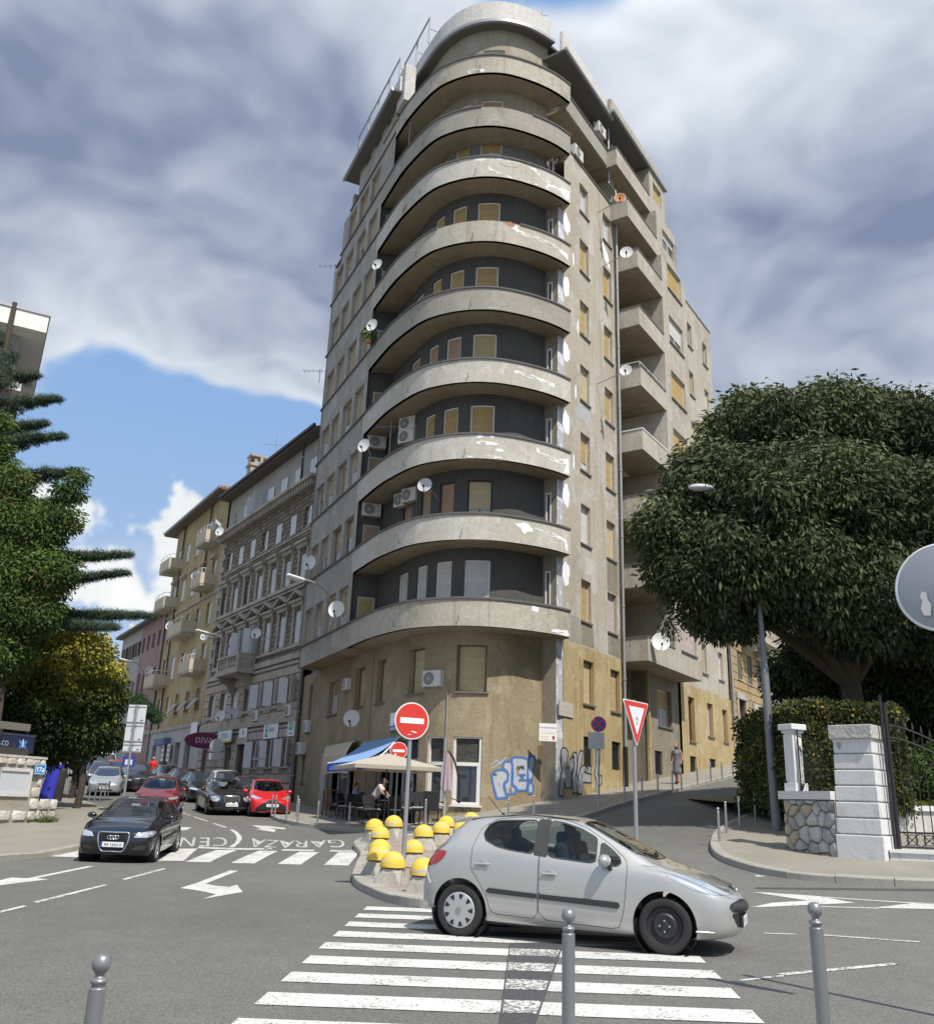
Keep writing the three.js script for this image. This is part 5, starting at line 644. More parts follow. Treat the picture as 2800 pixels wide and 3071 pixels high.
{
M.ochreStone = plaster([0.40, 0.29, 0.145], [0.26, 0.18, 0.09], [0.44, 0.37, 0.24], 91, { m: 4 }); M.ashlar = plaster([0.33, 0.28, 0.20], [0.22, 0.185, 0.13], [0.4, 0.36, 0.28], 92, { m: 4, bump: 0.02 });
const h = thing('rusticated_house', 'ochre rusticated townhouse with a stone balcony over its tall doorway, up the climbing street', 'building');
const low = [[21.5, 22.85, 4.4, 7.8], [24.65, 25.6, 4.6, 7.5], [21.8, 22.7, 8.95, 10.55], [23.75, 24.7, 8.9, 10.6], [25.7, 26.6, 8.9, 10.6], [21.6, 22.6, 12.4, 14.6], [23.6, 24.7, 12.4, 14.6], [25.7, 26.7, 12.4, 14.6], [21.6, 22.6, 16.5, 18.5], [23.6, 24.7, 16.5, 18.5], [25.7, 26.7, 16.5, 18.5]];
part('wall', wallGeo(new MB(), fR, 20.4, 27.6, 2.5, 21, -0.05, low, 0.25).build(), M.joint, h); const mb = new MB(); for (let y = 4.0; y < 11.4; y += 0.44) { for (let t = 20.45, i = 0; t < 27.5; i++) { const e = Math.min(27.55, t + 0.95 - (i === 0 && Math.round(y / 0.44) % 2 ? 0.45 : 0)); let a = t + 0.015, b = e - 0.015, ok = true; for (const q of low) if (y + 0.4 > q[2] && y < q[3] && b > q[0] && a < q[1]) { if (a < q[0] - 0.15) b = Math.min(b, q[0]); else if (b > q[1] + 0.15) a = Math.max(a, q[1]); else ok = false; } if (ok) bbox(mb, fR, a, b, y, y + 0.39, -0.06, 0.02, { noback: 1 }); t = e; } } part('stone_blocks', mb.build(), M.ochreStone, h, 'stuff'); part('wall', wallGeo(new MB(), fR, 20.4, 27.6, 11.5, 21, -0.02, low, 0.2).build(), M.ashlar, h);
low.slice(2).forEach((q) => shutterWindow(h, fR, ...q, { kind: 'shut', mat: M.shutterGreen || (M.shutterGreen = new THREE.MeshStandardMaterial({ color: col([0.12, 0.125, 0.105]), roughness: 0.7, bumpMap: slatBump, bumpScale: 0.012 })) }));
for (const q of low.slice(0, 2)) { part('door', bbox(new MB(), fR, q[0], q[1], q[2], q[3], -0.3, -0.22).build(), std([0.07, 0.04, 0.025], 0.7), h); const m = new MB(); bbox(m, fR, q[0] - 0.3, q[0], q[2] - 0.6, q[3], 0, 0.1); bbox(m, fR, q[1], q[1] + 0.3, q[2] - 0.6, q[3], 0, 0.1); bbox(m, fR, q[0] - 0.35, q[1] + 0.35, q[3], q[3] + 0.35, 0, 0.13); part('door_surround', m.build(), M.trim, h); }
const b = new THREE.Group(); b.name = 'balcony'; h.add(b); part('slab', bbox(new MB(), fR, 22.6, 26.4, 11.3, 11.65, -0.05, 1.15).build(), M.trim, b); const m = new MB(); bbox(m, fR, 22.7, 26.3, 12.55, 12.75, 0.85, 1.12); for (const t of [22.7, 26.0]) bbox(m, fR, t, t + 0.3, 11.65, 12.55, 0.85, 1.1); for (let t = 23.1; t < 26; t += 0.28) { const a = fR.p(t, 0, 1.0); m.lathe([[0.05, 0], [0.09, 0.2], [0.1, 0.3], [0.05, 0.6], [0.08, 0.9]], a[0], 11.65, a[2], 8); } bbox(m, fR, 22.7, 22.9, 11.65, 12.75, 0.05, 0.85); part('balustrade', m.build(), M.trim, b); for (const t of [23, 25.6]) part('console', bbox(new MB(), fR, t, t + 0.3, 10.7, 11.3, -0.02, 0.8).build(), M.trim, b); part('cornice', bbox(new MB(), fR, 20.4, 27.7, 11.35, 11.65, -0.05, 0.2).build(), M.trim, h); part('roof', bbox(new MB(), fR, 20.4, 27.7, 21, 21.3, -8, 0.6).build(), M.tile, h); solidBlock(h, fR, 20.5, 27.5, 3, 21, 7);
const g = thing('worn_house', 'worn stone house with narrow shuttered windows behind the dark trees, farthest up the right street', 'building'); const H = []; for (let i = 0; i < 5; i++) for (const y of [6.9, 10, 13.4, 17]) H.push([28.9 + i * 2.6, 29.8 + i * 2.6, y + i * 0.2, y + 1.9 + i * 0.2]);
part('wall', wallGeo(new MB(), fR, 27.6, 42, 3, 21, -0.1, H, 0.22).build(), M.ashlar, g); H.forEach((q) => shutterWindow(g, fR, ...q, { kind: 'shut', mat: M.shutterGreen })); part('string_course', bbox(new MB(), fR, 27.6, 42, 12.2, 12.5, -0.15, 0.05).build(), M.trim, g); part('roof', bbox(new MB(), fR, 27.6, 42, 21, 21.3, -8, 0.5).build(), M.tile, g); solidBlock(g, fR, 27.7, 42, 3, 21, 7);
}
function hitF(f, px, py, d = 0) {
const r = ray(px, py);
const g = (t) => { const a = f.p(t, 0, d); return a[0] * r[2] - a[2] * r[0]; };
const lo = f.len ? 0 : -40, hi = f.len || 60, n = 400; let prev = g(lo), best = null;
for (let i = 1; i <= n; i++) { const t = lerp(lo, hi, i / n), v = g(t); if (prev * v <= 0) { const t0 = lerp(lo, hi, (i - 1) / n), tt = t0 + (t - t0) * prev / (prev - v || 1e-9), a = f.p(tt, 0, d), k = Math.hypot(a[0], a[2]) / Math.hypot(r[0], r[2]); if (a[2] < 0 && (!best || k < best[2])) best = [tt, 1.45 + r[1] * k, k]; } prev = v; }
return best || [0, 2, 1];
}
const Zc = (x, y) => [860 + x / 2.88, 1400 + y / 2.88], Z2 = (x, y) => [880 + x / 2.9645, 2050 + y / 2.9645], Z3 = (x, y) => [1400 + x / 3.342, 2100 + y / 3.342], Z4 = (x, y) => [500 + x / 3.36, 1300 + y / 3.36], Z5 = (x, y) => [500 + x / 3.102, 1800 + y / 3.102], Z6 = (x, y) => [330 + x / 2.373, 1500 + y / 2.373], Y1 = (x, y) => [1750 + x / 3.063, 1850 + y / 3.063], Zd = (x, y) => [1600 + x / 2.88, 200 + y / 2.88], Ze = (x, y) => [1600 + x / 2.88, 900 + y / 2.88], Zf = (x, y) => [1600 + x / 2.88, 1600 + y / 2.88], Zl = (x, y) => [1000 + x / 2.4507, 1100 + y / 2.4507], Zb = (x, y) => [900 + x / 3.36, 800 + y / 3.36], E8 = (x, y) => [1800 + x / 1.838, 1900 + y / 1.838], L6 = (x, y) => [x / 3.063, 2200 + y / 3.063];
const dishShape = []; for (let i = 0; i <= 12; i++) { const r = i / 12; dishShape.push([Math.max(r, 0.001), 0.17 * r * r]); } dishShape.push([1.0, 0.15]); for (let i = 11; i >= 0; i--) { const r = i / 12; dishShape.push([Math.max(r, 0.001), 0.17 * r * r - 0.025]); }
function dish(pos, nrm, r, label, o = {}) {
const t = thing('satellite_dish', label, 'satellite dish', pos, 0, 'satellite dishes on the facades'); const q = new THREE.Quaternion().setFromUnitVectors(new THREE.Vector3(0, 1, 0), new THREE.Vector3(...nrm).normalize());
const m4 = new THREE.Matrix4().makeRotationFromQuaternion(q), mv = (g) => { g.applyMatrix4(m4); return g; };
part('reflector', mv(new MB().geo(new THREE.LatheGeometry(dishShape.map((p) => new THREE.Vector2(p[0] * r, p[1] * r)), 36)).build()), o.mat || M.dish, t);
const low = new THREE.Vector3(0, -1, 0).applyQuaternion(q.clone().invert()).setY(0).normalize(), e = low.clone().multiplyScalar(r * 0.97), tip = low.clone().multiplyScalar(r * 0.42).setY(r * 0.75);
part('feed_arm', mv(new MB().tube([[e.x, 0.14 * r, e.z], [lerp(e.x, tip.x, 0.6), 0.55 * r, lerp(e.z, tip.z, 0.6)], tip.toArray()], 0.02, 5).build()), M.dark, t); part('feed_head', mv(new MB().geo(new THREE.CylinderGeometry(0.035, 0.05, 0.14, 8), new THREE.Matrix4().setPosition(tip.x, tip.y, tip.z)).build()), o.head || M.dark, t);
const to = o.to ? o.to.map((v, i) => v - pos[i]) : [nrm[0] * -0.4, -r * 0.9, nrm[2] * -0.4]; part('mount', new MB().tube([[-nrm[0] * 0.05, -0.1 * r, -nrm[2] * 0.05], [to[0] * 0.5 - nrm[0] * 0.1, to[1] * 0.35, to[2] * 0.5 - nrm[2] * 0.1], to], 0.022, 5).build(), M.zinc, t);
return t;
}
const NL = [-0.5, 0.05, 0.85], NRt = [-0.12, 0.36, 0.9];
const dAt = (px, depth) => atDepth(px[0], px[1], depth), dF = (f, d, px) => { const h = hitF(f, px[0], px[1], d); return f.p(h[0], h[1], d); };
const dishOn = (f, d, px, rp, label, n, o = {}) => { const p = dF(f, d, px), r = rp / 2711 * Math.hypot(p[0], p[2]) * 1.0; const h = hitF(f, px[0], px[1], d); return dish(p, n, r, label, { to: f.p(h[0], h[1] - r * 1.25, Math.min(d, 0.03)), ...o }); };
dishOn(fR, 1.5, Y1(705, 232), 27, 'big white dish at the corner of the lowest balcony beside the drainpipe', [-0.02, 0.12, 1]);
dishOn(fR, 1.4, Ze(795, 607), 20, 'white dish on the railed balcony with a white handrail', [-0.35, 0.05, 0.9]); dishOn(fR, 1.3, Zd(800, 1607), 22, 'white dish on the small balcony below the rusty one', [-0.25, 0.02, 0.95]);
M.dishRust = new THREE.MeshStandardMaterial({ color: col([0.62, 0.26, 0.09]), roughness: 0.8 });
{ const d = dishOn(fR, 1.2, Zd(745, 1140), 21, 'rust-orange dish with a pale rim, highest on the right wing', [-0.25, 0.02, 0.95]); const g = d.children[0].geometry.clone(); g.scale(0.86, 0.86, 0.86); g.translate(-0.25 * 0.035, 0.02 * 0.035, 0.95 * 0.035); part('rust_stain', g, M.dishRust, d); }
dishOn(fL, 0.35, Zb(728, 592), 22, 'white dish on the left bay with a green bush under it', NL); dishOn(fL, 0.35, Zb(645, 1805), 22.5, 'white dish beside the third-floor balcony, next to an air conditioner', NL); dishOn(fL, 0.35, [1132, 794], 20, 'white dish at the upper end of the left bay, highest of that wing', NL);
dishOn(fW, 0.9, Zl(672, 872), 24, 'grey dish inside the second-floor balcony of the rounded corner', [-0.25, 0.12, 0.9], { mat: M.dishGrey }); dishOn(fL, 0.4, Zc(205, 832), 22.5, 'white dish with a brown stain at the far edge of the left bay', NL); dishOn(fL, 0.4, Zc(432, 1232), 26, 'large white dish in front of the first-floor bay windows beside the lamp arm', [-0.3, 0.08, 0.95]);
dishOn(fM, 0.5, Z2(520, 312), 25, 'off-white dish on the brown wall above the cafe awnings', [-0.25, 0.08, 0.95], { mat: M.acUnit });
dishOn(fSt, 0.6, Z5(500, 1080), 16, 'cream dish on the stone house, left of a grey one', [-0.25, 0.12, 0.9]); dishOn(fSt, 0.6, Z5(620, 1055), 16.5, 'grey dish on the stone house, right of a cream one', [-0.1, 0.12, 0.9], { mat: M.dishGrey }); dishOn(fSt, 1.2, Z5(835, 312), 16, 'white dish standing on the carved stone balcony', [-0.2, 0.12, 0.9]);
dishOn(fSt, 0.8, Z5(355, 335), 13, 'white dish at the left edge of the stone house beside a lamp head', [-0.3, 0.12, 0.9]); dishOn(fOc, 0.9, Z4(537, 990), 14, 'white dish on the topmost right balcony of the ochre house', [-0.3, 0.12, 0.9]); dishOn(fOc, 0.9, Z4(298, 1432), 14.5, 'white dish on the second balcony down of the ochre house', [-0.2, 0.12, 0.9]); dishOn(fOc, 0.9, Z4(32, 1936), 13, 'white dish beside the wide middle balcony of the ochre house', [-0.35, 0.12, 0.9]);
dishOn(fOc, 0.5, Z6(280, 1215), 13, 'grey dish between the pink house and the ochre house', [-0.2, 0.12, 0.9], { mat: M.dishGrey }); dishOn(fOc, 0.8, Z6(40, 1336), 10, 'small white dish at the far end of the grey house', [-0.3, 0.12, 0.9]); dishOn(fOc, -0.3, Z6(160, 895), 9, 'small white dish on the roof edge of the low houses', [-0.3, 0.12, 0.9]); dishOn(fR, 1.0, [2200 + 242 / 2.12, 1600 + 583 / 2.12], 16, 'white dish by the stone balcony of the rusticated house, behind the tall lamp post', [-0.3, 0.12, 0.9]);
{ const p = dF(fL, 0.3, Zb(700, 680)); const t = thing('balcony_plant', 'small green bush hanging under a dish on the left bay', 'plant', p); srand(71); const mb = new MB(); for (let i = 0; i < 90; i++) { const a = [rr(-0.28, 0.28), rr(-0.3, 0.3), rr(-0.2, 0.2)], s = 0.07; mb.quad([a[0] - s, a[1], a[2]], [a[0], a[1] - s, a[2] + rr(-0.05, 0.05)], [a[0] + s, a[1], a[2]], [a[0], a[1] + s, a[2] + rr(-0.05, 0.05)], norm2(rnd() - 0.5, 1).concat([0.3])); } part('leaves', mb.build(), std([0.09, 0.15, 0.04], 0.8), t); part('pot', new MB().cyl(0, -0.45, 0, 0.1, 0.13, 0.2, 10).build(), M.brick, t); }
function ac(f, px, d, label, o = {}) {
const h = hitF(f, px[0], px[1], d), w = o.w || 0.82, hh = o.h || 0.58, t = thing('air_conditioner', label, 'air conditioner', f.p(h[0], h[1] - hh / 2, d - 0.16), 0, 'air conditioners on the facades'), n = f.N(h[0]); t.rotation.y = Math.atan2(n[0], n[2]) + (o.turn || 0);
part('casing', new RoundedBoxGeometry(w, hh, 0.3, 2, 0.02).translate(0, hh / 2, 0), M.acUnit, t); const r = hh * 0.4, m = new MB(); m.geo(new THREE.CircleGeometry(r, 24), new THREE.Matrix4().setPosition(-w * 0.14, hh / 2, 0.153)); const fan = part('fan_opening', m.build(), M.grille, t); const g = new MB(); for (let i = 1; i <= 4; i++) g.geo(new THREE.TorusGeometry(r * i / 4, 0.007, 4, 24), new THREE.Matrix4().setPosition(-w * 0.14, hh / 2, 0.158)); for (let i = 0; i < 6; i++) g.geo(new THREE.BoxGeometry(2 * r, 0.008, 0.008), new THREE.Matrix4().makeRotationZ(i * Math.PI / 6).setPosition(-w * 0.14, hh / 2, 0.156)); part('guard', g.build(), M.acUnit, fan); const br = new MB(); for (const s of [-1, 1]) br.box(s * w * 0.35, -0.02, -0.04, 0.04, 0.04, 0.4); part('bracket', br.build(), M.zinc, t);
}
ac(fS, Zl(322, 550), 0.25, 'air conditioner in the left end of the third-floor balcony'); ac(fW, Zl(527, 415), 0.3, 'upper of two stacked air conditioners in the third-floor balcony', { turn: 0.5 }); ac(fW, Zl(520, 510), 0.3, 'lower of two stacked air conditioners in the third-floor balcony', { turn: 0.5 }); ac(fS, Zl(282, 1047), 0.25, 'air conditioner above the door in the left end of the second-floor balcony'); ac(fW, Zl(478, 977), 0.3, 'air conditioner on the dark wall left of another, second-floor balcony', { w: 0.7, turn: 0.4 }); ac(fW, Zl(540, 940), 0.3, 'air conditioner on the dark wall nearest the grey dish', { w: 0.75, turn: 0.4 });
ac(fW, [1292, 2034], 0.2, 'air conditioner on the brown front wall between two shuttered windows'); ac(fM, [1032, 2052], 0.2, 'small air conditioner between the mezzanine windows left of the rounded corner', { w: 0.7, h: 0.5 }); ac(fM, [914, 2178], 0.2, 'upper air conditioner by the drainpipe at the left end of the block', { w: 0.75 }); ac(fM, [893, 2244], 0.3, 'lower air conditioner by the drainpipe at the left end of the block', { w: 0.75 });
ac(fB, Ze(935, 990), 0.25, 'air conditioner in the white-walled recess of the right wing'); ac(fB, Ze(800, 1460), 0.5, 'left of two air conditioners in the recess partly hidden by the tree', { w: 0.72, h: 0.6 }); ac(fB, Ze(945, 1575), 0.25, 'right of two air conditioners in the recess partly hidden by the tree'); ac(fB, Zf(980, 672), 0.25, 'air conditioner in the lowest recess above the big white dish'); ac(fR, Zd(397, 745), 0.15, 'air conditioner hanging out of the long top balcony on the right front'); ac(fR, Zd(595, 545), 0.2, 'air conditioner under the highest eaves of the right wing'); ac(fB, Ze(897, 495), 0.25, 'air conditioner behind the railed balcony with the white handrail');
ac(fSt, Z5(815, 1075), 0.2, 'air conditioner under the middle mezzanine window of the stone house'); ac(fSt, Z5(1118, 1025), 0.2, 'air conditioner under the right mezzanine window of the stone house'); ac(fSt, Z4(1198, 608), 0.25, 'left air conditioner on the top cornice of the stone house', { w: 0.75 }); ac(fSt, Z4(1265, 568), 0.25, 'right air conditioner on the top cornice of the stone house', { w: 0.75 }); ac(fSt, Z4(675, 950), 0.25, 'air conditioner at the far left of the top cornice of the stone house', { w: 0.75 });
const pipe = (f, t, y0, y1, d, r, mat, label, top) => { const m = new MB(), pts = [f.p(t, y0, d), f.p(t, y1, d)]; m.tube(pts, r, 8); if (top) m.tube([f.p(t, y1, d), f.p(t, y1 + 0.15, d - 0.05), f.p(t - 0.75, y1 + 0.12, d - 0.1)], r * 0.9, 8); const g = single('drainpipe', m.build(), mat, label, 'drainpipe'); const c = new MB(); for (let y = y0 + 1.5; y < y1; y += 3.1) { const a = f.p(t, y, d); c.cyl(a[0], y, a[2], r * 1.35, r * 1.35, 0.07, 8); } part('clamp', c.build(), M.zinc, g, 'stuff'); return g; };
{ const g = pipe(fR, 5.3, 2.1, 30.9, 0.16, 0.06, M.zinc, 'grey drainpipe running the full height beside the recessed balconies', true); const a = fR.p(5.3, 0, 0.16); part('iron_sleeve', new MB().cyl(a[0], 2.1, a[2], 0.085, 0.085, 1.9, 10).build(), M.iron, g); }
pipe(fR, 20.3, 6, 21, 0.14, 0.07, M.zinc, 'drainpipe between the block and the rusticated house'); pipe(fM, 10.55, 1.1, 22, 0.14, 0.1, std([0.16, 0.165, 0.17], 0.5, 0.3), 'dark drainpipe between the stone house and the corner block'); pipe(fSt, 2.1, 18.7, 21.1, 0.3, 0.06, M.iron, 'dark rainwater pipe on the attic storey of the stone house'); pipe(fOc, 3.9, 15, 22, 0.12, 0.06, M.iron, 'dark pipe on the upper ochre wall'); pipe(fOc, 10.9, 6, 22, 0.12, 0.06, M.iron, 'far drainpipe of the ochre house'); pipe(fOc, 13.3, 3, 15.4, 0.16, 0.07, M.zinc, 'drainpipe between the ochre house and the pink house'); pipe(fR, 4.65, 31.0, 34.3, 0.1, 0.06, M.zinc, 'short drainpipe under the eaves of the right front');
{ const a = [...Array(3)].map((_, i) => i); const W = (x, y) => { const h = hitF(fW, ...Z2(x, y), 0.04); return fW.p(h[0], h[1], 0.04); }; single('condensate_pipe', new MB().tube([W(1280, 35), W(1365, 60), W(1360, 330), W(1352, 600)], 0.016, 5, 30).build(), M.frameGrey, 'thin pale pipe dropping from the front air conditioner', 'pipe'); }
const aerial = (base, h, lean, n, label, len = 1.3) => { const t = thing('tv_aerial', label, 'aerial', base), m = new MB(); m.tube([[0, 0, 0], [0, h, 0]], 0.022, 5); part('mast', m.build(), M.zinc, t); const b = new MB(); b.tube([[-len * 0.7, h * 0.82, 0], [len * 0.5, h * 0.82 + lean, 0.1]], 0.016, 4); for (let i = 0; i < n; i++) { const k = -len * 0.65 + i * len * 1.1 / n; b.tube([[k, h * 0.82, -0.22], [k, h * 0.82, 0.22]], 0.01, 4); } part('rods', b.build(), M.zinc, t); };
aerial(fW.p(2.6, COP[8] - 0.1, 1.0), 2.4, 0, 5, 'old aerial with two bars on the eighth-floor balcony'); aerial(fL.p(6.1, 28.4, 0.3), 0.9, 0.05, 5, 'aerial sticking out of the upper left bay'); aerial(fL.p(7.3, 22.7, 0.3), 0.8, 0, 6, 'aerial at the outer edge of the left bay'); aerial(fW.p(2.0, COP[3] - 0.2, 0.7), 2.3, 0.05, 4, 'thin aerial rising inside the third-floor balcony', 0.9); aerial(fSt.p(14.6, 21.5, -2.5), 5.2, 0, 5, 'tall aerial by the chimney of the stone house'); aerial(fOc.p(17, 15.5, -2), 4.2, 0.2, 5, 'aerial on the roof of the pink house'); aerial(fR.p(0.5, 36.2, -1.5), 3, 0, 2, 'thin mast on top of the rounded roof', 0.5);
{
const st = (pts, w, mat, d, f, name = 'graffiti_line') => part(name, ribbonGeo(new MB(), f, pts, w, d).build(), mat, gr), fill = (pts, mat, d, f) => part('graffiti_fill', decalGeo(new MB(), f, pts, d).build(), mat, gr);
const blue = std([0.07, 0.16, 0.42], 0.7), silver = std([0.43, 0.45, 0.48], 0.6), chrome = std([0.33, 0.335, 0.345], 0.55), ink = std([0.03, 0.03, 0.035], 0.7), halo = std([0.42, 0.50, 0.58], 0.8);
const mapW = (x, y) => { const h = hitF(fW, ...Z3(x, y), 0); return [h[0], h[1]]; }, mapR = (x, y) => { const h = hitF(fR, ...Z3(x, y), 0.015); return [h[0], h[1]]; };
let gr = thing('blue_graffiti', 'silver and blue graffiti of large letters on the rounded front wall', 'graffiti');
const shapes = [[[245, 745], [285, 705], [350, 695], [400, 715], [410, 755], [405, 800], [372, 830], [368, 870], [400, 975], [300, 985], [275, 900], [255, 820]], [[362, 640], [378, 615], [440, 612], [452, 650], [448, 760], [446, 845], [485, 880], [482, 935], [390, 942], [380, 880], [372, 840], [405, 808], [412, 740], [380, 695], [358, 690]], [[448, 585], [475, 570], [560, 572], [605, 590], [608, 640], [605, 760], [600, 860], [590, 905], [500, 905], [488, 870], [452, 845], [460, 740], [450, 640]], [[622, 575], [640, 555], [672, 565], [678, 600], [665, 690], [652, 790], [612, 800], [605, 700], [612, 620]], [[618, 830], [645, 825], [662, 870], [655, 930], [615, 935], [610, 880]]];
shapes.forEach((s, i) => { const q = s.map((p) => mapW(...p)); fill(q, silver, 0.004 + i * 0.0012, fW); st([...q, q[0]], 0.075, blue, 0.013 + i * 0.001, fW); });
for (const l of [[[520, 745], [580, 748]], [[520, 800], [585, 800], [600, 790]], [[528, 748], [560, 775], [525, 800]], [[640, 550], [676, 570], [685, 600]]]) st(l.map((p) => mapW(...p)), 0.06, blue, 0.02, fW); for (const l of [[[490, 690], [505, 655], [520, 690]], [[525, 690], [528, 655], [536, 675], [545, 655], [548, 690]], [[555, 655], [556, 690]], [[572, 655], [558, 672], [574, 690]], [[265, 745], [275, 735], [280, 752], [266, 752]], [[285, 735], [296, 738], [295, 755]]]) st(l.map((p) => mapW(...p)), 0.022, ink, 0.021, fW);
for (const l of [[[235, 650], [300, 600], [330, 640], [385, 575]], [[250, 680], [300, 650], [370, 600]]]) st(l.map((p) => mapW(...p)), 0.03, halo, 0.006, fW);
gr = thing('grey_graffiti', 'grey outlined graffiti letters on the yellow wall by the barred window', 'graffiti');
const s2 = [[[945, 480], [985, 475], [1010, 515], [1005, 610], [990, 680], [1020, 680], [1025, 600], [1045, 568], [1072, 580], [1070, 660], [1045, 740], [1042, 880], [985, 880], [975, 780], [965, 960], [920, 960], [935, 760], [950, 690], [938, 570]], [[1052, 540], [1070, 518], [1095, 530], [1100, 640], [1085, 760], [1095, 760], [1110, 560], [1130, 505], [1160, 510], [1150, 600], [1125, 700], [1105, 800], [1105, 930], [1060, 930], [1048, 760], [1075, 650], [1070, 570]], [[1120, 720], [1150, 655], [1240, 665], [1235, 740], [1180, 725], [1210, 690], [1190, 660], [1170, 720], [1245, 745], [1240, 830], [1160, 820], [1150, 940], [1105, 940], [1108, 800]], [[1288, 500], [1318, 485], [1335, 510], [1325, 640], [1305, 740], [1345, 760], [1348, 830], [1320, 870], [1300, 930], [1285, 930], [1290, 800], [1275, 750], [1290, 620]]];
s2.forEach((s, i) => { const q = s.map((p) => mapR(...p)); fill(q, chrome, 0.02 + i * 0.0012, fR); st([...q, q[0]], 0.045, ink, 0.027 + i * 0.001, fR); });
gr = thing('black_tag', 'small black graffiti tag under the white windows', 'graffiti'); for (const l of [[[1440, 1105], [1442, 1145]], [[1455, 1145], [1460, 1105], [1490, 1105], [1485, 1140]], [[1500, 1115], [1502, 1145]], [[1515, 1110], [1517, 1145]], [[1535, 1145], [1538, 1105], [1570, 1105], [1568, 1145]], [[1512, 1095], [1518, 1090]], [[1425, 1130], [1428, 1132]], [[1580, 1130], [1582, 1160]]]) st(l.map((p) => { const h = hitF(fW, ...Z2(...p), 0); return [h[0], h[1]]; }), 0.028, ink, 0.008, fW);
}
const board = (name, label, cat, c, w, h, turn, tex, depth = 0.03, backMat = M.zinc) => { const t = thing(name, label, cat, c, turn); part('panel', new THREE.BoxGeometry(w, h, depth).translate(0, 0, 0), backMat, t); part('print', new THREE.PlaneGeometry(w * 0.985, h * 0.985).translate(0, 0, depth / 2 + 0.004), tex, t); return t; };
const faceOf = (f, t) => { const n = f.N(t); return Math.atan2(n[0], n[2]); };
const onWall = (name, label, cat, f, px, d, w, h, tex) => { const q = hitF(f, px[0], px[1], d); return board(name, label, cat, f.p(q[0], q[1], d), w, h, faceOf(f, q[0]), tex); };
const txt = (g, s, x, y, font, fillS, al = 'center') => { g.font = font; g.fillStyle = fillS; g.textAlign = al; g.textBaseline = 'middle'; g.fillText(s, x, y); };
board('copy_shop_sign', 'white copy shop sign with blue heading and red arrow on the corner pilaster', 'sign', (() => { const p = atDepth(...Z3(811, 322), 32.75); return p; })(), 0.66, 0.62, 0.12, printMat(512, 480, (g, w, h) => { g.fillStyle = '#e9e6e0'; g.fillRect(0, 0, w, h); txt(g, 'FOTOKOPIRNICA', w / 2, 120, 'bold 62px sans-serif', '#2a3f9a'); g.save(); g.translate(w / 2, 50); txt(g, '', 0, 0, '20px serif', '#fff'); g.restore(); g.fillStyle = '#b33'; g.fillRect(20, 205, w - 40, 5); txt(g, 'ZALIHA NAMJEŠTAJA', w / 2, 265, '44px sans-serif', '#444'); txt(g, 'DALMACIJA', 160, 360, '48px sans-serif', '#933'); txt(g, 'NOVI DOM', 160, 425, '44px sans-serif', '#933'); g.fillStyle = '#a32b3a'; g.beginPath(); g.moveTo(410, 320); g.lineTo(470, 380); g.lineTo(440, 380); g.lineTo(440, 440); g.lineTo(380, 440); g.lineTo(380, 380); g.lineTo(350, 380); g.fill(); }));
onWall('street_name_plaque', 'pale stone street name plaque on the yellow wall near the corner', 'plaque', fR, Z3(990, 92), 0.04, 1.15, 0.52, printMat(256, 128, (g, w, h) => { g.fillStyle = '#b9b4a6'; g.fillRect(0, 0, w, h); txt(g, 'ULICA', w / 2, 40, '30px serif', '#9a9486'); txt(g, 'ŽRTAVA FAŠIZMA', w / 2, 88, '26px serif', '#9a9486'); }));
onWall('vent_grille', 'dark perforated vent in the corner wall beside the graffiti', 'vent', fW, Z3(745, 540), 0.03, 0.3, 0.62, printMat(64, 128, (g, w, h) => { g.fillStyle = '#8d7a55'; g.fillRect(0, 0, w, h); g.fillStyle = '#1c1712'; for (let i = 0; i < 4; i++) for (let j = 0; j < 8; j++) g.fillRect(6 + i * 14, 6 + j * 15, 9, 10); }));
onWall('cafe_logo_sign', 'white cafe sign with dark base, half hidden by the no entry sign', 'sign', fW, Z2(890, 345), 0.06, 0.62, 0.72, printMat(256, 300, (g, w, h) => { g.fillStyle = '#eceff2'; g.fillRect(0, 0, w, h); g.fillStyle = '#3c3a38'; g.fillRect(0, 205, w, 95); txt(g, 'MONO', w / 2, 252, 'bold 72px sans-serif', '#f2f2f2'); g.fillStyle = '#3c3a38'; g.beginPath(); g.moveTo(150, 205); g.lineTo(200, 80); g.lineTo(215, 90); g.lineTo(190, 205); g.fill(); }));
const shopSign = (label, px, w, h, draw, d = 0.1, f = fSt) => onWall('shop_sign', label, 'sign', f, px, d, w, h, printMat(320, Math.round(320 * h / w), draw));
const sava = (g, w, h) => { g.fillStyle = '#e4e6e4'; g.fillRect(0, 0, w, h); };
shopSign('grey insurance sign with green emblem above the ground-floor shutters', Z5(970, 1217), 2.1, 0.78, (g, w, h) => { sava(g, w, h); g.fillStyle = '#2a9a82'; g.fillRect(40, 12, 64, h - 24); g.strokeStyle = '#e8f0ee'; g.lineWidth = 12; g.beginPath(); g.arc(76, h * 0.36, 15, 0.6, 3.6, true); g.stroke(); g.beginPath(); g.arc(70, h * 0.66, 15, -2.6, 0.9); g.stroke(); txt(g, 'SAVA', 180, h * 0.42, 'bold 50px sans-serif', '#3b4248'); });
shopSign('small square white sign with green emblem nearest the dark drainpipe', Z5(1160, 1192), 0.95, 0.8, (g, w, h) => { sava(g, w, h); g.fillStyle = '#1f9a80'; g.fillRect(70, 16, 180, h * 0.55); g.strokeStyle = '#eef4f2'; g.lineWidth = 22; g.beginPath(); g.arc(168, h * 0.24, 34, 0.5, 3.6, true); g.stroke(); g.beginPath(); g.arc(152, h * 0.44, 34, -2.6, 0.9); g.stroke(); txt(g, 'SAVA', w / 2, h * 0.82, 'bold 58px sans-serif', '#333'); });
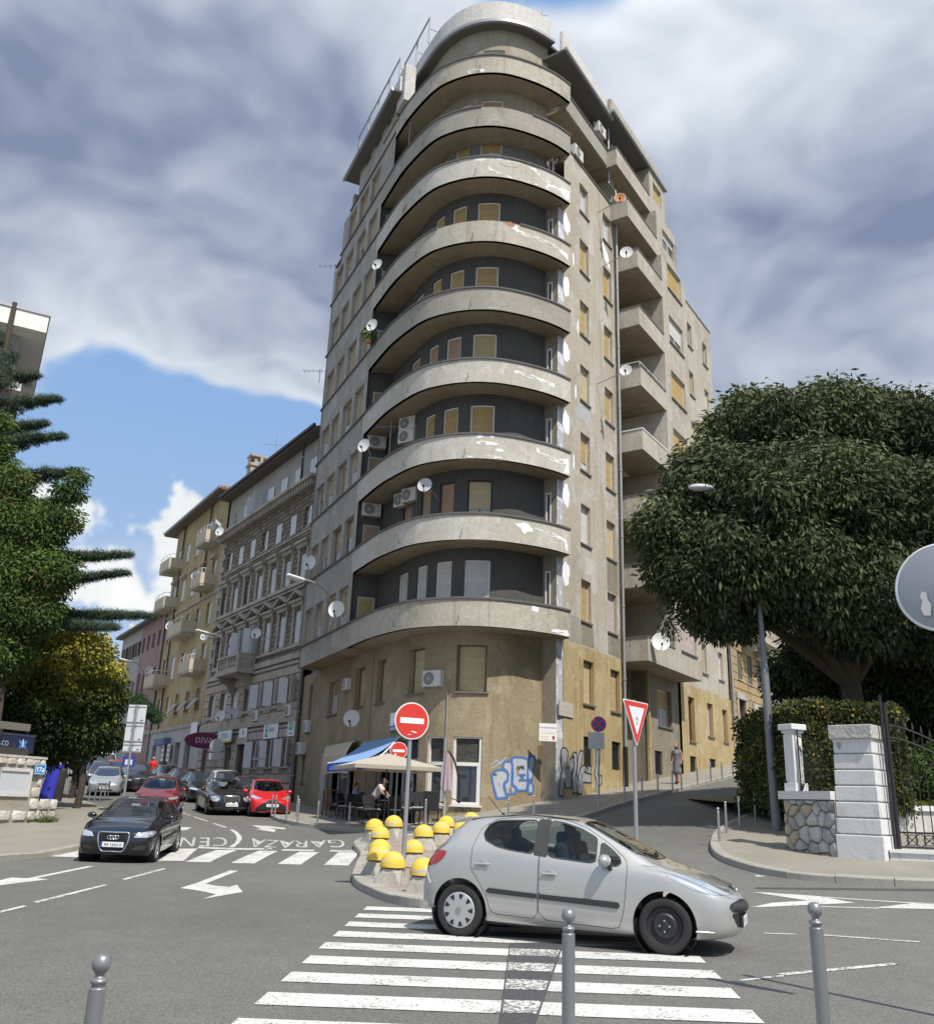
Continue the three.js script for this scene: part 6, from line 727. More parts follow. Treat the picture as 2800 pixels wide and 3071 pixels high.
shopSign('small white sign with a blue flower over the dark doorway', Z5(712, 1250), 1.35, 0.72, (g, w, h) => { g.fillStyle = '#e8e6df'; g.fillRect(0, 0, w, h); g.fillStyle = '#3a49a8'; for (let i = 0; i < 8; i++) { g.beginPath(); g.arc(w / 2 + 20 * Math.cos(i * 0.785), h * 0.36 + 20 * Math.sin(i * 0.785), 11, 0, 7); g.fill(); } txt(g, 'Modra Nova', w / 2, h * 0.76, 'italic 40px serif', '#444'); });
shopSign('long white sign with blue capital letters over the shop door', Z5(540, 1270), 2.5, 0.7, (g, w, h) => { g.fillStyle = '#dfe3dd'; g.fillRect(0, 0, w, h); txt(g, 'OTOS', w / 2, h * 0.45, 'bold 52px sans-serif', '#2c8aa8'); g.fillStyle = '#c9bb3a'; g.fillRect(0, h - 10, w, 10); }, 0.35);
shopSign('pink and white square sign on the grey shop front', Z5(252, 1230), 1.5, 1.3, (g, w, h) => { g.fillStyle = '#eee6ea'; g.fillRect(0, 0, w, h); g.strokeStyle = '#d9a8bd'; g.lineWidth = 14; for (const r of [60, 100]) { g.beginPath(); g.arc(w * 0.62, h, r, Math.PI, 0); g.stroke(); } }, 0.15, fOc);
for (const [x, l] of [[375, 'left of two white posters beside the grey shop'], [415, 'right of two white posters beside the grey shop']]) shopSign(l, Z6(x, 1797), 0.75, 1.2, (g, w, h) => { g.fillStyle = '#e5e4de'; g.fillRect(0, 0, w, h); g.fillStyle = '#55534e'; for (let i = 0; i < 3; i++) for (let j = 0; j < 3; j++) g.fillRect(40 + i * 85, 60 + j * 150, 55, 90); }, 0.25, fOc);
{ const q = hitF(fSt, ...Z5(348, 1305), 0.9), p = fSt.p(q[0], q[1], 0.9), t = thing('oval_sign', 'purple oval sign with pale letters projecting over the pavement', 'sign', p, 0.25); const s = new THREE.CylinderGeometry(1, 1, 0.12, 40).rotateX(Math.PI / 2).scale(1.15, 0.48, 1); part('panel', s, std([0.16, 0.02, 0.09], 0.5), t); const c = new THREE.CircleGeometry(1, 40).scale(1.11, 0.45, 1).translate(0, 0, 0.07); part('print', c, printMat(512, 220, (g, w, h) => { g.fillStyle = '#6f1f4c'; g.fillRect(0, 0, w, h); txt(g, 'DIVA', w / 2, h / 2, '110px sans-serif', '#e2cbd8'); }), t); part('bracket', new MB().tube([[0.2, 0, -0.06], [0.6, 0, -0.75]], 0.03, 5).build(), M.dark, t); }
{
const PM = (x, y, d) => dF(fM, d, Z2(x, y)), PW = (x, y, d) => dF(fW, d, Z2(x, y));
const aw = thing('blue_awning', 'sloping blue and white awning with lettered valance over the cafe tables', 'awning'), TL = PM(640, 520, 0.05), TR = PW(945, 470, 0.05), BL = PM(300, 712, 2.1), BR = PM(612, 682, 2.15);
const lerp3 = (a, b, t) => [lerp(a[0], b[0], t), lerp(a[1], b[1], t), lerp(a[2], b[2], t)], mb = new MB(), n = [-0.3, 0.8, 0.5]; const sheet = (A, B, C, D, m) => { for (let i = 0; i < 8; i++) for (let j = 0; j < 6; j++) { const P = (u, v) => { const a = lerp3(lerp3(A, B, u), lerp3(D, C, u), v); a[1] -= 0.10 * Math.sin(Math.PI * v); return a; }; m.quad(P(i / 8, j / 6), P((i + 1) / 8, j / 6), P((i + 1) / 8, (j + 1) / 6), P(i / 8, (j + 1) / 6), n, [[i / 8, j / 6], [(i + 1) / 8, j / 6], [(i + 1) / 8, (j + 1) / 6], [i / 8, (j + 1) / 6]]); } };
sheet(TL, TR, BR, BL, mb); part('canopy', mb.build(), new THREE.MeshPhysicalMaterial({ map: printTex(256, 256, (g, w, h) => { g.fillStyle = '#8fb0dd'; g.fillRect(0, 0, w, h); g.fillStyle = '#6f97cf'; for (let i = 0; i < 16; i++) g.fillRect(i * 16, 0, 7, h); }), roughness: 0.9, transmission: 0.25 }), aw);
const dn = (p, k) => [p[0], p[1] - k, p[2]]; const v = new MB(); v.quad(dn(BL, 0.3), dn(BR, 0.3), BR, BL, [-0.8, 0, 0.6], [[0, 0], [1, 0], [1, 1], [0, 1]]); part('valance', v.build(), printMat(512, 64, (g, w, h) => { g.fillStyle = '#2350b4'; g.fillRect(0, 0, w, h); txt(g, 'caffe bar  KVARNER', w / 2, h / 2, 'italic 46px serif', '#dfe6f4'); }), aw); part('arm', new MB().tube([TL, lerp3(TL, BL, 0.5).map((q, i) => i === 1 ? q - 0.25 : q), BL], 0.03, 6).build(), M.white, aw); part('arm', new MB().tube([TR, lerp3(TR, BR, 0.5).map((q, i) => i === 1 ? q - 0.25 : q), BR], 0.03, 6).build(), M.white, aw);
const b2 = thing('cream_awning', 'folded cream awning left of the blue awning', 'awning'), a1 = PM(300, 560, 0.05), a2 = PM(575, 505, 0.05), c1 = PM(262, 655, 0.75), c2 = PM(470, 625, 0.75), d1 = PM(252, 735, 0.8); const m2 = new MB(); const prof = (A, B, k) => { const p = lerp3(A, B, k); p[1] += 0.18 * Math.sin(Math.PI * k); return p; }; for (let j = 0; j < 6; j++) m2.quad(prof(a1, c1, j / 6), prof(a2, c2, j / 6), prof(a2, c2, (j + 1) / 6), prof(a1, c1, (j + 1) / 6), [-0.5, 0.6, 0.6]); m2.quad(c1, c2, dn(c2, 0.42), dn(c1, 0.42), [-0.9, 0, 0.4]); part('canopy', m2.build(), std([0.50, 0.46, 0.34], 0.9), b2); part('valance', (() => { const q = new MB(); q.quad(dn(c1, 0.43), dn(c2, 0.43), dn(c2, 0.7), dn(c1, 0.7), [-0.9, 0, 0.4]); return q.build(); })(), std([0.46, 0.42, 0.30], 0.9), b2);
const u = atDepth(...Z2(832, 740), 30.6), ug = ground(u[0], u[2]) + 0.125, um = thing('beige_parasol', 'open beige square parasol over the cafe tables', 'parasol', [u[0], ug, u[2]], 0.35), H = u[1] - ug, cn = new MB(), R = 1.42; const ring = [[-R, -R], [R, -R], [R, R], [-R, R]]; for (let i = 0; i < 4; i++) { const [a, b] = [ring[i], ring[(i + 1) % 4]]; for (let k = 0; k < 4; k++) { const P = (w, s) => { const x = lerp(a[0], b[0], w), z = lerp(a[1], b[1], w); return [x * s, H + 0.42 * (1 - s) + 0.04 * Math.sin(Math.PI * w) * s * -1, z * s]; }; for (let j = 0; j < 4; j++) { const s0 = j / 4, s1 = (j + 1) / 4, nx = (a[0] + b[0]) / 2, nz = (a[1] + b[1]) / 2; cn.quad(P(k / 4, s0), P((k + 1) / 4, s0), P((k + 1) / 4, s1), P(k / 4, s1), [nx * 0.25, 0.95, nz * 0.25]); } } cn.quad([a[0], H, a[1]], [b[0], H, b[1]], [b[0], H - 0.12, b[1]], [a[0], H - 0.12, a[1]], [a[0] + b[0], 0, a[1] + b[1]]); }
part('canopy', cn.build(), new THREE.MeshPhysicalMaterial({ color: col([0.47, 0.42, 0.34]), roughness: 0.95, transmission: 0.25 }), um); part('pole', new MB().cyl(0, 0, 0, 0.028, 0.028, H + 0.4, 10).build(), M.dark, um); const rb = new MB(); for (const q of ring) rb.tube([[0, H + 0.36, 0], [q[0] * 0.98, H - 0.03, q[1] * 0.98]], 0.012, 4); part('ribs', rb.build(), M.dark, um); part('base', new RoundedBoxGeometry(0.55, 0.1, 0.55, 2, 0.03).translate(0, 0.05, 0), M.dark, um);
const pb = gp(...Z2(1335, 1230), 0.125), cy = ground(...pb) + 0.125, cp = thing('closed_parasol', 'closed pinkish parasol hanging on a curved black arm by the white windows', 'parasol', [pb[0], cy, pb[1]]), dep = -pb[1], rel = (x, y) => { const p = atDepth(...Z2(x, y), dep); return [p[0] - pb[0], p[1] - cy, 0]; };
const top = rel(1365, 615), lo = rel(1365, 950), fold = []; for (let i = 0; i <= 8; i++) { const k = i / 8; fold.push([0.035 + 0.10 * Math.pow(k, 0.8), lerp(top[1], lo[1], k)]); } const fg = new THREE.LatheGeometry(fold.reverse().map((q) => new THREE.Vector2(...q)), 48); { const P = fg.attributes.position; for (let i = 0; i < P.count; i++) { const x = P.getX(i), z = P.getZ(i), a = Math.atan2(z, x), k = 1 + 0.28 * Math.sin(a * 7); P.setX(i, x * k); P.setZ(i, z * k); } fg.computeVertexNormals(); fg.translate((top[0] + lo[0]) / 2, 0, 0); } part('canopy', fg, std([0.42, 0.32, 0.36], 0.95), cp); part('mast', new MB().tube([[0, 0, 0], rel(1345, 960)], 0.03, 8).build(), M.frameGrey, cp); part('arm', new MB().tube([rel(1375, 600), rel(1420, 660), rel(1455, 780), rel(1472, 900), rel(1470, 1045)], 0.03, 8).build(), M.black, cp); part('crank', new MB().tube([rel(1470, 1045), rel(1400, 1020)], 0.015, 5).build(), M.black, cp); part('hub', new THREE.SphereGeometry(0.06, 12, 8).translate(...rel(1470, 1045)), M.black, cp); part('foot', new MB().box(0, 0.04, 0, 0.7, 0.08, 0.08).box(0, 0.041, 0, 0.08, 0.08, 0.7).build(), M.dark, cp);
const wick = new THREE.MeshStandardMaterial({ color: col([0.022, 0.022, 0.024]), roughness: 0.65, bumpMap: greyTex(64, 0.06, (a, b) => (Math.sin(a * 25) * Math.sin(b * 25)) * 0.5 + 0.5), bumpScale: 0.004 });
let proto = null; const chair = (px, turn, label) => { const w = gp(...Z2(...px), 0.125), y = ground(...w) + 0.125; if (!proto) { proto = thing('cafe_chair', label, 'chair', [0, 0, 0], 0, 'dark wicker chairs of the cafe'); part('seat', new RoundedBoxGeometry(0.46, 0.06, 0.46, 2, 0.02).translate(0, 0.43, 0), wick, proto); part('cushion', new RoundedBoxGeometry(0.42, 0.04, 0.42, 2, 0.02).translate(0, 0.48, 0), M.parapetPale, proto); part('backrest', new RoundedBoxGeometry(0.46, 0.5, 0.04, 2, 0.02).rotateX(-0.12).translate(0, 0.68, -0.24), wick, proto); for (const [x, z] of [[-0.2, -0.2], [0.2, -0.2], [-0.2, 0.2], [0.2, 0.2]]) part('leg', new MB().cyl(x, 0, z, 0.017, 0.02, 0.42, 6).build(), M.black, proto); for (const s of [-1, 1]) part('armrest', new RoundedBoxGeometry(0.04, 0.04, 0.44, 2, 0.015).translate(s * 0.24, 0.64, 0), wick, proto); } const c = proto.userData.done ? copyOf(proto, label) : proto; proto.userData.done = 1; delete c.userData.done; if (c === proto) proto.userData.done = 1; c.position.set(w[0], y, w[1]); c.rotation.y = turn; return c; };
chair([1235, 1262], 2.9, 'dark chair with pale cushion standing alone at the right of the terrace'); chair([1120, 1258], 3.3, 'dark chair second from the right, by the steel bollard'); chair([1035, 1262], 2.7, 'dark chair just right of the no entry pole'); chair([905, 1258], 3.0, 'dark chair left of the no entry pole, back to the road'); chair([690, 1248], 2.2, 'dark chair beside the parasol pole with pale cushion'); chair([612, 1232], 1.9, 'dark chair behind the steel bollard, turned sideways'); chair([545, 1222], 2.3, 'dark chair in the middle of the left table group'); chair([455, 1212], 2.0, 'dark chair with pale cushion, second from the left'); chair([375, 1196], 1.2, 'leftmost dark chair of the terrace, near the wooden stand'); chair([960, 1225], 0.3, 'dark chair on the far side of the right table'); chair([580, 1185], 0.2, 'dark chair tucked in on the building side of the left table'); delete proto.userData.done;
let tp = null; const table = (px, label) => { const w = gp(...Z2(...px), 0.125), y = ground(...w) + 0.125; let t; if (!tp) { tp = t = thing('cafe_table', label, 'table', [0, 0, 0], 0, 'dark square tables of the cafe'); part('tabletop', new RoundedBoxGeometry(0.72, 0.035, 0.72, 2, 0.012).translate(0, 0.72, 0), std([0.06, 0.055, 0.05], 0.35), t); for (const [x, z] of [[-0.31, -0.31], [0.31, -0.31], [-0.31, 0.31], [0.31, 0.31]]) part('leg', new MB().box(x, 0.35, z, 0.045, 0.7, 0.045).build(), M.black, t); } else t = copyOf(tp, label); t.position.set(w[0], y, w[1]); t.rotation.y = 0.3; }; table([1000, 1238], 'dark table right of the no entry pole'); table([800, 1225], 'dark table under the beige parasol'); table([520, 1195], 'dark table at the left of the terrace'); table([1130, 1225], 'dark table nearest the white windows');
{ const w = gp(...Z2(330, 1175), 0.125), t = thing('wooden_stand', 'small wooden stand with red items at the left end of the terrace', 'stand', [w[0], ground(...w) + 0.125, w[1]], 0.5); part('top', new RoundedBoxGeometry(0.6, 0.05, 0.5, 2, 0.015).translate(0, 0.95, 0), std([0.16, 0.08, 0.04], 0.6), t); part('shelf', new RoundedBoxGeometry(0.56, 0.04, 0.46, 2, 0.015).translate(0, 0.35, 0), std([0.16, 0.08, 0.04], 0.6), t); for (const [x, z] of [[-0.27, -0.22], [0.27, -0.22], [-0.27, 0.22], [0.27, 0.22]]) part('leg', new MB().box(x, 0.47, z, 0.05, 0.94, 0.05).build(), std([0.13, 0.065, 0.035], 0.6), t); part('tray', new RoundedBoxGeometry(0.4, 0.12, 0.3, 2, 0.02).translate(0, 0.43, 0), std([0.4, 0.07, 0.03], 0.5), t); }
}
{ // the three slender posts in the foreground
const prof = (h) => [[0.001, h], [0.02, h - 0.003], [0.034, h - 0.014], [0.0415, h - 0.04], [0.038, h - 0.062], [0.024, h - 0.078], [0.019, h - 0.088], [0.022, h - 0.096], [0.036, h - 0.102], [0.039, h - 0.112], [0.034, h - 0.12], [0.028, h - 0.128], [0.028, h - 0.134], [0.037, h - 0.136], [0.0385, h - 0.142], [0.0385, 0.0]];
for (const [x, y, d, label] of [[310, 2859, 4.46, 'ball-topped grey post nearest the camera, left corner of the foreground'], [1704, 2724, 5.86, 'ball-topped grey post in front of the silver car'], [2440, 2705, 5.7, 'ball-topped grey post at the right of the zebra crossing']]) {
const p = atDepth(x, y, d), g = ground(p[0], p[2]) - 0.02, h = p[1] - g, t = thing('ball_post', label, 'bollard', [p[0], g, p[2]], 0, 'ball-topped posts in the foreground'), pr = prof(h); part('post', new THREE.LatheGeometry(pr.slice(12).map((q) => new THREE.Vector2(...q)), 28), M.post, t); part('finial', new THREE.LatheGeometry(pr.slice(0, 13).map((q) => new THREE.Vector2(...q)), 28), M.post, t);
}
}
{ // small steel bollards along the pavements
let proto = null; const put = (px, off, label, grp, dark) => { const w = Array.isArray(px[0]) ? px[0] : gp(px[0], px[1], off), y = ground(...w) + off; let t; if (!proto) { proto = t = thing('steel_bollard', label, 'bollard', [0, 0, 0], 0, grp); part('post', new MB().cyl(0, 0, 0, 0.031, 0.031, 0.66, 10).build(), M.steel, t); part('cap', new MB().lathe([[0.031, 0.66], [0.022, 0.672], [0.022, 0.69], [0.032, 0.695], [0.032, 0.73], [0.02, 0.752], [0.001, 0.758]], 0, 0, 0, 10).build(), M.steel, t); } else t = copyOf(proto, label, grp); if (dark) t.children.forEach((c) => { c.material = M.post; }); t.position.set(w[0], y, w[1]); };
[['corner bollard closest to the red car', M2(1420, 515)], ['bollard in front of the red car bumper, second at that corner', M2(1450, 525)], ['bollard right of the red car number plate', M2(1555, 550)], ['rear bollard of the pair beyond the red car', M2(1650, 520)], ['front bollard of the pair beyond the red car', M2(1660, 570)], ['bollard by the pale shutter panel left of the cafe', Z2(210, 1255)], ['bollard before the leftmost cafe chairs', Z2(490, 1275)], ['bollard left of the lone cafe chair', Z2(1167, 1280)]].forEach(([l, p]) => put(p, 0.125, 'steel ' + l, 'steel bollards round the cafe pavement'));
put([[1.45, -26.3]], 0.125, 'steel bollard showing just above the silver car roof, left one', 'steel bollards round the cafe pavement'); put([[2.2, -27.0]], 0.125, 'steel bollard showing just above the silver car roof, right one', 'steel bollards round the cafe pavement'); put([[4.55, -30.3]], 0.125, 'steel bollard below the grey graffiti, behind the car roof', 'steel bollards round the cafe pavement');
const lb = [[375, 1715, 'beside the foot of the tall drainpipe'], [537, 1670, 'right of the give way sign pole'], [680, 1635, 'midway between the give way sign and the walking woman'], [815, 1605, 'just left of the walking woman'], [897, 1582, 'just right of the walking woman'], [1045, 1545, 'below the first barred cellar window past the woman'], [1167, 1512, 'fifth uphill from the give way sign'], [1270, 1490, 'sixth uphill from the give way sign'], [1370, 1465, 'in front of the last yellow window'], [1460, 1445, 'before the rusticated doorway'], [1540, 1425, 'second before the rusticated house'], [1625, 1405, 'last before the tall lamp post']]; lb.forEach(([x, y, l]) => put(Y1(x, y), 0.125, 'steel bollard on the climbing pavement, ' + l, 'steel bollards up the climbing street'));
[[655, 1145, 'first at the kerb curve'], [695, 1100, 'second from the kerb curve'], [768, 1065, 'third from the kerb curve'], [855, 1030, 'fourth, dark against the road'], [932, 1005, 'beside the lamp post, road side'], [1000, 980, 'hidden partly by the lamp post, far side']].forEach(([x, y, l], i) => put(E8(x, y), 0.125, 'bollard on the right pavement, ' + l, 'bollards by the right lamp post', i > 2));
[[630, 545, 'left of the person in black shorts'], [745, 590, 'right of the person in black shorts'], [815, 620, 'third on the left pavement'], [865, 640, 'fourth on the left pavement'], [915, 640, 'fifth, just behind the black car'], [957, 605, 'sixth, behind the black car roof'], [990, 590, 'nearest the sign pole']].forEach(([x, y, l]) => put(L6(x, y), 0.125, 'bollard, ' + l, 'bollards along the left pavement'));
}
{ // yellow domes on concrete blocks
const { ConvexGeometry } = await import('three/addons/geometries/ConvexGeometry.js');
M.yellow = new THREE.MeshStandardMaterial({ map: colourTex(512, [0.9, 0.55], (u, v) => { const m = fbm(u, v, 6, 6, 5, 4), f = vnoise(u * 70, v * 70, 70, 70, 6); return mul3(mix3([0.72, 0.50, 0.06], m > 0.64 ? [0.5, 0.45, 0.32] : [0.64, 0.43, 0.05], sstep(0.58, 0.66, m)), f > 0.86 ? 0.6 : 0.92 + 0.1 * f); }), roughness: 0.75, bumpMap: fineBump, bumpScale: 0.008 }); M.concrete = plaster([0.40, 0.375, 0.325], [0.20, 0.18, 0.145], [0.5, 0.48, 0.44], 95, { m: 1.2, bump: 0.014, run: 0.5 });
const v = []; for (const s of [[-1, -1], [1, -1], [1, 1], [-1, 1]]) v.push(new THREE.Vector3(s[0] * 0.245, -0.02, s[1] * 0.245), new THREE.Vector3(s[0] * 0.23, 0.03, s[1] * 0.23)); for (let i = 0; i < 8; i++) { const a = i * Math.PI / 4 + Math.PI / 8; v.push(new THREE.Vector3(0.215 * Math.cos(a), 0.25, 0.215 * Math.sin(a))); } const base = new ConvexGeometry(v); { const uv = []; const P = base.attributes.position; for (let i = 0; i < P.count; i++) uv.push(P.getX(i) + P.getZ(i), P.getY(i)); base.setAttribute('uv', new THREE.Float32BufferAttribute(uv, 2)); }
const cap = new THREE.LatheGeometry([[0.001, 0.54], [0.06, 0.533], [0.12, 0.508], [0.175, 0.462], [0.212, 0.405], [0.23, 0.34], [0.236, 0.28], [0.236, 0.268], [0.001, 0.268]].map((q) => new THREE.Vector2(...q)), 32), ring = new THREE.LatheGeometry([[0.2, 0.25], [0.2, 0.268], [0.001, 0.268]].map((q) => new THREE.Vector2(...q)), 24);
let proto = null; const L = [[Q2(440, 455), 'yellow dome at the far left tip of the island'], [Q2(655, 412), 'yellow dome at the back of the island, left of the sign pole top'], [Q2(500, 548), 'second yellow dome of the left row, overlapping the far one'], [Q2(497, 728), 'third yellow dome of the left row, behind the scribbled one'], [Q2(490, 822), 'yellow dome with faint black scribble, left row'], [Q2(640, 908), 'yellow dome directly left of the sign pole foot'], [Q2(985, 537), 'yellow dome in the middle of the island, right of the pole'], [Q2(870, 718), 'yellow dome right of the pole with a broken block below'], [Q2(985, 1008), 'nearest yellow dome, touching the silver car tail'], [Q2(1178, 483), 'yellow dome of the right row, front of an overlapping pair'], [Q2(1237, 405), 'yellow dome of the right row, back of an overlapping pair'], [Q2(1512, 372), 'yellow dome cut off by the silver car roof spoiler'], [Q2(1415, 490), 'yellow dome cut off by the silver car rear window']];
srand(9); L.forEach(([p, l]) => { const w = gp(...p, 0.135), y = ground(...w) + 0.128; let t; if (!proto) { proto = t = thing('yellow_dome', l, 'bollard', [0, 0, 0], 0, 'yellow domes on the island'); part('concrete_base', base, M.concrete, t); part('ring', ring, M.dark, t); part('dome', cap, M.yellow, t); } else t = copyOf(proto, l); t.position.set(w[0], y, w[1]); t.rotation.set(rr(-0.03, 0.03), rr(0, 6.28), rr(-0.03, 0.03)); t.scale.setScalar(rr(0.96, 1.04)); });
}
const postAt = (t, h, r = 0.035, mat = M.pole) => part('pole', new MB().cyl(0, 0, 0, r, r, h, 12).build(), mat, t);
const RED = std([0.60, 0.035, 0.02], 0.45), SWHITE = std([0.72, 0.73, 0.74], 0.5), SBLUE = std([0.035, 0.07, 0.33], 0.45);
const discG = (r, d) => new THREE.CylinderGeometry(r, r, d, 48).rotateX(Math.PI / 2);
function noEntry(pos, gy, r, turn, label, post = 0.04) { const t = thing('no_entry_sign', label, 'road sign', [pos[0], gy, pos[2]], 0), h = pos[1] - gy; postAt(t, h + r * 0.9, post); const b = new THREE.Group(); b.name = 'sign_plate'; b.position.y = h; b.rotation.y = turn; t.add(b); part('disc', discG(r, 0.02).translate(0, 0, 0.05), SWHITE, b); part('red_face', discG(r * 0.93, 0.006).translate(0, 0, 0.063), RED, b); part('white_bar', new THREE.BoxGeometry(r * 1.38, r * 0.31, 0.006).translate(0, 0, 0.069), SWHITE, b); return [t, b]; }
{ const w = gp(...Q2(745, 912), 0.135), p = atDepth(1223, 2162, -w[1] - 0.0), [, b] = noEntry([w[0] + 0.02, p[1], w[1]], ground(...w) + 0.125, 0.335, rad(22), 'large red no entry sign on the traffic island'); part('sticker', new THREE.PlaneGeometry(0.1, 0.022).rotateZ(-0.2).translate(0.05, -0.2, 0.07), SWHITE, b); part('sticker', new THREE.PlaneGeometry(0.06, 0.014).translate(-0.04, -0.25, 0.07), SWHITE, b); }
{ const p = atDepth(1195, 2252, 31), [, b] = noEntry(p, ground(p[0], p[2]) + 0.12, 0.285, rad(8), 'smaller red no entry sign seen behind the sign pole', 0.03); part('sticker', new THREE.PlaneGeometry(0.05, 0.13).translate(-0.1, -0.15, 0.07), SWHITE, b); }
{ // give way
const d = 16.2, c = atDepth(...Y1(458, 925), d), gy = ground(c[0], c[2]) + 0.125, t = thing('give_way_sign', 'red and white give way triangle on a pole behind the silver car', 'road sign', [c[0], gy, c[2]]), b = new THREE.Group(); postAt(t, c[1] - gy + 0.3, 0.036); b.name = 'sign_plate'; b.position.y = c[1] - gy; b.rotation.y = rad(50); t.add(b);
const tri = (s, z, th, r) => { const sh = new THREE.Shape(), P = [[-s, s * 0.577], [s, s * 0.577], [0, -s * 1.155]]; for (let i = 0; i < 3; i++) { const a = P[i], q = P[(i + 1) % 3], l = Math.hypot(q[0] - a[0], q[1] - a[1]), u = [(q[0] - a[0]) / l * r, (q[1] - a[1]) / l * r]; if (i === 0) sh.moveTo(a[0] + u[0], a[1] + u[1]); sh.lineTo(q[0] - u[0], q[1] - u[1]); const n = P[(i + 2) % 3], l2 = Math.hypot(n[0] - q[0], n[1] - q[1]); sh.quadraticCurveTo(q[0], q[1], q[0] + (n[0] - q[0]) / l2 * r, q[1] + (n[1] - q[1]) / l2 * r); } return new THREE.ExtrudeGeometry(sh, { depth: th, bevelEnabled: false, curveSegments: 6 }).translate(0, 0.02, z); };
part('back_plate', tri(0.455, 0.036, 0.014, 0.07), SWHITE, b); part('red_border', tri(0.425, 0.051, 0.005, 0.055), RED, b); part('white_face', tri(0.275, 0.057, 0.005, 0.015), SWHITE, b); part('sticker', new THREE.CircleGeometry(0.035, 16).translate(0.0, -0.1, 0.064), M.frameGrey, b); part('sticker', new THREE.PlaneGeometry(0.1, 0.06).translate(0.0, -0.02, 0.0635), M.frameGrey, b);
}
function noStop(c, gy, r, turn, label, cross) { const t = thing('no_stopping_sign', label, 'road sign', [c[0], gy, c[2]]); postAt(t, c[1] - gy + r * 0.8, 0.028); const b = new THREE.Group(); b.name = 'sign_plate'; b.position.y = c[1] - gy; b.rotation.y = turn; t.add(b); part('disc', discG(r, 0.016).translate(0, 0, 0.04), SWHITE, b); part('red_rim', discG(r * 0.96, 0.005).translate(0, 0, 0.051), RED, b); part('blue_face', discG(r * 0.78, 0.005).translate(0, 0, 0.057), SBLUE, b); for (const a of cross) part('red_stroke', new THREE.BoxGeometry(r * 1.56, r * 0.17, 0.005).rotateZ(a).translate(0, 0, 0.062 + a * 0.001), RED, b); return [t, b]; }
{ const w = gp(...Y1(140, 1735), 0.125), c = atDepth(...Y1(92, 985), -w[1]), [t] = noStop([w[0], c[1], w[1]], ground(...w) + 0.125, 0.265, 0.0, 'round blue no stopping sign above a grey plate, in front of the yellow wall', [0.785, -0.785]); const e = atDepth(...Y1(107, 1138), -w[1]); part('supplementary_plate', new RoundedBoxGeometry(0.54, 0.55, 0.015, 2, 0.006).translate(e[0] - w[0] + 0.02, e[1] - ground(...w) - 0.125, 0.045), M.dishGrey, t); }
{ const d = 37, c = atDepth(2280 + 197 / 3.36, 2050 + 355 / 3.36, d), gy = ground(c[0], c[2]) + 0.12, [t] = noStop(c, gy, 0.28, 0.15, 'dark no stopping sign over a blue arrow plate behind the lamp post', [0.785, -0.785]); const e = atDepth(2280 + 207 / 3.36, 2050 + 540 / 3.36, d); part('arrow_plate', new THREE.BoxGeometry(0.62, 0.68, 0.015).translate(e[0] - c[0], e[1] - gy, 0.04), SBLUE, t); const s = new THREE.Shape([[-0.03, -0.24], [0.03, -0.24], [0.03, 0.08], [0.15, -0.03], [0.19, 0.02], [0, 0.24], [-0.19, 0.02], [-0.15, -0.03], [-0.03, 0.08]].map((q) => new THREE.Vector2(...q))); part('white_arrow', new THREE.ShapeGeometry(s).translate(e[0] - c[0], e[1] - gy, 0.051), SWHITE, t); }
{ // the back of a direction sign on the left pavement
const w = gp(361, 2466, 0.125), d = -w[1], gy = ground(...w) + 0.12, Z = (x, y) => { const p = atDepth(300 + x / 4.8, 2080 + y / 4.8, d); return [p[0] - w[0], p[1] - gy]; }, t = thing('direction_sign', 'tall sign of three white panels seen from behind on the left pavement', 'road sign', [w[0], gy, w[1]]); const al = std([0.62, 0.64, 0.65], 0.5, 0.1);
part('pole', new MB().cyl(0, 0, 0, 0.038, 0.038, Z(352, 150)[1], 12).build(), M.steel, t); for (const [y0, y1] of [[152, 418], [428, 693], [703, 843]]) { const b = Z(300, y1)[1], a = Z(300, y0)[1], P = new THREE.Group(); P.name = 'panel'; P.rotation.y = -0.12; t.add(P); part('plate', new RoundedBoxGeometry(0.62, a - b, 0.012, 2, 0.005).translate(0, (a + b) / 2, -0.06), al, P); const m = new MB(); for (const y of [a - 0.05, b + 0.05]) m.box(0, y, -0.045, 0.6, 0.03, 0.02); part('rail', m.build(), M.frameGrey, P); part('clamp', new MB().box(0, a - 0.05, -0.01, 0.1, 0.05, 0.1).build(), M.zinc, P); part('label', new THREE.BoxGeometry(0.09, 0.03, 0.004).translate(0.2, b + 0.1, -0.05), M.dark, P); }
}
{ const p = atDepth(1187 / 3.063, 2200 + 258 / 3.063, 52), gy = ground(p[0], p[2]) + 0.12, t = thing('parking_sign', 'small blue parking sign above the dark parked cars on the left street', 'road sign', [p[0], gy, p[2]]); postAt(t, p[1] - gy + 0.1, 0.03); part('plate', new THREE.BoxGeometry(0.7, 0.55, 0.02).translate(0, p[1] - gy, 0.04), SBLUE, t); part('print', new THREE.PlaneGeometry(0.4, 0.28).translate(0, p[1] - gy - 0.03, 0.053), SWHITE, t); }
for (const [x, y, d, l, pnl] of [[468, 1345, 49, 'grey back of a road sign below the oval sign', 1], [850, 1480, 47, 'thin empty sign post in front of the ground-floor shutters', 0]]) { const p = dAt(Z5(x, y), d), gy = ground(p[0], p[2]) + 0.12, t = thing('sign_post', l, 'road sign', [p[0], gy, p[2]]); postAt(t, Math.max(2.6, p[1] - gy), 0.03); if (pnl) { part('disc', discG(0.36, 0.02).translate(0, 2.55, 0.04), M.dishGrey, t); part('plate', new THREE.BoxGeometry(0.66, 0.34, 0.02).translate(0, 2.0, 0.04), M.dishGrey, t); } else part('plate', new THREE.BoxGeometry(0.66, 0.1, 0.02).translate(0.05, 2.0, 0.04), M.dishGrey, t); }
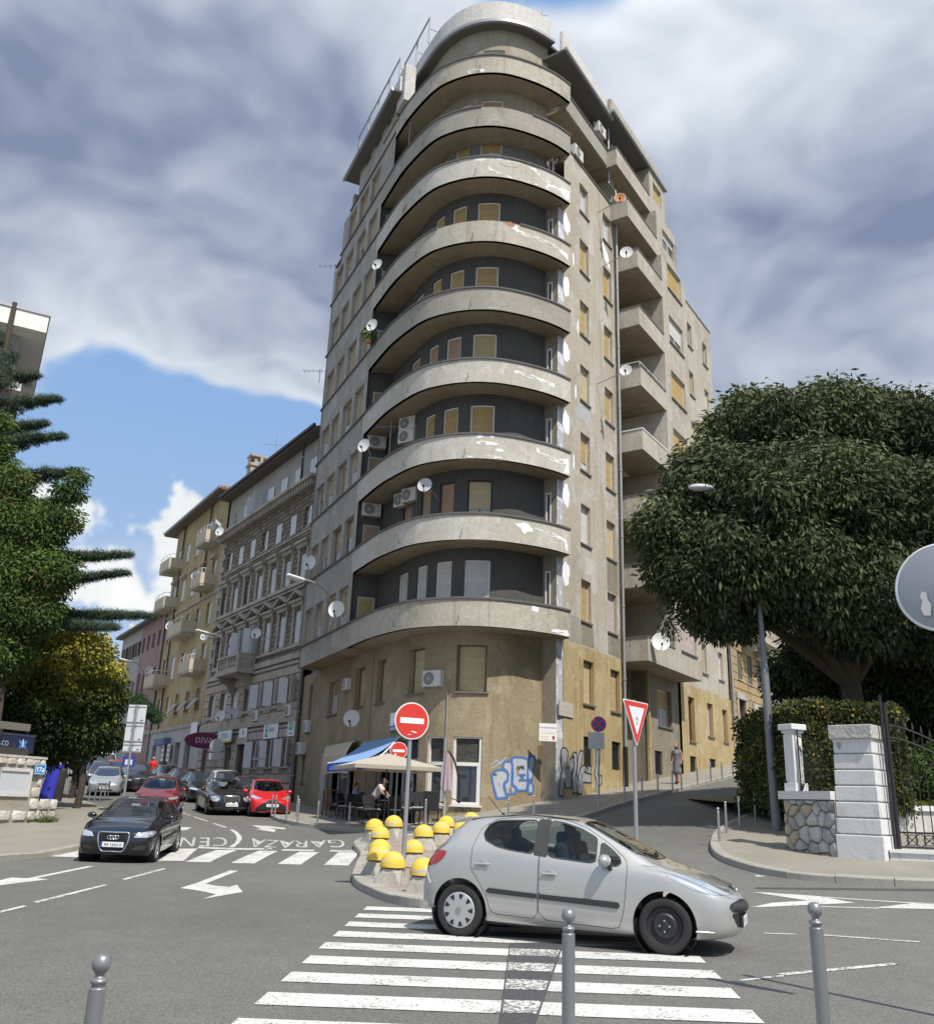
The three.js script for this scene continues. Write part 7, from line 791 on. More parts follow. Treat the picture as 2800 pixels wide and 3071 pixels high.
{ // round mirror at the right edge, seen from behind
const d = 7.2, c = atDepth(2826, 1760, d), R = 0.37, gy = ground(c[0], c[2]), t = thing('traffic_mirror', 'grey round back of a traffic mirror cut off by the right edge', 'traffic mirror', [c[0], gy, c[2]]), y = c[1] - gy, G2 = new THREE.Group(); G2.name = 'mirror_head'; G2.position.y = y; G2.rotation.set(0, rad(-42), rad(4)); t.add(G2);
part('pole', new MB().cyl(0.28, 0, -0.35, 0.04, 0.04, y + 0.4, 12).build(), M.pole, t); part('back_shell', new THREE.LatheGeometry([[0.001, 0.05], [R * 0.5, 0.042], [R * 0.9, 0.02], [R * 0.94, 0.012]].map((q) => new THREE.Vector2(...q)), 48).rotateX(Math.PI / 2), std([0.34, 0.35, 0.38], 0.4, 0.2), G2); part('rim', new THREE.TorusGeometry(R * 0.965, 0.016, 10, 56), SWHITE, G2); part('sticker', new THREE.ShapeGeometry(new THREE.Shape([[-0.03, -0.1], [0.02, -0.11], [0.04, -0.02], [0.02, 0.03], [0.025, 0.08], [-0.01, 0.1], [-0.035, 0.06], [-0.02, 0.02], [-0.045, -0.04]].map((q) => new THREE.Vector2(...q)))).translate(-0.14, -0.12, 0.058), M.acUnit, G2); part('clamp', new MB().box(0.06, 0.28, -0.02, 0.05, 0.12, 0.08).build(), M.dark, G2);
}
{ const w = gp(2329, 2489, 0.125), gy = ground(...w) + 0.12, top = atDepth(2272, 1560, -w[1])[1] - gy, t = thing('street_lamp', 'tall tapering grey lamp post in front of the dark tree', 'street lamp', [w[0], gy, w[1]]); t.rotation.z = 0.012; const grey = std([0.19, 0.2, 0.215], 0.55, 0.3); part('post', new MB().cyl(0, 0, 0, 0.125, 0.1, 4.1, 16).cyl(0, 4.1, 0, 0.082, 0.05, top - 4.1, 16).build(), grey, t); part('collar', new MB().cyl(0, 4.06, 0, 0.1, 0.086, 0.1, 16).build(), grey, t); part('arm', new MB().tube([[0, top, 0], [-0.3, top + 0.5, 0.1], [-1.2, top + 0.8, 0.3]], 0.035, 8).build(), grey, t); part('lamp_head', new THREE.SphereGeometry(0.3, 16, 10).scale(1.2, 0.35, 0.5).translate(-1.5, top + 0.8, 0.35), M.dishGrey, t); srand(3); for (const [y, h] of [[1.95, 0.1], [1.72, 0.16], [1.5, 0.1], [1.15, 0.14]]) part('sticker', new THREE.CylinderGeometry(0.128, 0.13, h, 16, 1, true, 2.4 + rnd() * 0.3, 0.7).translate(0, y, 0), SWHITE, t); }
const bracketLamp = (f, base, head, out, label) => { const h = hitF(f, base[0], base[1], 0.1), b = f.p(h[0], h[1], 0.05), n = f.N(h[0]), e = atDepth(head[0], head[1], -(b[2] + n[2] * out)), t = thing('bracket_lamp', label, 'street lamp', b, 0, 'wall-mounted street lamps along the left street'); const r = (p) => p.map((v, i) => v - b[i]), m = [lerp(b[0], e[0], 0.3), lerp(b[1], e[1], 0.72), lerp(b[2], e[2], 0.3)], m2 = [lerp(b[0], e[0], 0.62), lerp(b[1], e[1], 0.97), lerp(b[2], e[2], 0.62)]; part('arm', new MB().tube([[0, -0.9, 0], [0, 0, 0], r(m), r(m2), r(e)], 0.045, 8).build(), M.steel, t); const dir = new THREE.Vector3(e[0] - m2[0], (e[1] - m2[1]) * 0.3 + 0.1, e[2] - m2[2]).normalize(), q = new THREE.Quaternion().setFromUnitVectors(new THREE.Vector3(1, 0, 0), dir); const g = new THREE.CapsuleGeometry(0.13, 0.62, 6, 14).rotateZ(Math.PI / 2).scale(1, 0.62, 1.1); g.applyQuaternion(q); g.translate(...r(e)); part('lamp_head', g, M.dish, t); };
bracketLamp(fL, Zc(392, 1200), Zc(75, 962), 2.3, 'curved lamp arm on the left bay beside the large dish'); bracketLamp(fSt, Z5(605, 480), Z5(330, 297), 2.2, 'curved lamp arm on the stone house by the carved balcony'); bracketLamp(fOc, Z6(250, 1260), Z6(88, 1136), 2.2, 'curved lamp arm on the low pink house');
const stoneTex = (a, b, s) => new THREE.MeshStandardMaterial({ map: colourTex(256, 0.9, (u, v) => mul3(mix3(a, b, fbm(u, v, 4, 4, 4, s)), 0.75 + 0.5 * fbm(u, v, 20, 20, 3, s + 9))), roughness: 0.95, bumpMap: fineBump, bumpScale: 0.03 });
const rubble = [stoneTex([0.36, 0.36, 0.355], [0.52, 0.51, 0.5], 1), stoneTex([0.28, 0.27, 0.255], [0.42, 0.41, 0.4], 2), stoneTex([0.36, 0.29, 0.2], [0.46, 0.4, 0.31], 3)], limestone = [stoneTex([0.46, 0.44, 0.39], [0.62, 0.60, 0.55], 4), stoneTex([0.40, 0.37, 0.31], [0.55, 0.52, 0.46], 5), stoneTex([0.5, 0.48, 0.44], [0.66, 0.65, 0.62], 6)];
const mortarD = plaster([0.20, 0.18, 0.155], [0.14, 0.12, 0.1], [0.25, 0.23, 0.2], 96, { m: 2 }), mortarL = plaster([0.33, 0.30, 0.245], [0.26, 0.23, 0.185], [0.38, 0.35, 0.3], 97, { m: 2 });
function stonesOn(parent, f, cells, mats, proud) {
for (const pts of cells) {
const cx = pts.reduce((a, q) => a + q[0], 0) / pts.length, cy = pts.reduce((a, q) => a + q[1], 0) / pts.length, mb = new MB(), b = proud * rr(0.7, 1.25), tilt = [rr(-0.12, 0.12), rr(-0.12, 0.12)];
const R = (k, d) => pts.map((q) => { const x = lerp(cx, q[0], k), y = lerp(cy, q[1], k); return [x, y, d + tilt[0] * (x - cx) * (k < 1 ? 1 : 0) + tilt[1] * (y - cy) * (k < 1 ? 1 : 0)]; }), r0 = R(1, -0.02), r1 = R(0.93, b * 0.62), r2 = R(0.62, b), P = (q) => f.p(...q), N = f.N(0), n = pts.length, nv = (q, k) => { const T = f.T(0), dx = (q[0] - cx) * k * 3, dy = (q[1] - cy) * k * 3; const v = [N[0] + T[0] * dx, dy, N[2] + T[2] * dx], l = Math.hypot(...v); return v.map((c) => c / l); };
for (let i = 0; i < n; i++) { const j = (i + 1) % n; mb.quad(P(r0[i]), P(r0[j]), P(r1[j]), P(r1[i]), [nv(r0[i], 2), nv(r0[j], 2), nv(r1[j], 1.4), nv(r1[i], 1.4)], [r0[i], r0[j], r1[j], r1[i]].map((q) => [q[0], q[1]])); mb.quad(P(r1[i]), P(r1[j]), P(r2[j]), P(r2[i]), [nv(r1[i], 1.2), nv(r1[j], 1.2), nv(r2[j], 0.3), nv(r2[i], 0.3)], [r1[i], r1[j], r2[j], r2[i]].map((q) => [q[0], q[1]])); mb.tri(P(r2[i]), P(r2[j]), P([cx, cy, b * 1.05]), nv(r2[i], 0.3), nv(r2[j], 0.3), N, [r2[i][0], r2[i][1]], [r2[j][0], r2[j][1]], [cx, cy]); }
part('stone', mb.build(), mats[Math.floor(rnd() * mats.length * 0.999)], parent);
}
}
function voronoi(x0, x1, y0, y1, size, gap, clipY) {
const S = []; for (let y = y0 - size; y < y1 + size; y += size * 0.86) for (let x = x0 - size; x < x1 + size; x += size) S.push([x + rr(-0.42, 0.42) * size + (Math.round(y / size) % 2) * size * 0.5, y + rr(-0.36, 0.36) * size]);
const out = []; for (const s of S) { let P = [[x0, y0], [x1, y0], [x1, y1], [x0, y1]]; const cut = (nx, ny, c) => { const o = []; for (let i = 0; i < P.length; i++) { const a = P[i], b = P[(i + 1) % P.length], da = a[0] * nx + a[1] * ny - c, db = b[0] * nx + b[1] * ny - c; if (da <= 0) o.push(a); if (da * db < 0) { const k = da / (da - db); o.push([lerp(a[0], b[0], k), lerp(a[1], b[1], k)]); } } P = o; }; for (const q of S) if (q !== s) { const dx = q[0] - s[0], dy = q[1] - s[1], l = Math.hypot(dx, dy); if (l < size * 3.2) cut(dx / l, dy / l, (q[0] * q[0] + q[1] * q[1] - s[0] * s[0] - s[1] * s[1]) / 2 / l - gap / 2); } if (P.length > 2) { let A = 0; for (let i = 0; i < P.length; i++) A += P[i][0] * P[(i + 1) % P.length][1] - P[(i + 1) % P.length][0] * P[i][1]; if (Math.abs(A) / 2 > size * size * 0.12) out.push(P); } } return out;
}
const WL = gp(2362, 2545, 0.125), PL = gp(2514, 2571, 0.125), PRt = gp(2653, 2583, 0.125), topY = (px, py, w) => atDepth(px, py, -w[1])[1];
{
srand(41); const az = azOf(WL, PL), f = straight(WL, az, 1), L = Math.hypot(PL[0] - WL[0], PL[1] - WL[1]), y0 = ground(...PL) + 0.05, y1 = 2.02 - 0.16;
const t = thing('rubble_wall', 'low rubble stone wall with white capping between the lamp post and the white pillar', 'wall'); part('mortar', bbox(new MB(), f, -0.02, L, y0 - 0.2, y1, -0.5, 0).build(), mortarD, t); stonesOn(t, f, voronoi(0, L - 0.02, y0 + 0.05, y1 - 0.02, 0.3, 0.035), rubble, 0.07); const fe = straight([f.p(-0.02, 0)[0], f.p(-0.02, 0)[2]], az - 90 + 180, 1); 
part('capping', bbox(new MB(), f, -0.1, L, y1, y1 + 0.17, -0.6, 0.09).build(), std([0.62, 0.61, 0.59], 0.8, 0, { bumpMap: fineBump, bumpScale: 0.006 }), t);
const s = f.p(0.12, 0, -0.25), sp = thing('small_pillar', 'slim white fluted pillar standing on the end of the rubble wall', 'pillar', [s[0], y1 + 0.17, s[2]], faceOf(f, 0)), hh = 3.43 - (y1 + 0.17); const wm = std([0.68, 0.68, 0.67], 0.7, 0, { bumpMap: fineBump, bumpScale: 0.005 });
part('shaft', new MB().box(0, hh / 2, 0, 0.26, hh, 0.26).build(), wm, sp); for (const [x, z] of [[-0.11, 0.135], [0.11, 0.135], [-0.135, 0.11], [-0.135, -0.11]]) part('rib', new MB().box(x, hh * 0.52, z, 0.06, hh * 0.72, 0.02 + Math.abs(x) * 0.01).build(), wm, sp); part('cap', new RoundedBoxGeometry(0.44, 0.13, 0.44, 2, 0.015).translate(0, hh, 0), wm, sp); part('neck', new RoundedBoxGeometry(0.34, 0.06, 0.34, 2, 0.01).translate(0, hh - 0.1, 0), wm, sp); part('foot', new RoundedBoxGeometry(0.36, 0.2, 0.36, 2, 0.01).translate(0, 0.08, 0), wm, sp);
const wf = thing('wire_fence', 'dark mesh fence with scrolled top on the rubble wall', 'fence'), mb = new MB(), fy = y1 + 0.17; for (let x = 0.35; x < L; x += 0.09) { mb.tube([f.p(x, fy, -0.25), f.p(Math.max(0.3, x - 0.6), fy + 1.0, -0.25)], 0.004, 3); mb.tube([f.p(Math.max(0.3, x - 0.6), fy, -0.25), f.p(x, fy + 1.0, -0.25)], 0.004, 3); } part('mesh', mb.build(), M.iron, wf, 'stuff'); part('rail', new MB().tube([f.p(0.3, fy + 1.2, -0.25), f.p(L * 0.5, fy + 1.05, -0.25), f.p(L, fy + 1.02, -0.25)], 0.014, 5).build(), M.iron, wf); part('post', new MB().tube([f.p(0.32, fy, -0.2), f.p(0.32, fy + 1.35, -0.2)], 0.018, 5).build(), M.iron, wf);
}
{ // great white pillar of stacked courses
const az = azOf(PL, PRt), f = straight(PL, az, 1), w = Math.hypot(PRt[0] - PL[0], PRt[1] - PL[1]), g0 = Math.min(ground(...PL), ground(...PRt)), c = f.p(w / 2, 0, -0.45), t = thing('gate_pillar', 'massive white gate pillar of banded blocks with weathered cap', 'pillar', [c[0], g0, c[2]], faceOf(f, 0)); const capB = topY(2500, 2050 + 560 / 3.36, PL) - g0, capT = topY(2500, 2050 + 425 / 3.36, PL) - g0, b0 = topY(2518, 2050 + 1520 / 3.36, PL) - g0;
const wm = new THREE.MeshStandardMaterial({ map: colourTex(512, 2.0, (u, v) => { const m = fbm(u, v, 5, 5, 5, 31), r = fbm(u, v, 30, 3, 3, 36); return mul3(mix3([0.66, 0.66, 0.65], [0.5, 0.5, 0.49], sstep(0.55, 0.8, m) * 0.7 + sstep(0.62, 0.8, r) * 0.4), 0.94 + 0.1 * vnoise(u * 90, v * 90, 90, 90, 3)); }), roughness: 0.85, bumpMap: fineBump, bumpScale: 0.006 }), cm = stoneTex([0.36, 0.35, 0.325], [0.52, 0.50, 0.47], 12);
const n = 6, blk = (y0, y1, ww, dd, mat, name) => { const g = new RoundedBoxGeometry(ww, y1 - y0, dd, 2, 0.018), u = g.attributes.uv, P = g.attributes.position; for (let i = 0; i < u.count; i++) u.setXY(i, P.getX(i) + P.getZ(i) + y0 * 3.3, P.getY(i) + y0); g.translate(0, (y0 + y1) / 2, 0); part(name, g, mat, t); };
blk(-0.2, b0, w + 0.04, 0.94, wm, 'base_block'); for (let i = 0; i < n; i++) { const y0 = lerp(b0, capB, i / n), y1 = lerp(b0, capB, (i + 1) / n), k = lerp(1, 0.86, (i + 0.5) / n); blk(y0 + 0.028, y1, w * k, 0.9 * k, wm, 'block'); blk(y0 - 0.01, y0 + 0.03, w * k * 0.93, 0.9 * k * 0.93, M.frameGrey, 'joint'); } blk(capB - 0.005, capT, w * 0.98, 0.96, cm, 'cap'); blk(capB - 0.07, capB + 0.0, w * 0.88, 0.84, wm, 'neck'); part('emblem', new THREE.ShapeGeometry(new THREE.Shape([[-0.055, 0.05], [0, 0.09], [0.055, 0.05], [0.04, -0.02], [0, -0.09], [-0.04, -0.02]].map((q) => new THREE.Vector2(...q)))).translate(-0.3 * w, lerp(b0, capB, 5.55 / 6), 0.9 * 0.43 + 0.012), M.zinc, t);
const ge = gp(2800, 2592, 0.125), st = [f.p(w + 0.02, 0, -0.5)[0], f.p(w + 0.02, 0, -0.5)[2]], gaz = azOf(st, [ge[0] + 0.25, ge[1] - 0.6]), fg = straight(st, gaz, 1), gt = thing('iron_gate', 'black wrought iron gate with spear tips and a sweeping top, right of the white pillar', 'gate'), gy = topY(2690, 2050 + 1690 / 3.36, PRt); const H = (x) => gy + 2.55 - 0.95 * sstep(0, 2.4, x);
for (let x = 0.28; x < 3.4; x += 0.155) { const q = fg.p(x, 0, 0), m = new MB(); m.cyl(q[0], gy + 0.05, q[2], 0.011, 0.011, H(x) - gy - 0.05, 6); part('bar', m.build(), M.iron, gt); part('spear_tip', new MB().cyl(q[0], H(x), q[2], 0.028, 0.002, 0.16, 6).build(), M.iron, gt); }
part('gate_post', new MB().tube([fg.p(0.1, gy - 0.1, 0), fg.p(0.1, gy + 2.95, 0)], 0.05, 8).build(), M.iron, gt); part('gate_post', new MB().tube([fg.p(0.02, gy - 0.1, 0.12), fg.p(0.02, gy + 3.1, 0.12)], 0.028, 8).build(), M.iron, gt);
for (const o of [0, -0.25]) { const pts = []; for (let x = 0.1; x <= 3.5; x += 0.34) pts.push(fg.p(x, H(x) + o - 0.05, 0)); part('top_rail', new MB().tube(pts, 0.016, 6).build(), M.iron, gt); } for (const y of [0.06, 0.34]) part('rail', bbox(new MB(), fg, 0.1, 3.5, gy + y, gy + y + 0.035, -0.02, 0.02).build(), M.iron, gt); const lat = new MB(); for (let x = 0.2; x < 3.4; x += 0.31) { lat.tube([fg.p(x, gy + 0.08, 0), fg.p(x + 0.31, gy + 0.35, 0)], 0.01, 4); lat.tube([fg.p(x + 0.31, gy + 0.08, 0), fg.p(x, gy + 0.35, 0)], 0.01, 4); const q = fg.p(x + 0.155, gy + 0.215, 0); lat.geo(new THREE.TorusGeometry(0.1, 0.009, 5, 18).rotateY(faceOf(fg, 0)), new THREE.Matrix4().setPosition(...q)); } part('lattice', lat.build(), M.iron, gt, 'stuff');
const pl = thing('gate_plinth', 'low white stone step under the iron gate', 'step'); part('step', bbox(new MB(), fg, -0.1, 6, g0 - 0.3, gy - 0.03, -0.5, 0.32).build(), wm, pl); part('edge', bbox(new MB(), fg, -0.1, 6, gy - 0.03, gy + 0.03, -0.5, 0.36).build(), M.white, pl);
const iw = thing('garden_wall', 'long low white wall behind the iron gate', 'wall'), f3 = straight([fg.p(-0.6, 0, -3.4)[0], fg.p(-0.6, 0, -3.4)[2]], 88, 1); part('wall', bbox(new MB(), f3, 0.3, 12, g0 - 0.2, g0 + 1.15, -0.25, 0).build(), M.attic, iw); part('coping', bbox(new MB(), f3, 0.3, 12, g0 + 1.15, g0 + 1.27, -0.32, 0.06).build(), M.white, iw);
}
{
srand(42); const A = gp(...L6(0, 835), 0.12), B = gp(...L6(503, 797), 0.12), az = azOf(A, B), L = Math.hypot(B[0] - A[0], B[1] - A[1]), f = straight(A, az, 1), y0 = ground(...B) + 0.1, ex = hitF(f, ...L6(420, 240), 0), yt = ex[1], st = ex[0], sh = hitF(f, ...L6(520, 620), 0)[1];
const t = thing('limestone_wall', 'pale limestone block wall with a house number at the left edge', 'wall'); part('mortar', bbox(new MB(), f, -6, st, y0 - 0.3, yt, -0.6, 0).build(), mortarL, t); part('mortar', bbox(new MB(), f, st, L, y0 - 0.3, sh - 0.02, -0.6, -0.01).build(), mortarL, t);
const cells = []; for (let y = y0, r = 0; y < yt - 0.02; r++) { const h = Math.min(rr(0.24, 0.36), yt - y); let x = -0.9 + rr(0, 0.2); const end = y + h * 0.6 < sh ? L : st; while (x < end - 0.04) { const w = Math.min(rr(0.3, 0.62), end - x), g = 0.02, j = () => rr(-0.025, 0.025); if (w > 0.12) { const wx = [1.0, 1.85]; if (!(x + w > 0.02 && x < 0.85 && y + h > yt - 1.15 && y < yt - 0.28)) cells.push([[x + g + 0.03, y + g + j() * 0.5], [x + w / 2, y + g + j() * 0.4], [x + w - g - 0.03, y + g + j() * 0.5], [x + w - g, y + h / 2 + j()], [x + w - g - 0.03, y + h - g + j() * 0.5], [x + w / 2, y + h - g + j() * 0.4], [x + g + 0.03, y + h - g + j() * 0.5], [x + g, y + h / 2 + j()]]); } x += w; } y += h; }
stonesOn(t, f, cells, limestone, 0.07); const fr = new MB(), wa = -0.3, wb = 0.82, w0 = yt - 1.12, w1 = yt - 0.3; bbox(fr, f, wa, wb, w1 - 0.1, w1, -0.1, 0.06); bbox(fr, f, wa, wb, w0, w0 + 0.1, -0.1, 0.06); bbox(fr, f, wb - 0.1, wb, w0 + 0.1, w1 - 0.1, -0.1, 0.06); part('window_frame', fr.build(), M.attic, t); part('pane', bbox(new MB(), f, wa, wb - 0.1, w0 + 0.1, w1 - 0.1, 0.0, 0.02).build(), M.curtain, t); part('capping', bbox(new MB(), f, -6, st + 0.04, yt, yt + 0.07, -0.65, 0.04).build(), limestone[1], t);
onWall('house_number', 'small blue house number plate at the top right of the limestone wall', 'plaque', f, L6(370, 328), 0.1, 0.42, 0.32, printMat(128, 100, (g, w, h) => { g.fillStyle = '#2f7fb8'; g.fillRect(0, 0, w, h); g.fillStyle = '#e9eef0'; g.fillRect(6, 6, w - 12, h - 12); g.fillStyle = '#2f7fb8'; g.fillRect(10, 10, w - 20, h - 20); txt(g, '17a', w / 2, h / 2 + 3, 'bold 62px sans-serif', '#f2f6f8'); }));
const k = thing('terrace_canopy', 'dark blue terrace canopy with pale lettering and a blue flower print above the limestone wall', 'canopy'), yb = hitF(f, ...L6(150, 175), -0.3)[1], y2 = hitF(f, ...L6(150, 18), -0.3)[1], xr = hitF(f, ...L6(322, 100), -0.3)[0]; part('valance', (() => { const m = new MB(); m.quad(f.p(xr - 2.4, yb, -0.3), f.p(xr, yb, -0.3), f.p(xr, y2, -0.35), f.p(xr - 2.4, y2, -0.35), f.N(0), [[0, 0], [1, 0], [1, 1], [0, 1]]); return m; })().build(), printMat(1024, 220, (g, w, h) => { g.fillStyle = '#1c2540'; g.fillRect(0, 0, w, h); txt(g, 'DISCO', w * 0.6, h * 0.5, '84px sans-serif', '#aebace', 'right'); g.fillStyle = '#7a3a2a'; g.beginPath(); g.arc(w * 0.69, h * 0.6, 13, 0, 7); g.fill(); for (const [a, s] of [[-0.9, 1], [0.9, 1], [-2.2, 0.9], [2.2, 0.9]]) { g.save(); g.translate(w * 0.82, h * 0.5); g.rotate(a); g.fillStyle = '#3f78c4'; g.beginPath(); g.ellipse(0, -38 * s, 20, 46 * s, 0, 0, 7); g.fill(); g.restore(); } g.fillStyle = '#b9c4d4'; g.beginPath(); g.ellipse(w * 0.82, h * 0.42, 15, 55, 0, 0, 7); g.fill(); }), k);
part('canopy_top', bbox(new MB(), f, xr - 8, xr + 0.02, y2, y2 + 0.06, -4.2, -0.34).build(), std([0.03, 0.04, 0.075], 0.8), k); const rx = hitF(f, ...L6(215, -40), -0.8)[0], ry = hitF(f, ...L6(150, -25), -0.8)[1]; part('roof', bbox(new MB(), f, rx - 8, rx, ry, ry + 0.22, -4.5, -0.5).build(), std([0.16, 0.145, 0.12], 0.9), k); const post = f.p(xr - 0.1, 0, -0.6); part('post', new MB().cyl(post[0], yt, post[2], 0.05, 0.05, ry - yt + 0.1, 8).build(), M.dark, k); const gl = new MB(); bbox(gl, f, xr - 6, xr - 0.2, yt + 0.02, yt + 0.3, -0.32, -0.28); part('dark_screen', gl.build(), M.dark, k); const pr2 = f.p(-0.1, 0, -0.15); part('rain_pipe', new MB().cyl(pr2[0] - 0.2, y0, pr2[2] + 0.25, 0.09, 0.09, yt - y0 + 0.8, 10).build(), M.iron, k);
const fw = straight([-19.5, -44], -38, 1), lw = thing('far_garden_wall', 'long pale stone wall under the trees beyond the pedestrians', 'wall'); part('wall', bbox(new MB(), fw, 1, 40, (x) => ground(fw.p(x, 0)[0], fw.p(x, 0)[2]) - 0.2, (x) => ground(fw.p(x, 0)[0], fw.p(x, 0)[2]) + 2.3, -0.5, 0).build(), mortarL, lw);
const lb = gp(...L6(400, 620), 0.12), by = ground(...lb) + 0.12, bt = thing('wrapped_bin', 'litter bin under a bright blue cloth at the end of the limestone wall', 'bin', [lb[0] + 0.3, by, lb[1]], 0.3); part('bin', new MB().lathe([[0.001, 0], [0.24, 0], [0.28, 1.25], [0.3, 1.3], [0.26, 1.36], [0.001, 1.38]], 0.2, 0, 0, 18).build(), M.dark, bt); const cl = new MB(), cols = 16, rows = 10; for (let i = 0; i < cols; i++) for (let j = 0; j < rows; j++) { const P = (a, b) => { const u = a / cols, v = b / rows, th = -1.2 + u * 3.2, r = 0.33 + 0.06 * v + 0.05 * Math.sin(th * 5 + v * 3) * v; return [0.05 - r * Math.sin(th) * 0.9 - v * 0.22, 1.5 - v * 1.52, r * Math.cos(th) + 0.02]; }; const n = [-Math.sin(-1.2 + (i + 0.5) / cols * 3.2), 0.2, Math.cos(-1.2 + (i + 0.5) / cols * 3.2)]; cl.quad(P(i, j), P(i + 1, j), P(i + 1, j + 1), P(i, j + 1), n); } part('cloth', cl.build(), std([0.02, 0.025, 0.36], 0.75), bt);
}
function clump(n, R, len, wid, flat, seed) {
srand(seed); const mb = new MB();
for (let i = 0; i < n; i++) {
const th = rnd() * 6.283, ph = Math.acos(2 * rnd() - 1), r = R * Math.cbrt(rnd()), c = [r * Math.sin(ph) * Math.cos(th), r * Math.cos(ph) * flat, r * Math.sin(ph) * Math.sin(th)];
const d = new THREE.Vector3(c[0] + rr(-0.4, 0.4) * R, c[1] - 0.35 * R + rr(-0.5, 0.3) * R, c[2] + rr(-0.4, 0.4) * R).normalize(), s = new THREE.Vector3(rr(-1, 1), rr(-0.4, 0.4), rr(-1, 1)).cross(d).normalize(), nn = s.clone().cross(d); if (nn.y < 0) nn.negate();
const l = len * rr(0.7, 1.2), w = wid * rr(0.8, 1.15), P = (a, b, k) => [c[0] + d.x * a + s.x * b + nn.x * k, c[1] + d.y * a + s.y * b + nn.y * k, c[2] + d.z * a + s.z * b + nn.z * k];
mb.quad(P(0, 0, 0), P(l * 0.5, w, -l * 0.06), P(l, 0, -l * 0.2), P(l * 0.5, -w, -l * 0.06), nn.toArray());
}
return mb.build();
}
const leafMat = (rough = 0.7) => new THREE.MeshPhysicalMaterial({ color: 0xffffff, roughness: rough, transmission: 0.12, thickness: 0, specularIntensity: 0.35 });
const dummy = new THREE.Object3D();
function foliage(parent, name, geo, mat, places) {
const im = new THREE.InstancedMesh(geo, mat, places.length); im.name = name; im.castShadow = im.receiveShadow = true;
places.forEach((p, i) => { dummy.position.set(p[0], p[1], p[2]); dummy.rotation.set(rr(-0.5, 0.5), rnd() * 6.283, rr(-0.5, 0.5)); dummy.scale.setScalar(p[3]); dummy.updateMatrix(); im.setMatrixAt(i, dummy.matrix); im.setColorAt(i, col(p[4])); }); im.userData.kind = 'stuff'; parent.add(im); return im;
}
function lobes(L, dens, tone, o = {}) {
const out = [];
for (const [c, r] of L) { const n = Math.round(dens * r * r);
for (let i = 0; i < n; i++) { const th = rnd() * 6.283, y = 2 * rnd() - 1, s = Math.sqrt(1 - y * y), d = [s * Math.cos(th), y, s * Math.sin(th)], bump = 0.84 + 0.34 * (fbm3(c[0] + d[0] * 2.1, c[1] + d[1] * 2.1, c[2] + d[2] * 2.1, 3, 55) - 0.2), k = (rnd() < 0.72 ? rr(0.84, 1.04) : rr(0.35, 0.9)) * bump, p = [c[0] + d[0] * r * k, c[1] + d[1] * r * k * (o.sq ?? 0.9), c[2] + d[2] * r * k]; if (d[1] < -0.55 && rnd() < 0.6) continue;
if (L.some(([c2, r2]) => c2 !== c && Math.hypot(p[0] - c2[0], (p[1] - c2[1]) / (o.sq ?? 0.9), p[2] - c2[2]) < r2 * 0.68)) continue; out.push([...p, rr(0.75, 1.25), tone(p, d, k)]); } }
return out;
}
const bark = std([0.075, 0.06, 0.045], 0.95, 0, { bumpMap: fineBump, bumpScale: 0.03 });
function limbs(parent, from, tips, r0, name = 'trunk') { const mb = new MB(); const mid = [from[0], from[1] + (tips.reduce((a, t) => a + t[1], 0) / tips.length - from[1]) * 0.42, from[2]]; const taper = (pts, ra, rb) => { const cv = new THREE.CatmullRomCurve3(pts.map((q) => new THREE.Vector3(...q))), P = cv.getPoints(10); for (let i = 0; i < 10; i++) { const a = P[i], b = P[i + 1], d = b.clone().sub(a), l = d.length(), g = new THREE.CylinderGeometry(lerp(ra, rb, (i + 1) / 10), lerp(ra, rb, i / 10), l * 1.04, 8, 1, true), q = new THREE.Quaternion().setFromUnitVectors(new THREE.Vector3(0, 1, 0), d.normalize()); mb.geo(g, new THREE.Matrix4().compose(a.clone().add(b).multiplyScalar(0.5), q, new THREE.Vector3(1, 1, 1))); } }; taper([from, [lerp(from[0], mid[0], 0.5) + 0.1, (from[1] + mid[1]) / 2, from[2] + 0.08], mid], r0, r0 * 0.72); for (const t of tips) taper([mid, [lerp(mid[0], t[0], 0.45) + rr(-0.3, 0.3), lerp(mid[1], t[1], 0.6), lerp(mid[2], t[2], 0.45)], t], r0 * 0.5, 0.03); part(name, mb.build(), bark, parent); }
const VW = (x, y, d) => atDepth(x * 1.5234, y * 1.5234, d), VR = (px, d) => px * 1.5234 / 2711 * d * 0.96;
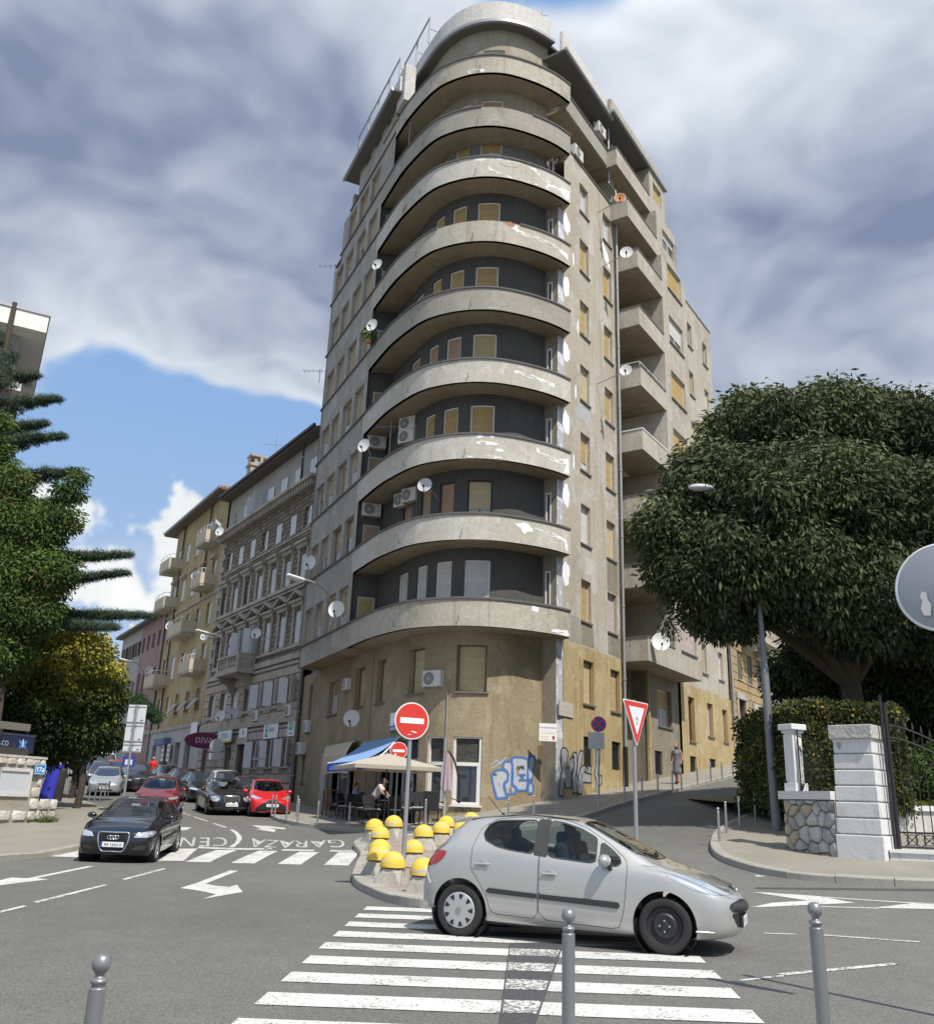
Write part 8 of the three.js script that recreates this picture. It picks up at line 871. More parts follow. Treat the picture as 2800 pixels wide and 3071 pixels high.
{ // the great dark tree on the right
srand(101); const t = thing('broad_tree', 'huge dense dark green tree rising behind the white gate pillar', 'tree'); const L = [[1500, 860, 31, 125], [1640, 850, 32, 130], [1770, 880, 33, 135], [1900, 900, 34, 140], [1400, 950, 29.5, 100], [1490, 985, 28.5, 130], [1620, 985, 29, 155], [1770, 1030, 30, 160], [1930, 1050, 31, 180], [1325, 1045, 29, 75], [1425, 1095, 28.2, 105], [1560, 1120, 28.5, 135], [1700, 1170, 29, 140], [1318, 1120, 29, 52], [1375, 1150, 28.4, 70], [1395, 1205, 28.4, 34], [1830, 1190, 29.5, 130], [1480, 1165, 29, 70]].map(([x, y, d, r]) => [VW(x, y, d * 0.86), VR(r, d * 0.86)]);
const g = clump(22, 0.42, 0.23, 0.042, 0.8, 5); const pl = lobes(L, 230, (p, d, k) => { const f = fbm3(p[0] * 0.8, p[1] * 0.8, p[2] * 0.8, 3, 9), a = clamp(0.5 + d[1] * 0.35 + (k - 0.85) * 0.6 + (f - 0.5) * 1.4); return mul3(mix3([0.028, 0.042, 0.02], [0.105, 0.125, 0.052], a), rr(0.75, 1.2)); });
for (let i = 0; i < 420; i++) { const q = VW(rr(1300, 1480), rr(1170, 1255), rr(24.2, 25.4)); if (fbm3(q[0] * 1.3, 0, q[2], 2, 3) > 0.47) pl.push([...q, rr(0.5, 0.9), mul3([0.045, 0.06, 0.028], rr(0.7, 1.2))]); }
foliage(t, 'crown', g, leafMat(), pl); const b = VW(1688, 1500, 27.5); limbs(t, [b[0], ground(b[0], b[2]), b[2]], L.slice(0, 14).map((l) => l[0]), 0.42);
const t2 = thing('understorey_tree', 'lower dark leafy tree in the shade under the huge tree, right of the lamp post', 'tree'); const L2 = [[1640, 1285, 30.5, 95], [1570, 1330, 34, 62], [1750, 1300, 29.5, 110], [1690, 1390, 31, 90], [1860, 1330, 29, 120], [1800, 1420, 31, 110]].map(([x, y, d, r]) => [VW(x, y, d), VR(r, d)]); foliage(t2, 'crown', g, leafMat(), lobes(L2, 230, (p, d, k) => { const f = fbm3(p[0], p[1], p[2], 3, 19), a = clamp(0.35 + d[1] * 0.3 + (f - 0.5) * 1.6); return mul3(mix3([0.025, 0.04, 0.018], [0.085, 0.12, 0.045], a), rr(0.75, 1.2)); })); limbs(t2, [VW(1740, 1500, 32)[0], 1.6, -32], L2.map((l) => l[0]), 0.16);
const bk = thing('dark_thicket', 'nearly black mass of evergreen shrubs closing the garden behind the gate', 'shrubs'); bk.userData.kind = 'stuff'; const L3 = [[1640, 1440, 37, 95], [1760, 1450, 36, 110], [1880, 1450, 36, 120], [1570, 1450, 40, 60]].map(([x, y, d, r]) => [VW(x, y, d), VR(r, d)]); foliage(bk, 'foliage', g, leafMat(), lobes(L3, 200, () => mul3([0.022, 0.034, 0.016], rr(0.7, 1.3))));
}
{ // clipped hedge, round shrub and lawn behind the gate
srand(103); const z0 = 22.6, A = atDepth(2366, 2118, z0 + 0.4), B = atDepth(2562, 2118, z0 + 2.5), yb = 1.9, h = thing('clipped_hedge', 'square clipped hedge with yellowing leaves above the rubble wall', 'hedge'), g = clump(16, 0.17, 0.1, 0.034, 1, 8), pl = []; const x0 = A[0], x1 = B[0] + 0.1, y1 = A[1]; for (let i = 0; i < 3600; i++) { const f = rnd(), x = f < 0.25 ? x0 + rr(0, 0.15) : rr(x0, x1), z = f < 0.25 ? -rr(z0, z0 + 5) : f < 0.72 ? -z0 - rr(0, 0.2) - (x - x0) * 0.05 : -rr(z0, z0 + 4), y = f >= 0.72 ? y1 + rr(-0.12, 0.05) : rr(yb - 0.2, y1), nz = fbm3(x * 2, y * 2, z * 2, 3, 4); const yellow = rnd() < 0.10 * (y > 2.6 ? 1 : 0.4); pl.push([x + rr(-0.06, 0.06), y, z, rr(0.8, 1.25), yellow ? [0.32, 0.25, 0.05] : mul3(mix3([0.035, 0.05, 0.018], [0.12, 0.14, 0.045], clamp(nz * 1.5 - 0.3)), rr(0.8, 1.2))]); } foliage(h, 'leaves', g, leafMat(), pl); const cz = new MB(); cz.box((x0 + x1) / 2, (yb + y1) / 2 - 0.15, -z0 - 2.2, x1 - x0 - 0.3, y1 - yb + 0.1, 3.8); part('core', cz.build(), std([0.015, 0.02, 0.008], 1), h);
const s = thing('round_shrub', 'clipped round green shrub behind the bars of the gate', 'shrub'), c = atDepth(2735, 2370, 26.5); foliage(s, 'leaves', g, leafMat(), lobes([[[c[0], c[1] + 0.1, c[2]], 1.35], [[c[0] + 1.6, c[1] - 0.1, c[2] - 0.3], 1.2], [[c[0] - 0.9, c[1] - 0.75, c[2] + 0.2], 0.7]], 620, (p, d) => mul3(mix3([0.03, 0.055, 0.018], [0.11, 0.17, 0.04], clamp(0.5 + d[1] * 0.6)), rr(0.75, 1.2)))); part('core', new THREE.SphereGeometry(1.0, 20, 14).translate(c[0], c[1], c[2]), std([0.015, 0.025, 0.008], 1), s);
const lw = new MB(), P = (x, z) => [x, 1.75 + 0.05 * (x - 9) - 0.03 * (z + 24), z]; lw.quad(P(8.2, -23.2), P(24, -23.2), P(24, -40), P(8.2, -40), [0, 1, 0], [[8, 23], [24, 23], [24, 40], [8, 40]]); struct('lawn', lw.build(), new THREE.MeshStandardMaterial({ map: colourTex(256, 3, (u, v) => mix3([0.06, 0.09, 0.025], [0.17, 0.17, 0.05], fbm(u, v, 20, 20, 4, 2))), roughness: 1 })); const gp2 = []; for (let i = 0; i < 2600; i++) { const x = rr(8.6, 15), z = -rr(23.3, 29), q = P(x, z); gp2.push([q[0], q[1] + 0.03, q[2], rr(0.6, 1.0), mul3(mix3([0.06, 0.09, 0.02], [0.2, 0.19, 0.05], rnd()), 1)]); } const gr = new THREE.Group(); gr.name = 'grass'; gr.userData.kind = 'stuff'; tag(gr, 'short dry grass on the bank behind the gate', 'grass'); scene.add(gr); foliage(gr, 'blades', clump(14, 0.16, 0.12, 0.012, 0.4, 77), leafMat(0.9), gp2);
}
{ // cedar at the left edge: flat, drooping boughs
srand(107); const D = 33, t = thing('cedar', 'dark blue-green cedar with flat layered boughs at the left edge', 'tree'), S = (x, y, d = D) => atDepth(x, y, d), g = clump(26, 0.2, 0.19, 0.013, 0.75, 15), pl = [], tw = new MB(); const trunk = S(-190, 2000); const T = (y) => { const p = S(-185, y); return [trunk[0], p[1], trunk[2]]; };
const boughs = [[1040, 20, 1150, 0.3], [1140, 119, 1126, 0.55], [1215, 183, 1196, 0.7], [1300, 141, 1269, 0.7], [1330, 195, 1307, 0.7], [1440, 246, 1416, 0.9], [1560, 180, 1500, 0.9], [1680, 300, 1668, 0.9], [1700, 392, 1662, 0.85], [1790, 385, 1716, 0.9], [1850, 462, 1846, 1.0], [1870, 350, 1880, 1.0], [1030, -40, 960, 0.35], [1100, 45, 1060, 0.4]];
for (const [y0, x1, y1, wd] of boughs) { const a = T(y0), b = S(x1, y1, D + rr(-1.5, 1.5)), len = Math.hypot(b[0] - a[0], b[1] - a[1]); const mid = [lerp(a[0], b[0], 0.55), lerp(a[1], b[1], 0.55) + 0.16 * wd, lerp(a[2], b[2], 0.5)]; tw.tube([a, mid, b], 0.045, 5); const C = (s) => { const k = 1 - s; return [k * k * a[0] + 2 * k * s * mid[0] + s * s * b[0], k * k * a[1] + 2 * k * s * (mid[1] + 0.1) + s * s * b[1], k * k * a[2] + 2 * k * s * mid[2] + s * s * b[2]]; };
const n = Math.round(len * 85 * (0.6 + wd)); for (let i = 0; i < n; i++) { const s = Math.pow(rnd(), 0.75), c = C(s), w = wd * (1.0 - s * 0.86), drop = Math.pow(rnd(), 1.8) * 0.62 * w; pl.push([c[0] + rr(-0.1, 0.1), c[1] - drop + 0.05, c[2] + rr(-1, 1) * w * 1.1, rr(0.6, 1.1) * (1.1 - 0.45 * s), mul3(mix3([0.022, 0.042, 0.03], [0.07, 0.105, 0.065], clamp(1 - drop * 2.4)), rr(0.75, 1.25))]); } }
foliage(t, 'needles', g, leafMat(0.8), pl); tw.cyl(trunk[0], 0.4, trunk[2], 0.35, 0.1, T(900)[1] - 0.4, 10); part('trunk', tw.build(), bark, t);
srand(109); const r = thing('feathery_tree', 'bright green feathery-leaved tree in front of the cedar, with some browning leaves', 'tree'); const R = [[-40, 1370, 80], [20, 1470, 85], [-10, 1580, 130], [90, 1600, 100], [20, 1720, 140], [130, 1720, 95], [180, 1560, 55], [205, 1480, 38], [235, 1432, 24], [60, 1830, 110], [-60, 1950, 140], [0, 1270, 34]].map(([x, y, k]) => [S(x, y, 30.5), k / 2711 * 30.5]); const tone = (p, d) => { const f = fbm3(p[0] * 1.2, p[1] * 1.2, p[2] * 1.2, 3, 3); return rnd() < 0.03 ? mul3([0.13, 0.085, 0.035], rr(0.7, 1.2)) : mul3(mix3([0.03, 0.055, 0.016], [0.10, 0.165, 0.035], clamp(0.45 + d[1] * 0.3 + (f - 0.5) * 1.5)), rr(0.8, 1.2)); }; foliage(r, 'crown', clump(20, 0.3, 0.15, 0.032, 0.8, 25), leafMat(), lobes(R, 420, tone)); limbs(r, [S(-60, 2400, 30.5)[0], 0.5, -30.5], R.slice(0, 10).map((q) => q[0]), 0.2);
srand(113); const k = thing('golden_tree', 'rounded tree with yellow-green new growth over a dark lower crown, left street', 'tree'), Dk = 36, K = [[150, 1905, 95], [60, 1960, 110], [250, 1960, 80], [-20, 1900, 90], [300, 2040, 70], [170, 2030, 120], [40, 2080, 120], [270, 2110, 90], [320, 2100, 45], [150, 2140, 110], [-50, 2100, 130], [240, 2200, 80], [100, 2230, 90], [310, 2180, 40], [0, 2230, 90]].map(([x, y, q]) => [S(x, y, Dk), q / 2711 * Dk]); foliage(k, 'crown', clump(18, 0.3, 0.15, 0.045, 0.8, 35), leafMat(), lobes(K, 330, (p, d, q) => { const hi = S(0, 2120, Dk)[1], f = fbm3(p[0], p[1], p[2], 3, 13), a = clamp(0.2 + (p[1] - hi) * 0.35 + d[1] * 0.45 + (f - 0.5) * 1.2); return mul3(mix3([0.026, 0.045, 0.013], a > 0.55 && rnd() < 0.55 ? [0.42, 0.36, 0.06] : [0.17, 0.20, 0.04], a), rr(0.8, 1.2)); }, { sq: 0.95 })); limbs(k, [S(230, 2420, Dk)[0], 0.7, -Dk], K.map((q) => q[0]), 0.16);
srand(117); const bt = thing('street_tree', 'dark street tree farther along the left pavement, behind the pedestrians', 'tree'), BL = [[120, 2170, 90], [240, 2215, 70], [40, 2240, 80], [330, 2205, 45], [190, 2110, 90]].map(([x, y, q]) => [S(x, y, 44), q / 2711 * 44]); foliage(bt, 'crown', clump(18, 0.32, 0.17, 0.05, 0.8, 45), leafMat(), lobes(BL, 240, () => mul3([0.026, 0.045, 0.014], rr(0.7, 1.5)))); limbs(bt, [S(210, 2400, 44)[0], 1.1, -44], BL.map((q) => q[0]), 0.15);
const twig = thing('drooping_bough', 'separate drooping conifer bough beside the sign panels', 'branch'), tp = []; for (let i = 0; i < 420; i++) { const s = rnd(), c = S(lerp(400, 475, s), 2090 + 70 * Math.abs(s - 0.2) + rr(-14, 40) * (1 - s * 0.6), rr(33.5, 34.5)); tp.push([...c, rr(0.5, 0.9), mul3([0.045, 0.085, 0.04], rr(0.6, 1.3))]); } foliage(twig, 'needles', g, leafMat(0.8), tp);
const wd = new THREE.Group(); wd.name = 'weeds'; tag(wd, 'tufts of weeds along the foot of the limestone wall', 'weeds'); wd.userData.kind = 'stuff'; scene.add(wd); const wp = []; for (let i = 0; i < 90; i++) { const q = gp(...L6(rr(20, 480), 812 + rr(-6, 10)), 0.12); if (fbm3(q[0] * 3, q[1] * 3, 0, 2, 3) > 0.42) wp.push([q[0], ground(...q) + 0.18, q[1], rr(0.6, 1.2), mul3([0.10, 0.12, 0.03], rr(0.6, 1.3))]); } foliage(wd, 'blades', clump(20, 0.14, 0.2, 0.01, 1, 55), leafMat(0.9), wp);
}
const sdPoly = (P, x, y) => { let d = 1e9, s = 1; for (let i = 0, j = P.length - 1; i < P.length; j = i++) { const a = P[i], b = P[j], ex = b[0] - a[0], ey = b[1] - a[1], wx = x - a[0], wy = y - a[1], k = clamp((wx * ex + wy * ey) / (ex * ex + ey * ey || 1e-9)), bx = wx - ex * k, by = wy - ey * k; d = Math.min(d, bx * bx + by * by); const c1 = y >= a[1], c2 = y < b[1], c3 = ex * wy > ey * wx; if ((c1 && c2 && c3) || (!c1 && !c2 && !c3)) s = -s; } return s * Math.sqrt(d); };
const roundPoly = (P, n = 2) => { for (let k = 0; k < n; k++) { const o = []; for (let i = 0; i < P.length; i++) { const a = P[i], b = P[(i + 1) % P.length]; o.push([lerp(a[0], b[0], 0.1), lerp(a[1], b[1], 0.1)], [lerp(a[0], b[0], 0.9), lerp(a[1], b[1], 0.9)]); } P = o; } return P; };
function cutTris(T, f) {
const I = [], O = [], mixv = (a, b, k) => a.map((v, i) => lerp(v, b[i], k));
for (const t of T) { const v = t.map(f); const n = (v[0] < 0) + (v[1] < 0) + (v[2] < 0); if (n === 3) { I.push(t); continue; } if (n === 0) { O.push(t); continue; } const one = n === 1, k = v.findIndex((q) => (q < 0) === one), a = t[k], b = t[(k + 1) % 3], c = t[(k + 2) % 3], va = v[k], vb = v[(k + 1) % 3], vc = v[(k + 2) % 3], p = mixv(a, b, va / (va - vb)), q = mixv(a, c, va / (va - vc)); (one ? I : O).push([a, p, q]); (one ? O : I).push([p, b, c], [p, c, q]); }
return [I, O];
}
const trisGeo = (T, push = 0) => { const mb = new MB(); for (const t of T) { const P = t.map((v) => [v[0] + v[3] * push, v[1] + v[4] * push, v[2] + v[5] * push]), N = t.map((v) => [v[3], v[4], v[5]]); mb.tri(...P, ...N, [t[0][0], t[0][1]], [t[1][0], t[1][1]], [t[2][0], t[2][1]]); } return mb.build(); };
const paintOf = (c, metal = 0.3, rough = 0.32) => new THREE.MeshPhysicalMaterial({ color: col(c), metalness: metal, roughness: rough, clearcoat: 1, clearcoatRoughness: 0.04 });
M.carGlass = new THREE.MeshPhysicalMaterial({ color: col([0.62, 0.70, 0.68]), roughness: 0.01, transmission: 1, thickness: 0, ior: 1.5 }); M.rubber = std([0.022, 0.022, 0.023], 0.85); M.trimBlack = std([0.03, 0.031, 0.033], 0.6); M.chrome = std([0.78, 0.78, 0.8], 0.12, 1); M.alloy = std([0.48, 0.49, 0.5], 0.35, 0.7); M.capSilver = std([0.42, 0.43, 0.44], 0.45, 0.4); M.steelRim = std([0.03, 0.03, 0.032], 0.5, 0.3); M.lampGlass = new THREE.MeshPhysicalMaterial({ color: col([0.75, 0.78, 0.8]), roughness: 0.08, metalness: 0.75, clearcoat: 1 }); M.redLens = new THREE.MeshPhysicalMaterial({ color: col([0.36, 0.012, 0.01]), roughness: 0.15, clearcoat: 1 }); M.seat = std([0.03, 0.03, 0.033], 0.9); M.cabin = std([0.045, 0.045, 0.05], 0.85);
const plateMat = (s) => printMat(256, 56, (g, w, h) => { g.fillStyle = '#e4e5e6'; g.fillRect(0, 0, w, h); g.fillStyle = '#27408f'; g.fillRect(0, 0, 18, h); txt(g, s, 138, 31, 'bold 42px sans-serif', '#2a2a2c'); g.fillStyle = '#b87a7a'; g.fillRect(76, 16, 12, 22); });
function wheel(par, x, z, R, type, side) {
const w = new THREE.Group(); w.name = 'wheel'; w.position.set(x, R, z); par.add(w); const hw = 0.095, rim = R * 0.68, L = (pts, seg = 36) => new THREE.LatheGeometry(pts.map((q) => new THREE.Vector2(...q)), seg).rotateX(Math.PI / 2 * side);
part('tyre', L([[rim, -hw], [R - 0.03, -hw - 0.004], [R - 0.006, -hw + 0.018], [R, -hw + 0.04], [R, hw - 0.04], [R - 0.006, hw - 0.018], [R - 0.03, hw + 0.004], [rim + 0.012, hw - 0.002], [rim, hw - 0.016]]), M.rubber, w);
const F = (g, zz) => g.translate(0, 0, (hw + zz) * side);
if (type === 'cap') { const d = part('hub_cap', L([[rim + 0.004, hw - 0.012], [rim * 0.95, hw + 0.006], [rim * 0.6, hw + 0.014], [rim * 0.25, hw + 0.012], [0.001, hw + 0.016]]), M.capSilver, w); for (let i = 0; i < 9; i++) { const a = i / 9 * 6.283, s = new THREE.Shape([[rim * 0.62, -0.009], [rim * 0.9, -0.03], [rim * 0.9, 0.03], [rim * 0.62, 0.009]].map((q) => new THREE.Vector2(q[0] * Math.cos(a) - q[1] * Math.sin(a), q[0] * Math.sin(a) + q[1] * Math.cos(a)))); part('slot', F(new THREE.ExtrudeGeometry(s, { depth: 0.003, bevelEnabled: false }), side > 0 ? 0.012 : 0.009), M.black, d); } part('badge', F(new THREE.CylinderGeometry(rim * 0.17, rim * 0.17, 0.006, 20).rotateX(Math.PI / 2), 0.02), M.chrome, d); }
else if (type === 'steel') { const d = part('steel_wheel', L([[rim, hw - 0.01], [rim * 0.95, hw - 0.03], [rim * 0.9, hw - 0.05], [rim * 0.72, hw - 0.045], [rim * 0.62, hw - 0.012], [rim * 0.5, hw - 0.008], [rim * 0.32, hw - 0.03], [rim * 0.28, hw - 0.012], [0.001, hw - 0.01]]), M.steelRim, w); for (let i = 0; i < 4; i++) part('bolt', F(new THREE.CylinderGeometry(0.012, 0.012, 0.02, 6).rotateX(Math.PI / 2).translate(0.058 * Math.cos(i * 1.571), 0.058 * Math.sin(i * 1.571), 0), -0.006), M.zinc, d); }
else { part('rim_barrel', L([[rim, hw - 0.01], [rim * 0.96, hw - 0.015], [rim * 0.94, -hw], [0.001, -hw + 0.03]], 24), M.steelRim, w); const m = new MB(), n = type === 'ten' ? 10 : 5; for (let i = 0; i < n; i++) { const a = i / n * 6.283; m.geo(new THREE.BoxGeometry(rim * 0.86, n > 5 ? 0.022 : 0.05, 0.025), new THREE.Matrix4().makeRotationZ(a).multiply(new THREE.Matrix4().setPosition(rim * 0.5, 0, (hw - 0.03) * side))); } m.geo(new THREE.TorusGeometry(rim * 0.955, 0.013, 6, 30), new THREE.Matrix4().setPosition(0, 0, (hw - 0.016) * side)); m.geo(new THREE.CylinderGeometry(0.045, 0.05, 0.03, 16).rotateX(Math.PI / 2), new THREE.Matrix4().setPosition(0, 0, (hw - 0.02) * side)); part('rim', m.build(), M.alloy, w); }
}
function makeCar(name, label, s, paintM, opt = {}) {
const t = thing(name, label, 'car'); const near = opt.near, C = (a) => smoothCurve(a.map((q) => q[0]), a.map((q) => q[1])), top = C(s.top), bel = C(s.belt), wid = C(s.wid), wtp = C(s.wtop), bot = C(s.bot), x0 = s.top[0][0] + s.rcR, x1 = s.top.at(-1)[0] - s.rcF;
const sec = (xs, kz) => { const yt = top(xs), yb = bot(xs), w = wid(xs), be = Math.min(bel(xs), yt - 0.05), g = clamp((yt - be - 0.08) / 0.25), wt = Math.min(wtp(xs), w - 0.03); let c = [[w - 0.12, yb], [w - 0.035, yb + 0.02], [w - 0.005, lerp(yb, be, 0.3)], [w, lerp(yb, be, 0.62)], [w - 0.012, lerp(yb, be, 0.9)], [w - 0.045, be + 0.012], [lerp(w - 0.06, wt, 0.5), lerp(be + 0.012, yt - 0.06, 0.52)], [wt + 0.012, yt - lerp(0.03, 0.085, g)], [wt - 0.075, yt - 0.022], [wt * 0.5, yt - 0.005], [0, yt]]; for (let k = 0; k < (near ? 2 : 1); k++) { const o = [c[0]]; for (let i = 0; i < c.length - 1; i++) { const a = c[i], b = c[i + 1]; o.push([lerp(a[0], b[0], 0.25), lerp(a[1], b[1], 0.25)], [lerp(a[0], b[0], 0.75), lerp(a[1], b[1], 0.75)]); } o.push(c.at(-1)); c = o; } return c.map((q) => [q[0] * kz, q[1]]); };
const st = [], caps = [0, 0.35, 0.6, 0.78, 0.9, 0.965, 0.992, 1], kz = (u) => Math.pow(Math.max(0, 1 - Math.pow(u, 3)), 1 / 2.6); for (const u of caps.slice().reverse()) st.push([x0 - s.rcR * u, kz(u)]); const N = near ? 72 : 34; for (let i = 1; i < N; i++) st.push([lerp(x0, x1, i / N), 1]); for (const u of caps) st.push([x1 + s.rcF * u, kz(u)]);
const rows = st.map(([x, k]) => sec(x, k).map((q) => { const f = clamp((x - x1 + 0.35) / (0.35 + s.rcF)), r = clamp((x0 + 0.35 - x) / (0.35 + s.rcR)); return [x - f * f * (s.noseTuck || 0.12) * Math.pow(clamp((q[1] - 0.5) / 0.35), 1.6) - f * 0.05 * clamp((0.3 - q[1]) / 0.15) + r * 0.05 * clamp((0.35 - q[1]) / 0.15) + r * r * (s.tailTuck || 0) * clamp((q[1] - 0.55) / 0.4), q[1], q[0]]; }));
const nv = rows[0].length, nrm = rows.map((R, i) => R.map((p, j) => { const a = rows[Math.max(0, i - 1)][j], b = rows[Math.min(rows.length - 1, i + 1)][j], c = R[Math.max(0, j - 1)], d = R[Math.min(nv - 1, j + 1)], u = new THREE.Vector3(b[0] - a[0], b[1] - a[1], b[2] - a[2]), v = new THREE.Vector3(d[0] - c[0], d[1] - c[1], j === nv - 1 ? -2 * c[2] : d[2] - c[2]); if (i === 0 || i === rows.length - 1) return [i ? 1 : -1, 0, 0]; const n = u.cross(v).normalize(); if (n.dot(new THREE.Vector3((p[0] - (x0 + x1) / 2) * 0.15, p[1] - 0.6, p[2])) < 0) n.negate(); return n.toArray(); }));
let T = []; for (const sg of [1, -1]) for (let i = 0; i < rows.length - 1; i++) for (let j = 0; j < nv - 1; j++) { const P = (a, b) => { const p = rows[a][b], n = nrm[a][b]; return [p[0], p[1], p[2] * sg, n[0], n[1], n[2] * sg]; }; T.push([P(i, j), P(i + 1, j), P(i + 1, j + 1)], [P(i, j), P(i + 1, j + 1), P(i, j + 1)]); }
const take = (f) => { const [a, b] = cutTris(T, f); T = b; return a; }, both = (A, nm, mat, push = 0, par = t) => { const out = []; for (const sg of [1, -1]) { const h = A.filter((q) => q[0][2] * sg + q[1][2] * sg > 0); if (h.length) out.push(part(nm, trisGeo(h, push), mat, par)); } return out; };
for (const xa of [s.xr, s.xf]) take((v) => Math.max(Math.hypot(v[0] - xa, (v[1] - s.R) * (s.archY || 0.97)) - s.arch, 0.35 - Math.abs(v[2])));
const side = (P) => { const Q = roundPoly(P); return (v) => Math.max(sdPoly(Q, v[0], v[1]), 0.3 - Math.abs(v[2])); }, topv = (P) => (v) => Math.max(sdPoly(P, v[0], Math.abs(v[2])), s.glassY - v[1]);
const glassOf = (f, nm, mat = opt.glassMat || M.carGlass, edge = 0.018) => { const g = take((v) => f(v) + edge); const e = take((v) => f(v)); both(g, nm, mat, -0.008); if (e.length) part('window_seal', trisGeo(e, 0.002), M.trimBlack, t); };
const whole = (f, nm, edge) => { const g = take((v) => f(v) + edge), e = take((v) => f(v)); part(nm, trisGeo(g, -0.004), opt.glassMat || M.carGlass, t); if (e.length) part('window_seal', trisGeo(e, 0.001), M.trimBlack, t); };
s.win.forEach((P) => glassOf(side(P), 'side_window')); if (s.pillar) s.pillar.forEach((P) => { const A = take((v) => Math.max(sdPoly(P, v[0], v[1]), 0.3 - Math.abs(v[2]))); both(A, 'door_pillar', M.trimBlack); });
whole(topv(s.ws), 'windscreen', 0.02); if (s.rw) whole(topv(s.rw), 'rear_window', 0.02);
const front = (P, xm) => (v) => Math.max(sdPoly(P, Math.abs(v[2]), v[1]), xm - v[0]), rear = (P, xm) => (v) => Math.max(sdPoly(P, Math.abs(v[2]), v[1]), v[0] - xm);
if (s.headSide) both(take(side(s.headSide)), 'headlight', M.lampGlass, 0.004); (s.head || []).forEach((P) => both(take(front(roundPoly(P, 1), s.xf + 0.1)), 'headlight', M.lampGlass, 0.004));
if (s.tailSide) both(take(side(s.tailSide)), 'tail_light', M.redLens, 0.006); (s.tail || []).forEach((P) => both(take(rear(P, s.xr - 0.1)), 'tail_light', M.redLens, 0.006));
(s.black || []).forEach(([P, nm, m]) => { const A = take(front(roundPoly(P, 1), s.xf + 0.1)); if (A.length) part(nm, trisGeo(A, -0.012), m || M.trimBlack, t); });
if (near || s.doorsAlways) for (const P of s.doors || []) { const Q = roundPoly(P, 1), f = (v) => Math.max(sdPoly(Q, v[0], v[1]), 0.3 - Math.abs(v[2])); const D = take((v) => f(v) + 0.005), E = take((v) => f(v) - 0.002); const ds = both(D, 'door', paintM); both(E, 'door_gap', M.black, -0.004); if (s.handles) { const h = s.handles[s.doors.indexOf(P)]; if (h) ds.forEach((d, i) => { const sg = i ? -1 : 1, z = (wid(h[0]) - 0.004) * sg; part('door_handle', new THREE.CapsuleGeometry(0.014, 0.17, 4, 8).rotateZ(Math.PI / 2).translate(h[0], h[1], z + 0.018 * sg), opt.handleMat || paintM, d); part('handle_recess', new THREE.SphereGeometry(0.06, 14, 8).scale(1, 0.75, 0.12).translate(h[0], h[1] + 0.004, z), M.zinc, d); if (s.strip) { const S = cutTris(i ? D.filter((q) => q[0][2] < 0) : D.filter((q) => q[0][2] > 0), (v) => sdPoly(s.strip, v[0], v[1]))[0]; if (S.length) { part('rubbing_strip', trisGeo(S, 0.016), M.trimBlack, d); } } }); } }
if (near && s.bonnet) { const f = (v) => Math.max(Math.abs(sdPoly(s.bonnet, v[0], Math.abs(v[2]))) - 0.004, 0.62 - v[1], s.xf - 0.5 - v[0]); const E = take(f); if (E.length) part('bonnet_gap', trisGeo(E, -0.003), M.black, t); }
part('body', trisGeo(T), paintM, t);
const und = new MB(); und.box((s.xr + s.xf) / 2, 0.27, 0, s.xf - s.xr - 2 * s.arch + 0.06, 0.2, s.W - 0.2); und.box(s.xf + s.arch * 0.9 + 0.06, 0.34, 0, 0.26, 0.2, s.W - 0.5); und.box(s.xr - s.arch - 0.02, 0.4, 0, 0.22, 0.2, s.W - 0.5); und.box((s.xr + s.xf) / 2, 0.42, 0, s.xf - s.xr + 1.0, 0.12, 0.9); part('underbody', und.build(), M.black, t); for (const xa of [s.xr, s.xf]) for (const sg of [1, -1]) part('wheel_arch', new THREE.CylinderGeometry(s.arch + 0.004, s.arch + 0.004, 0.36, 28, 1, true, -Math.PI / 2, Math.PI).rotateX(Math.PI / 2).rotateZ(0).translate(xa, s.R + 0.005, (s.W / 2 - 0.2) * sg), M.black, t);
const cab = new MB(); cab.box((s.cab[0] + s.cab[1]) / 2, 0.5, 0, s.cab[1] - s.cab[0], 0.06, s.W - 0.2); part('cabin_floor', cab.build(), M.cabin, t); part('dashboard', new RoundedBoxGeometry(0.45, 0.3, s.W - 0.3, 2, 0.08).translate(s.cab[1] - 0.28, s.glassY - 0.1, 0), M.cabin, t); if (near || opt.seats) { for (const [x, z] of [[s.seat, 0.36], [s.seat, -0.36], [s.seat - 0.85, 0.38], [s.seat - 0.85, -0.38]]) { const g = new THREE.Group(); g.name = 'seat'; g.position.set(x, 0, z); t.add(g); part('back', new RoundedBoxGeometry(0.16, 0.62, 0.46, 3, 0.06).rotateZ(0.2).translate(-0.02, 0.84, 0), M.seat, g); part('head_rest', new RoundedBoxGeometry(0.1, 0.17, 0.25, 3, 0.05).translate(-0.1, s.headY, 0), M.seat, g); part('cushion', new RoundedBoxGeometry(0.5, 0.16, 0.48, 3, 0.06).translate(0.2, 0.6, 0), M.seat, g); } part('steering_wheel', new THREE.TorusGeometry(0.18, 0.018, 8, 26).rotateY(Math.PI / 2).rotateZ(-0.4).translate(s.seat + 0.55, 0.98, -0.36), M.seat, t); }
for (const [xa, tp] of [[s.xr, opt.rimR || opt.rim || 'five'], [s.xf, opt.rimF || opt.rim || 'five']]) for (const sg of [1, -1]) wheel(t, xa, (s.W / 2 - 0.115) * sg, s.R, tp, sg);
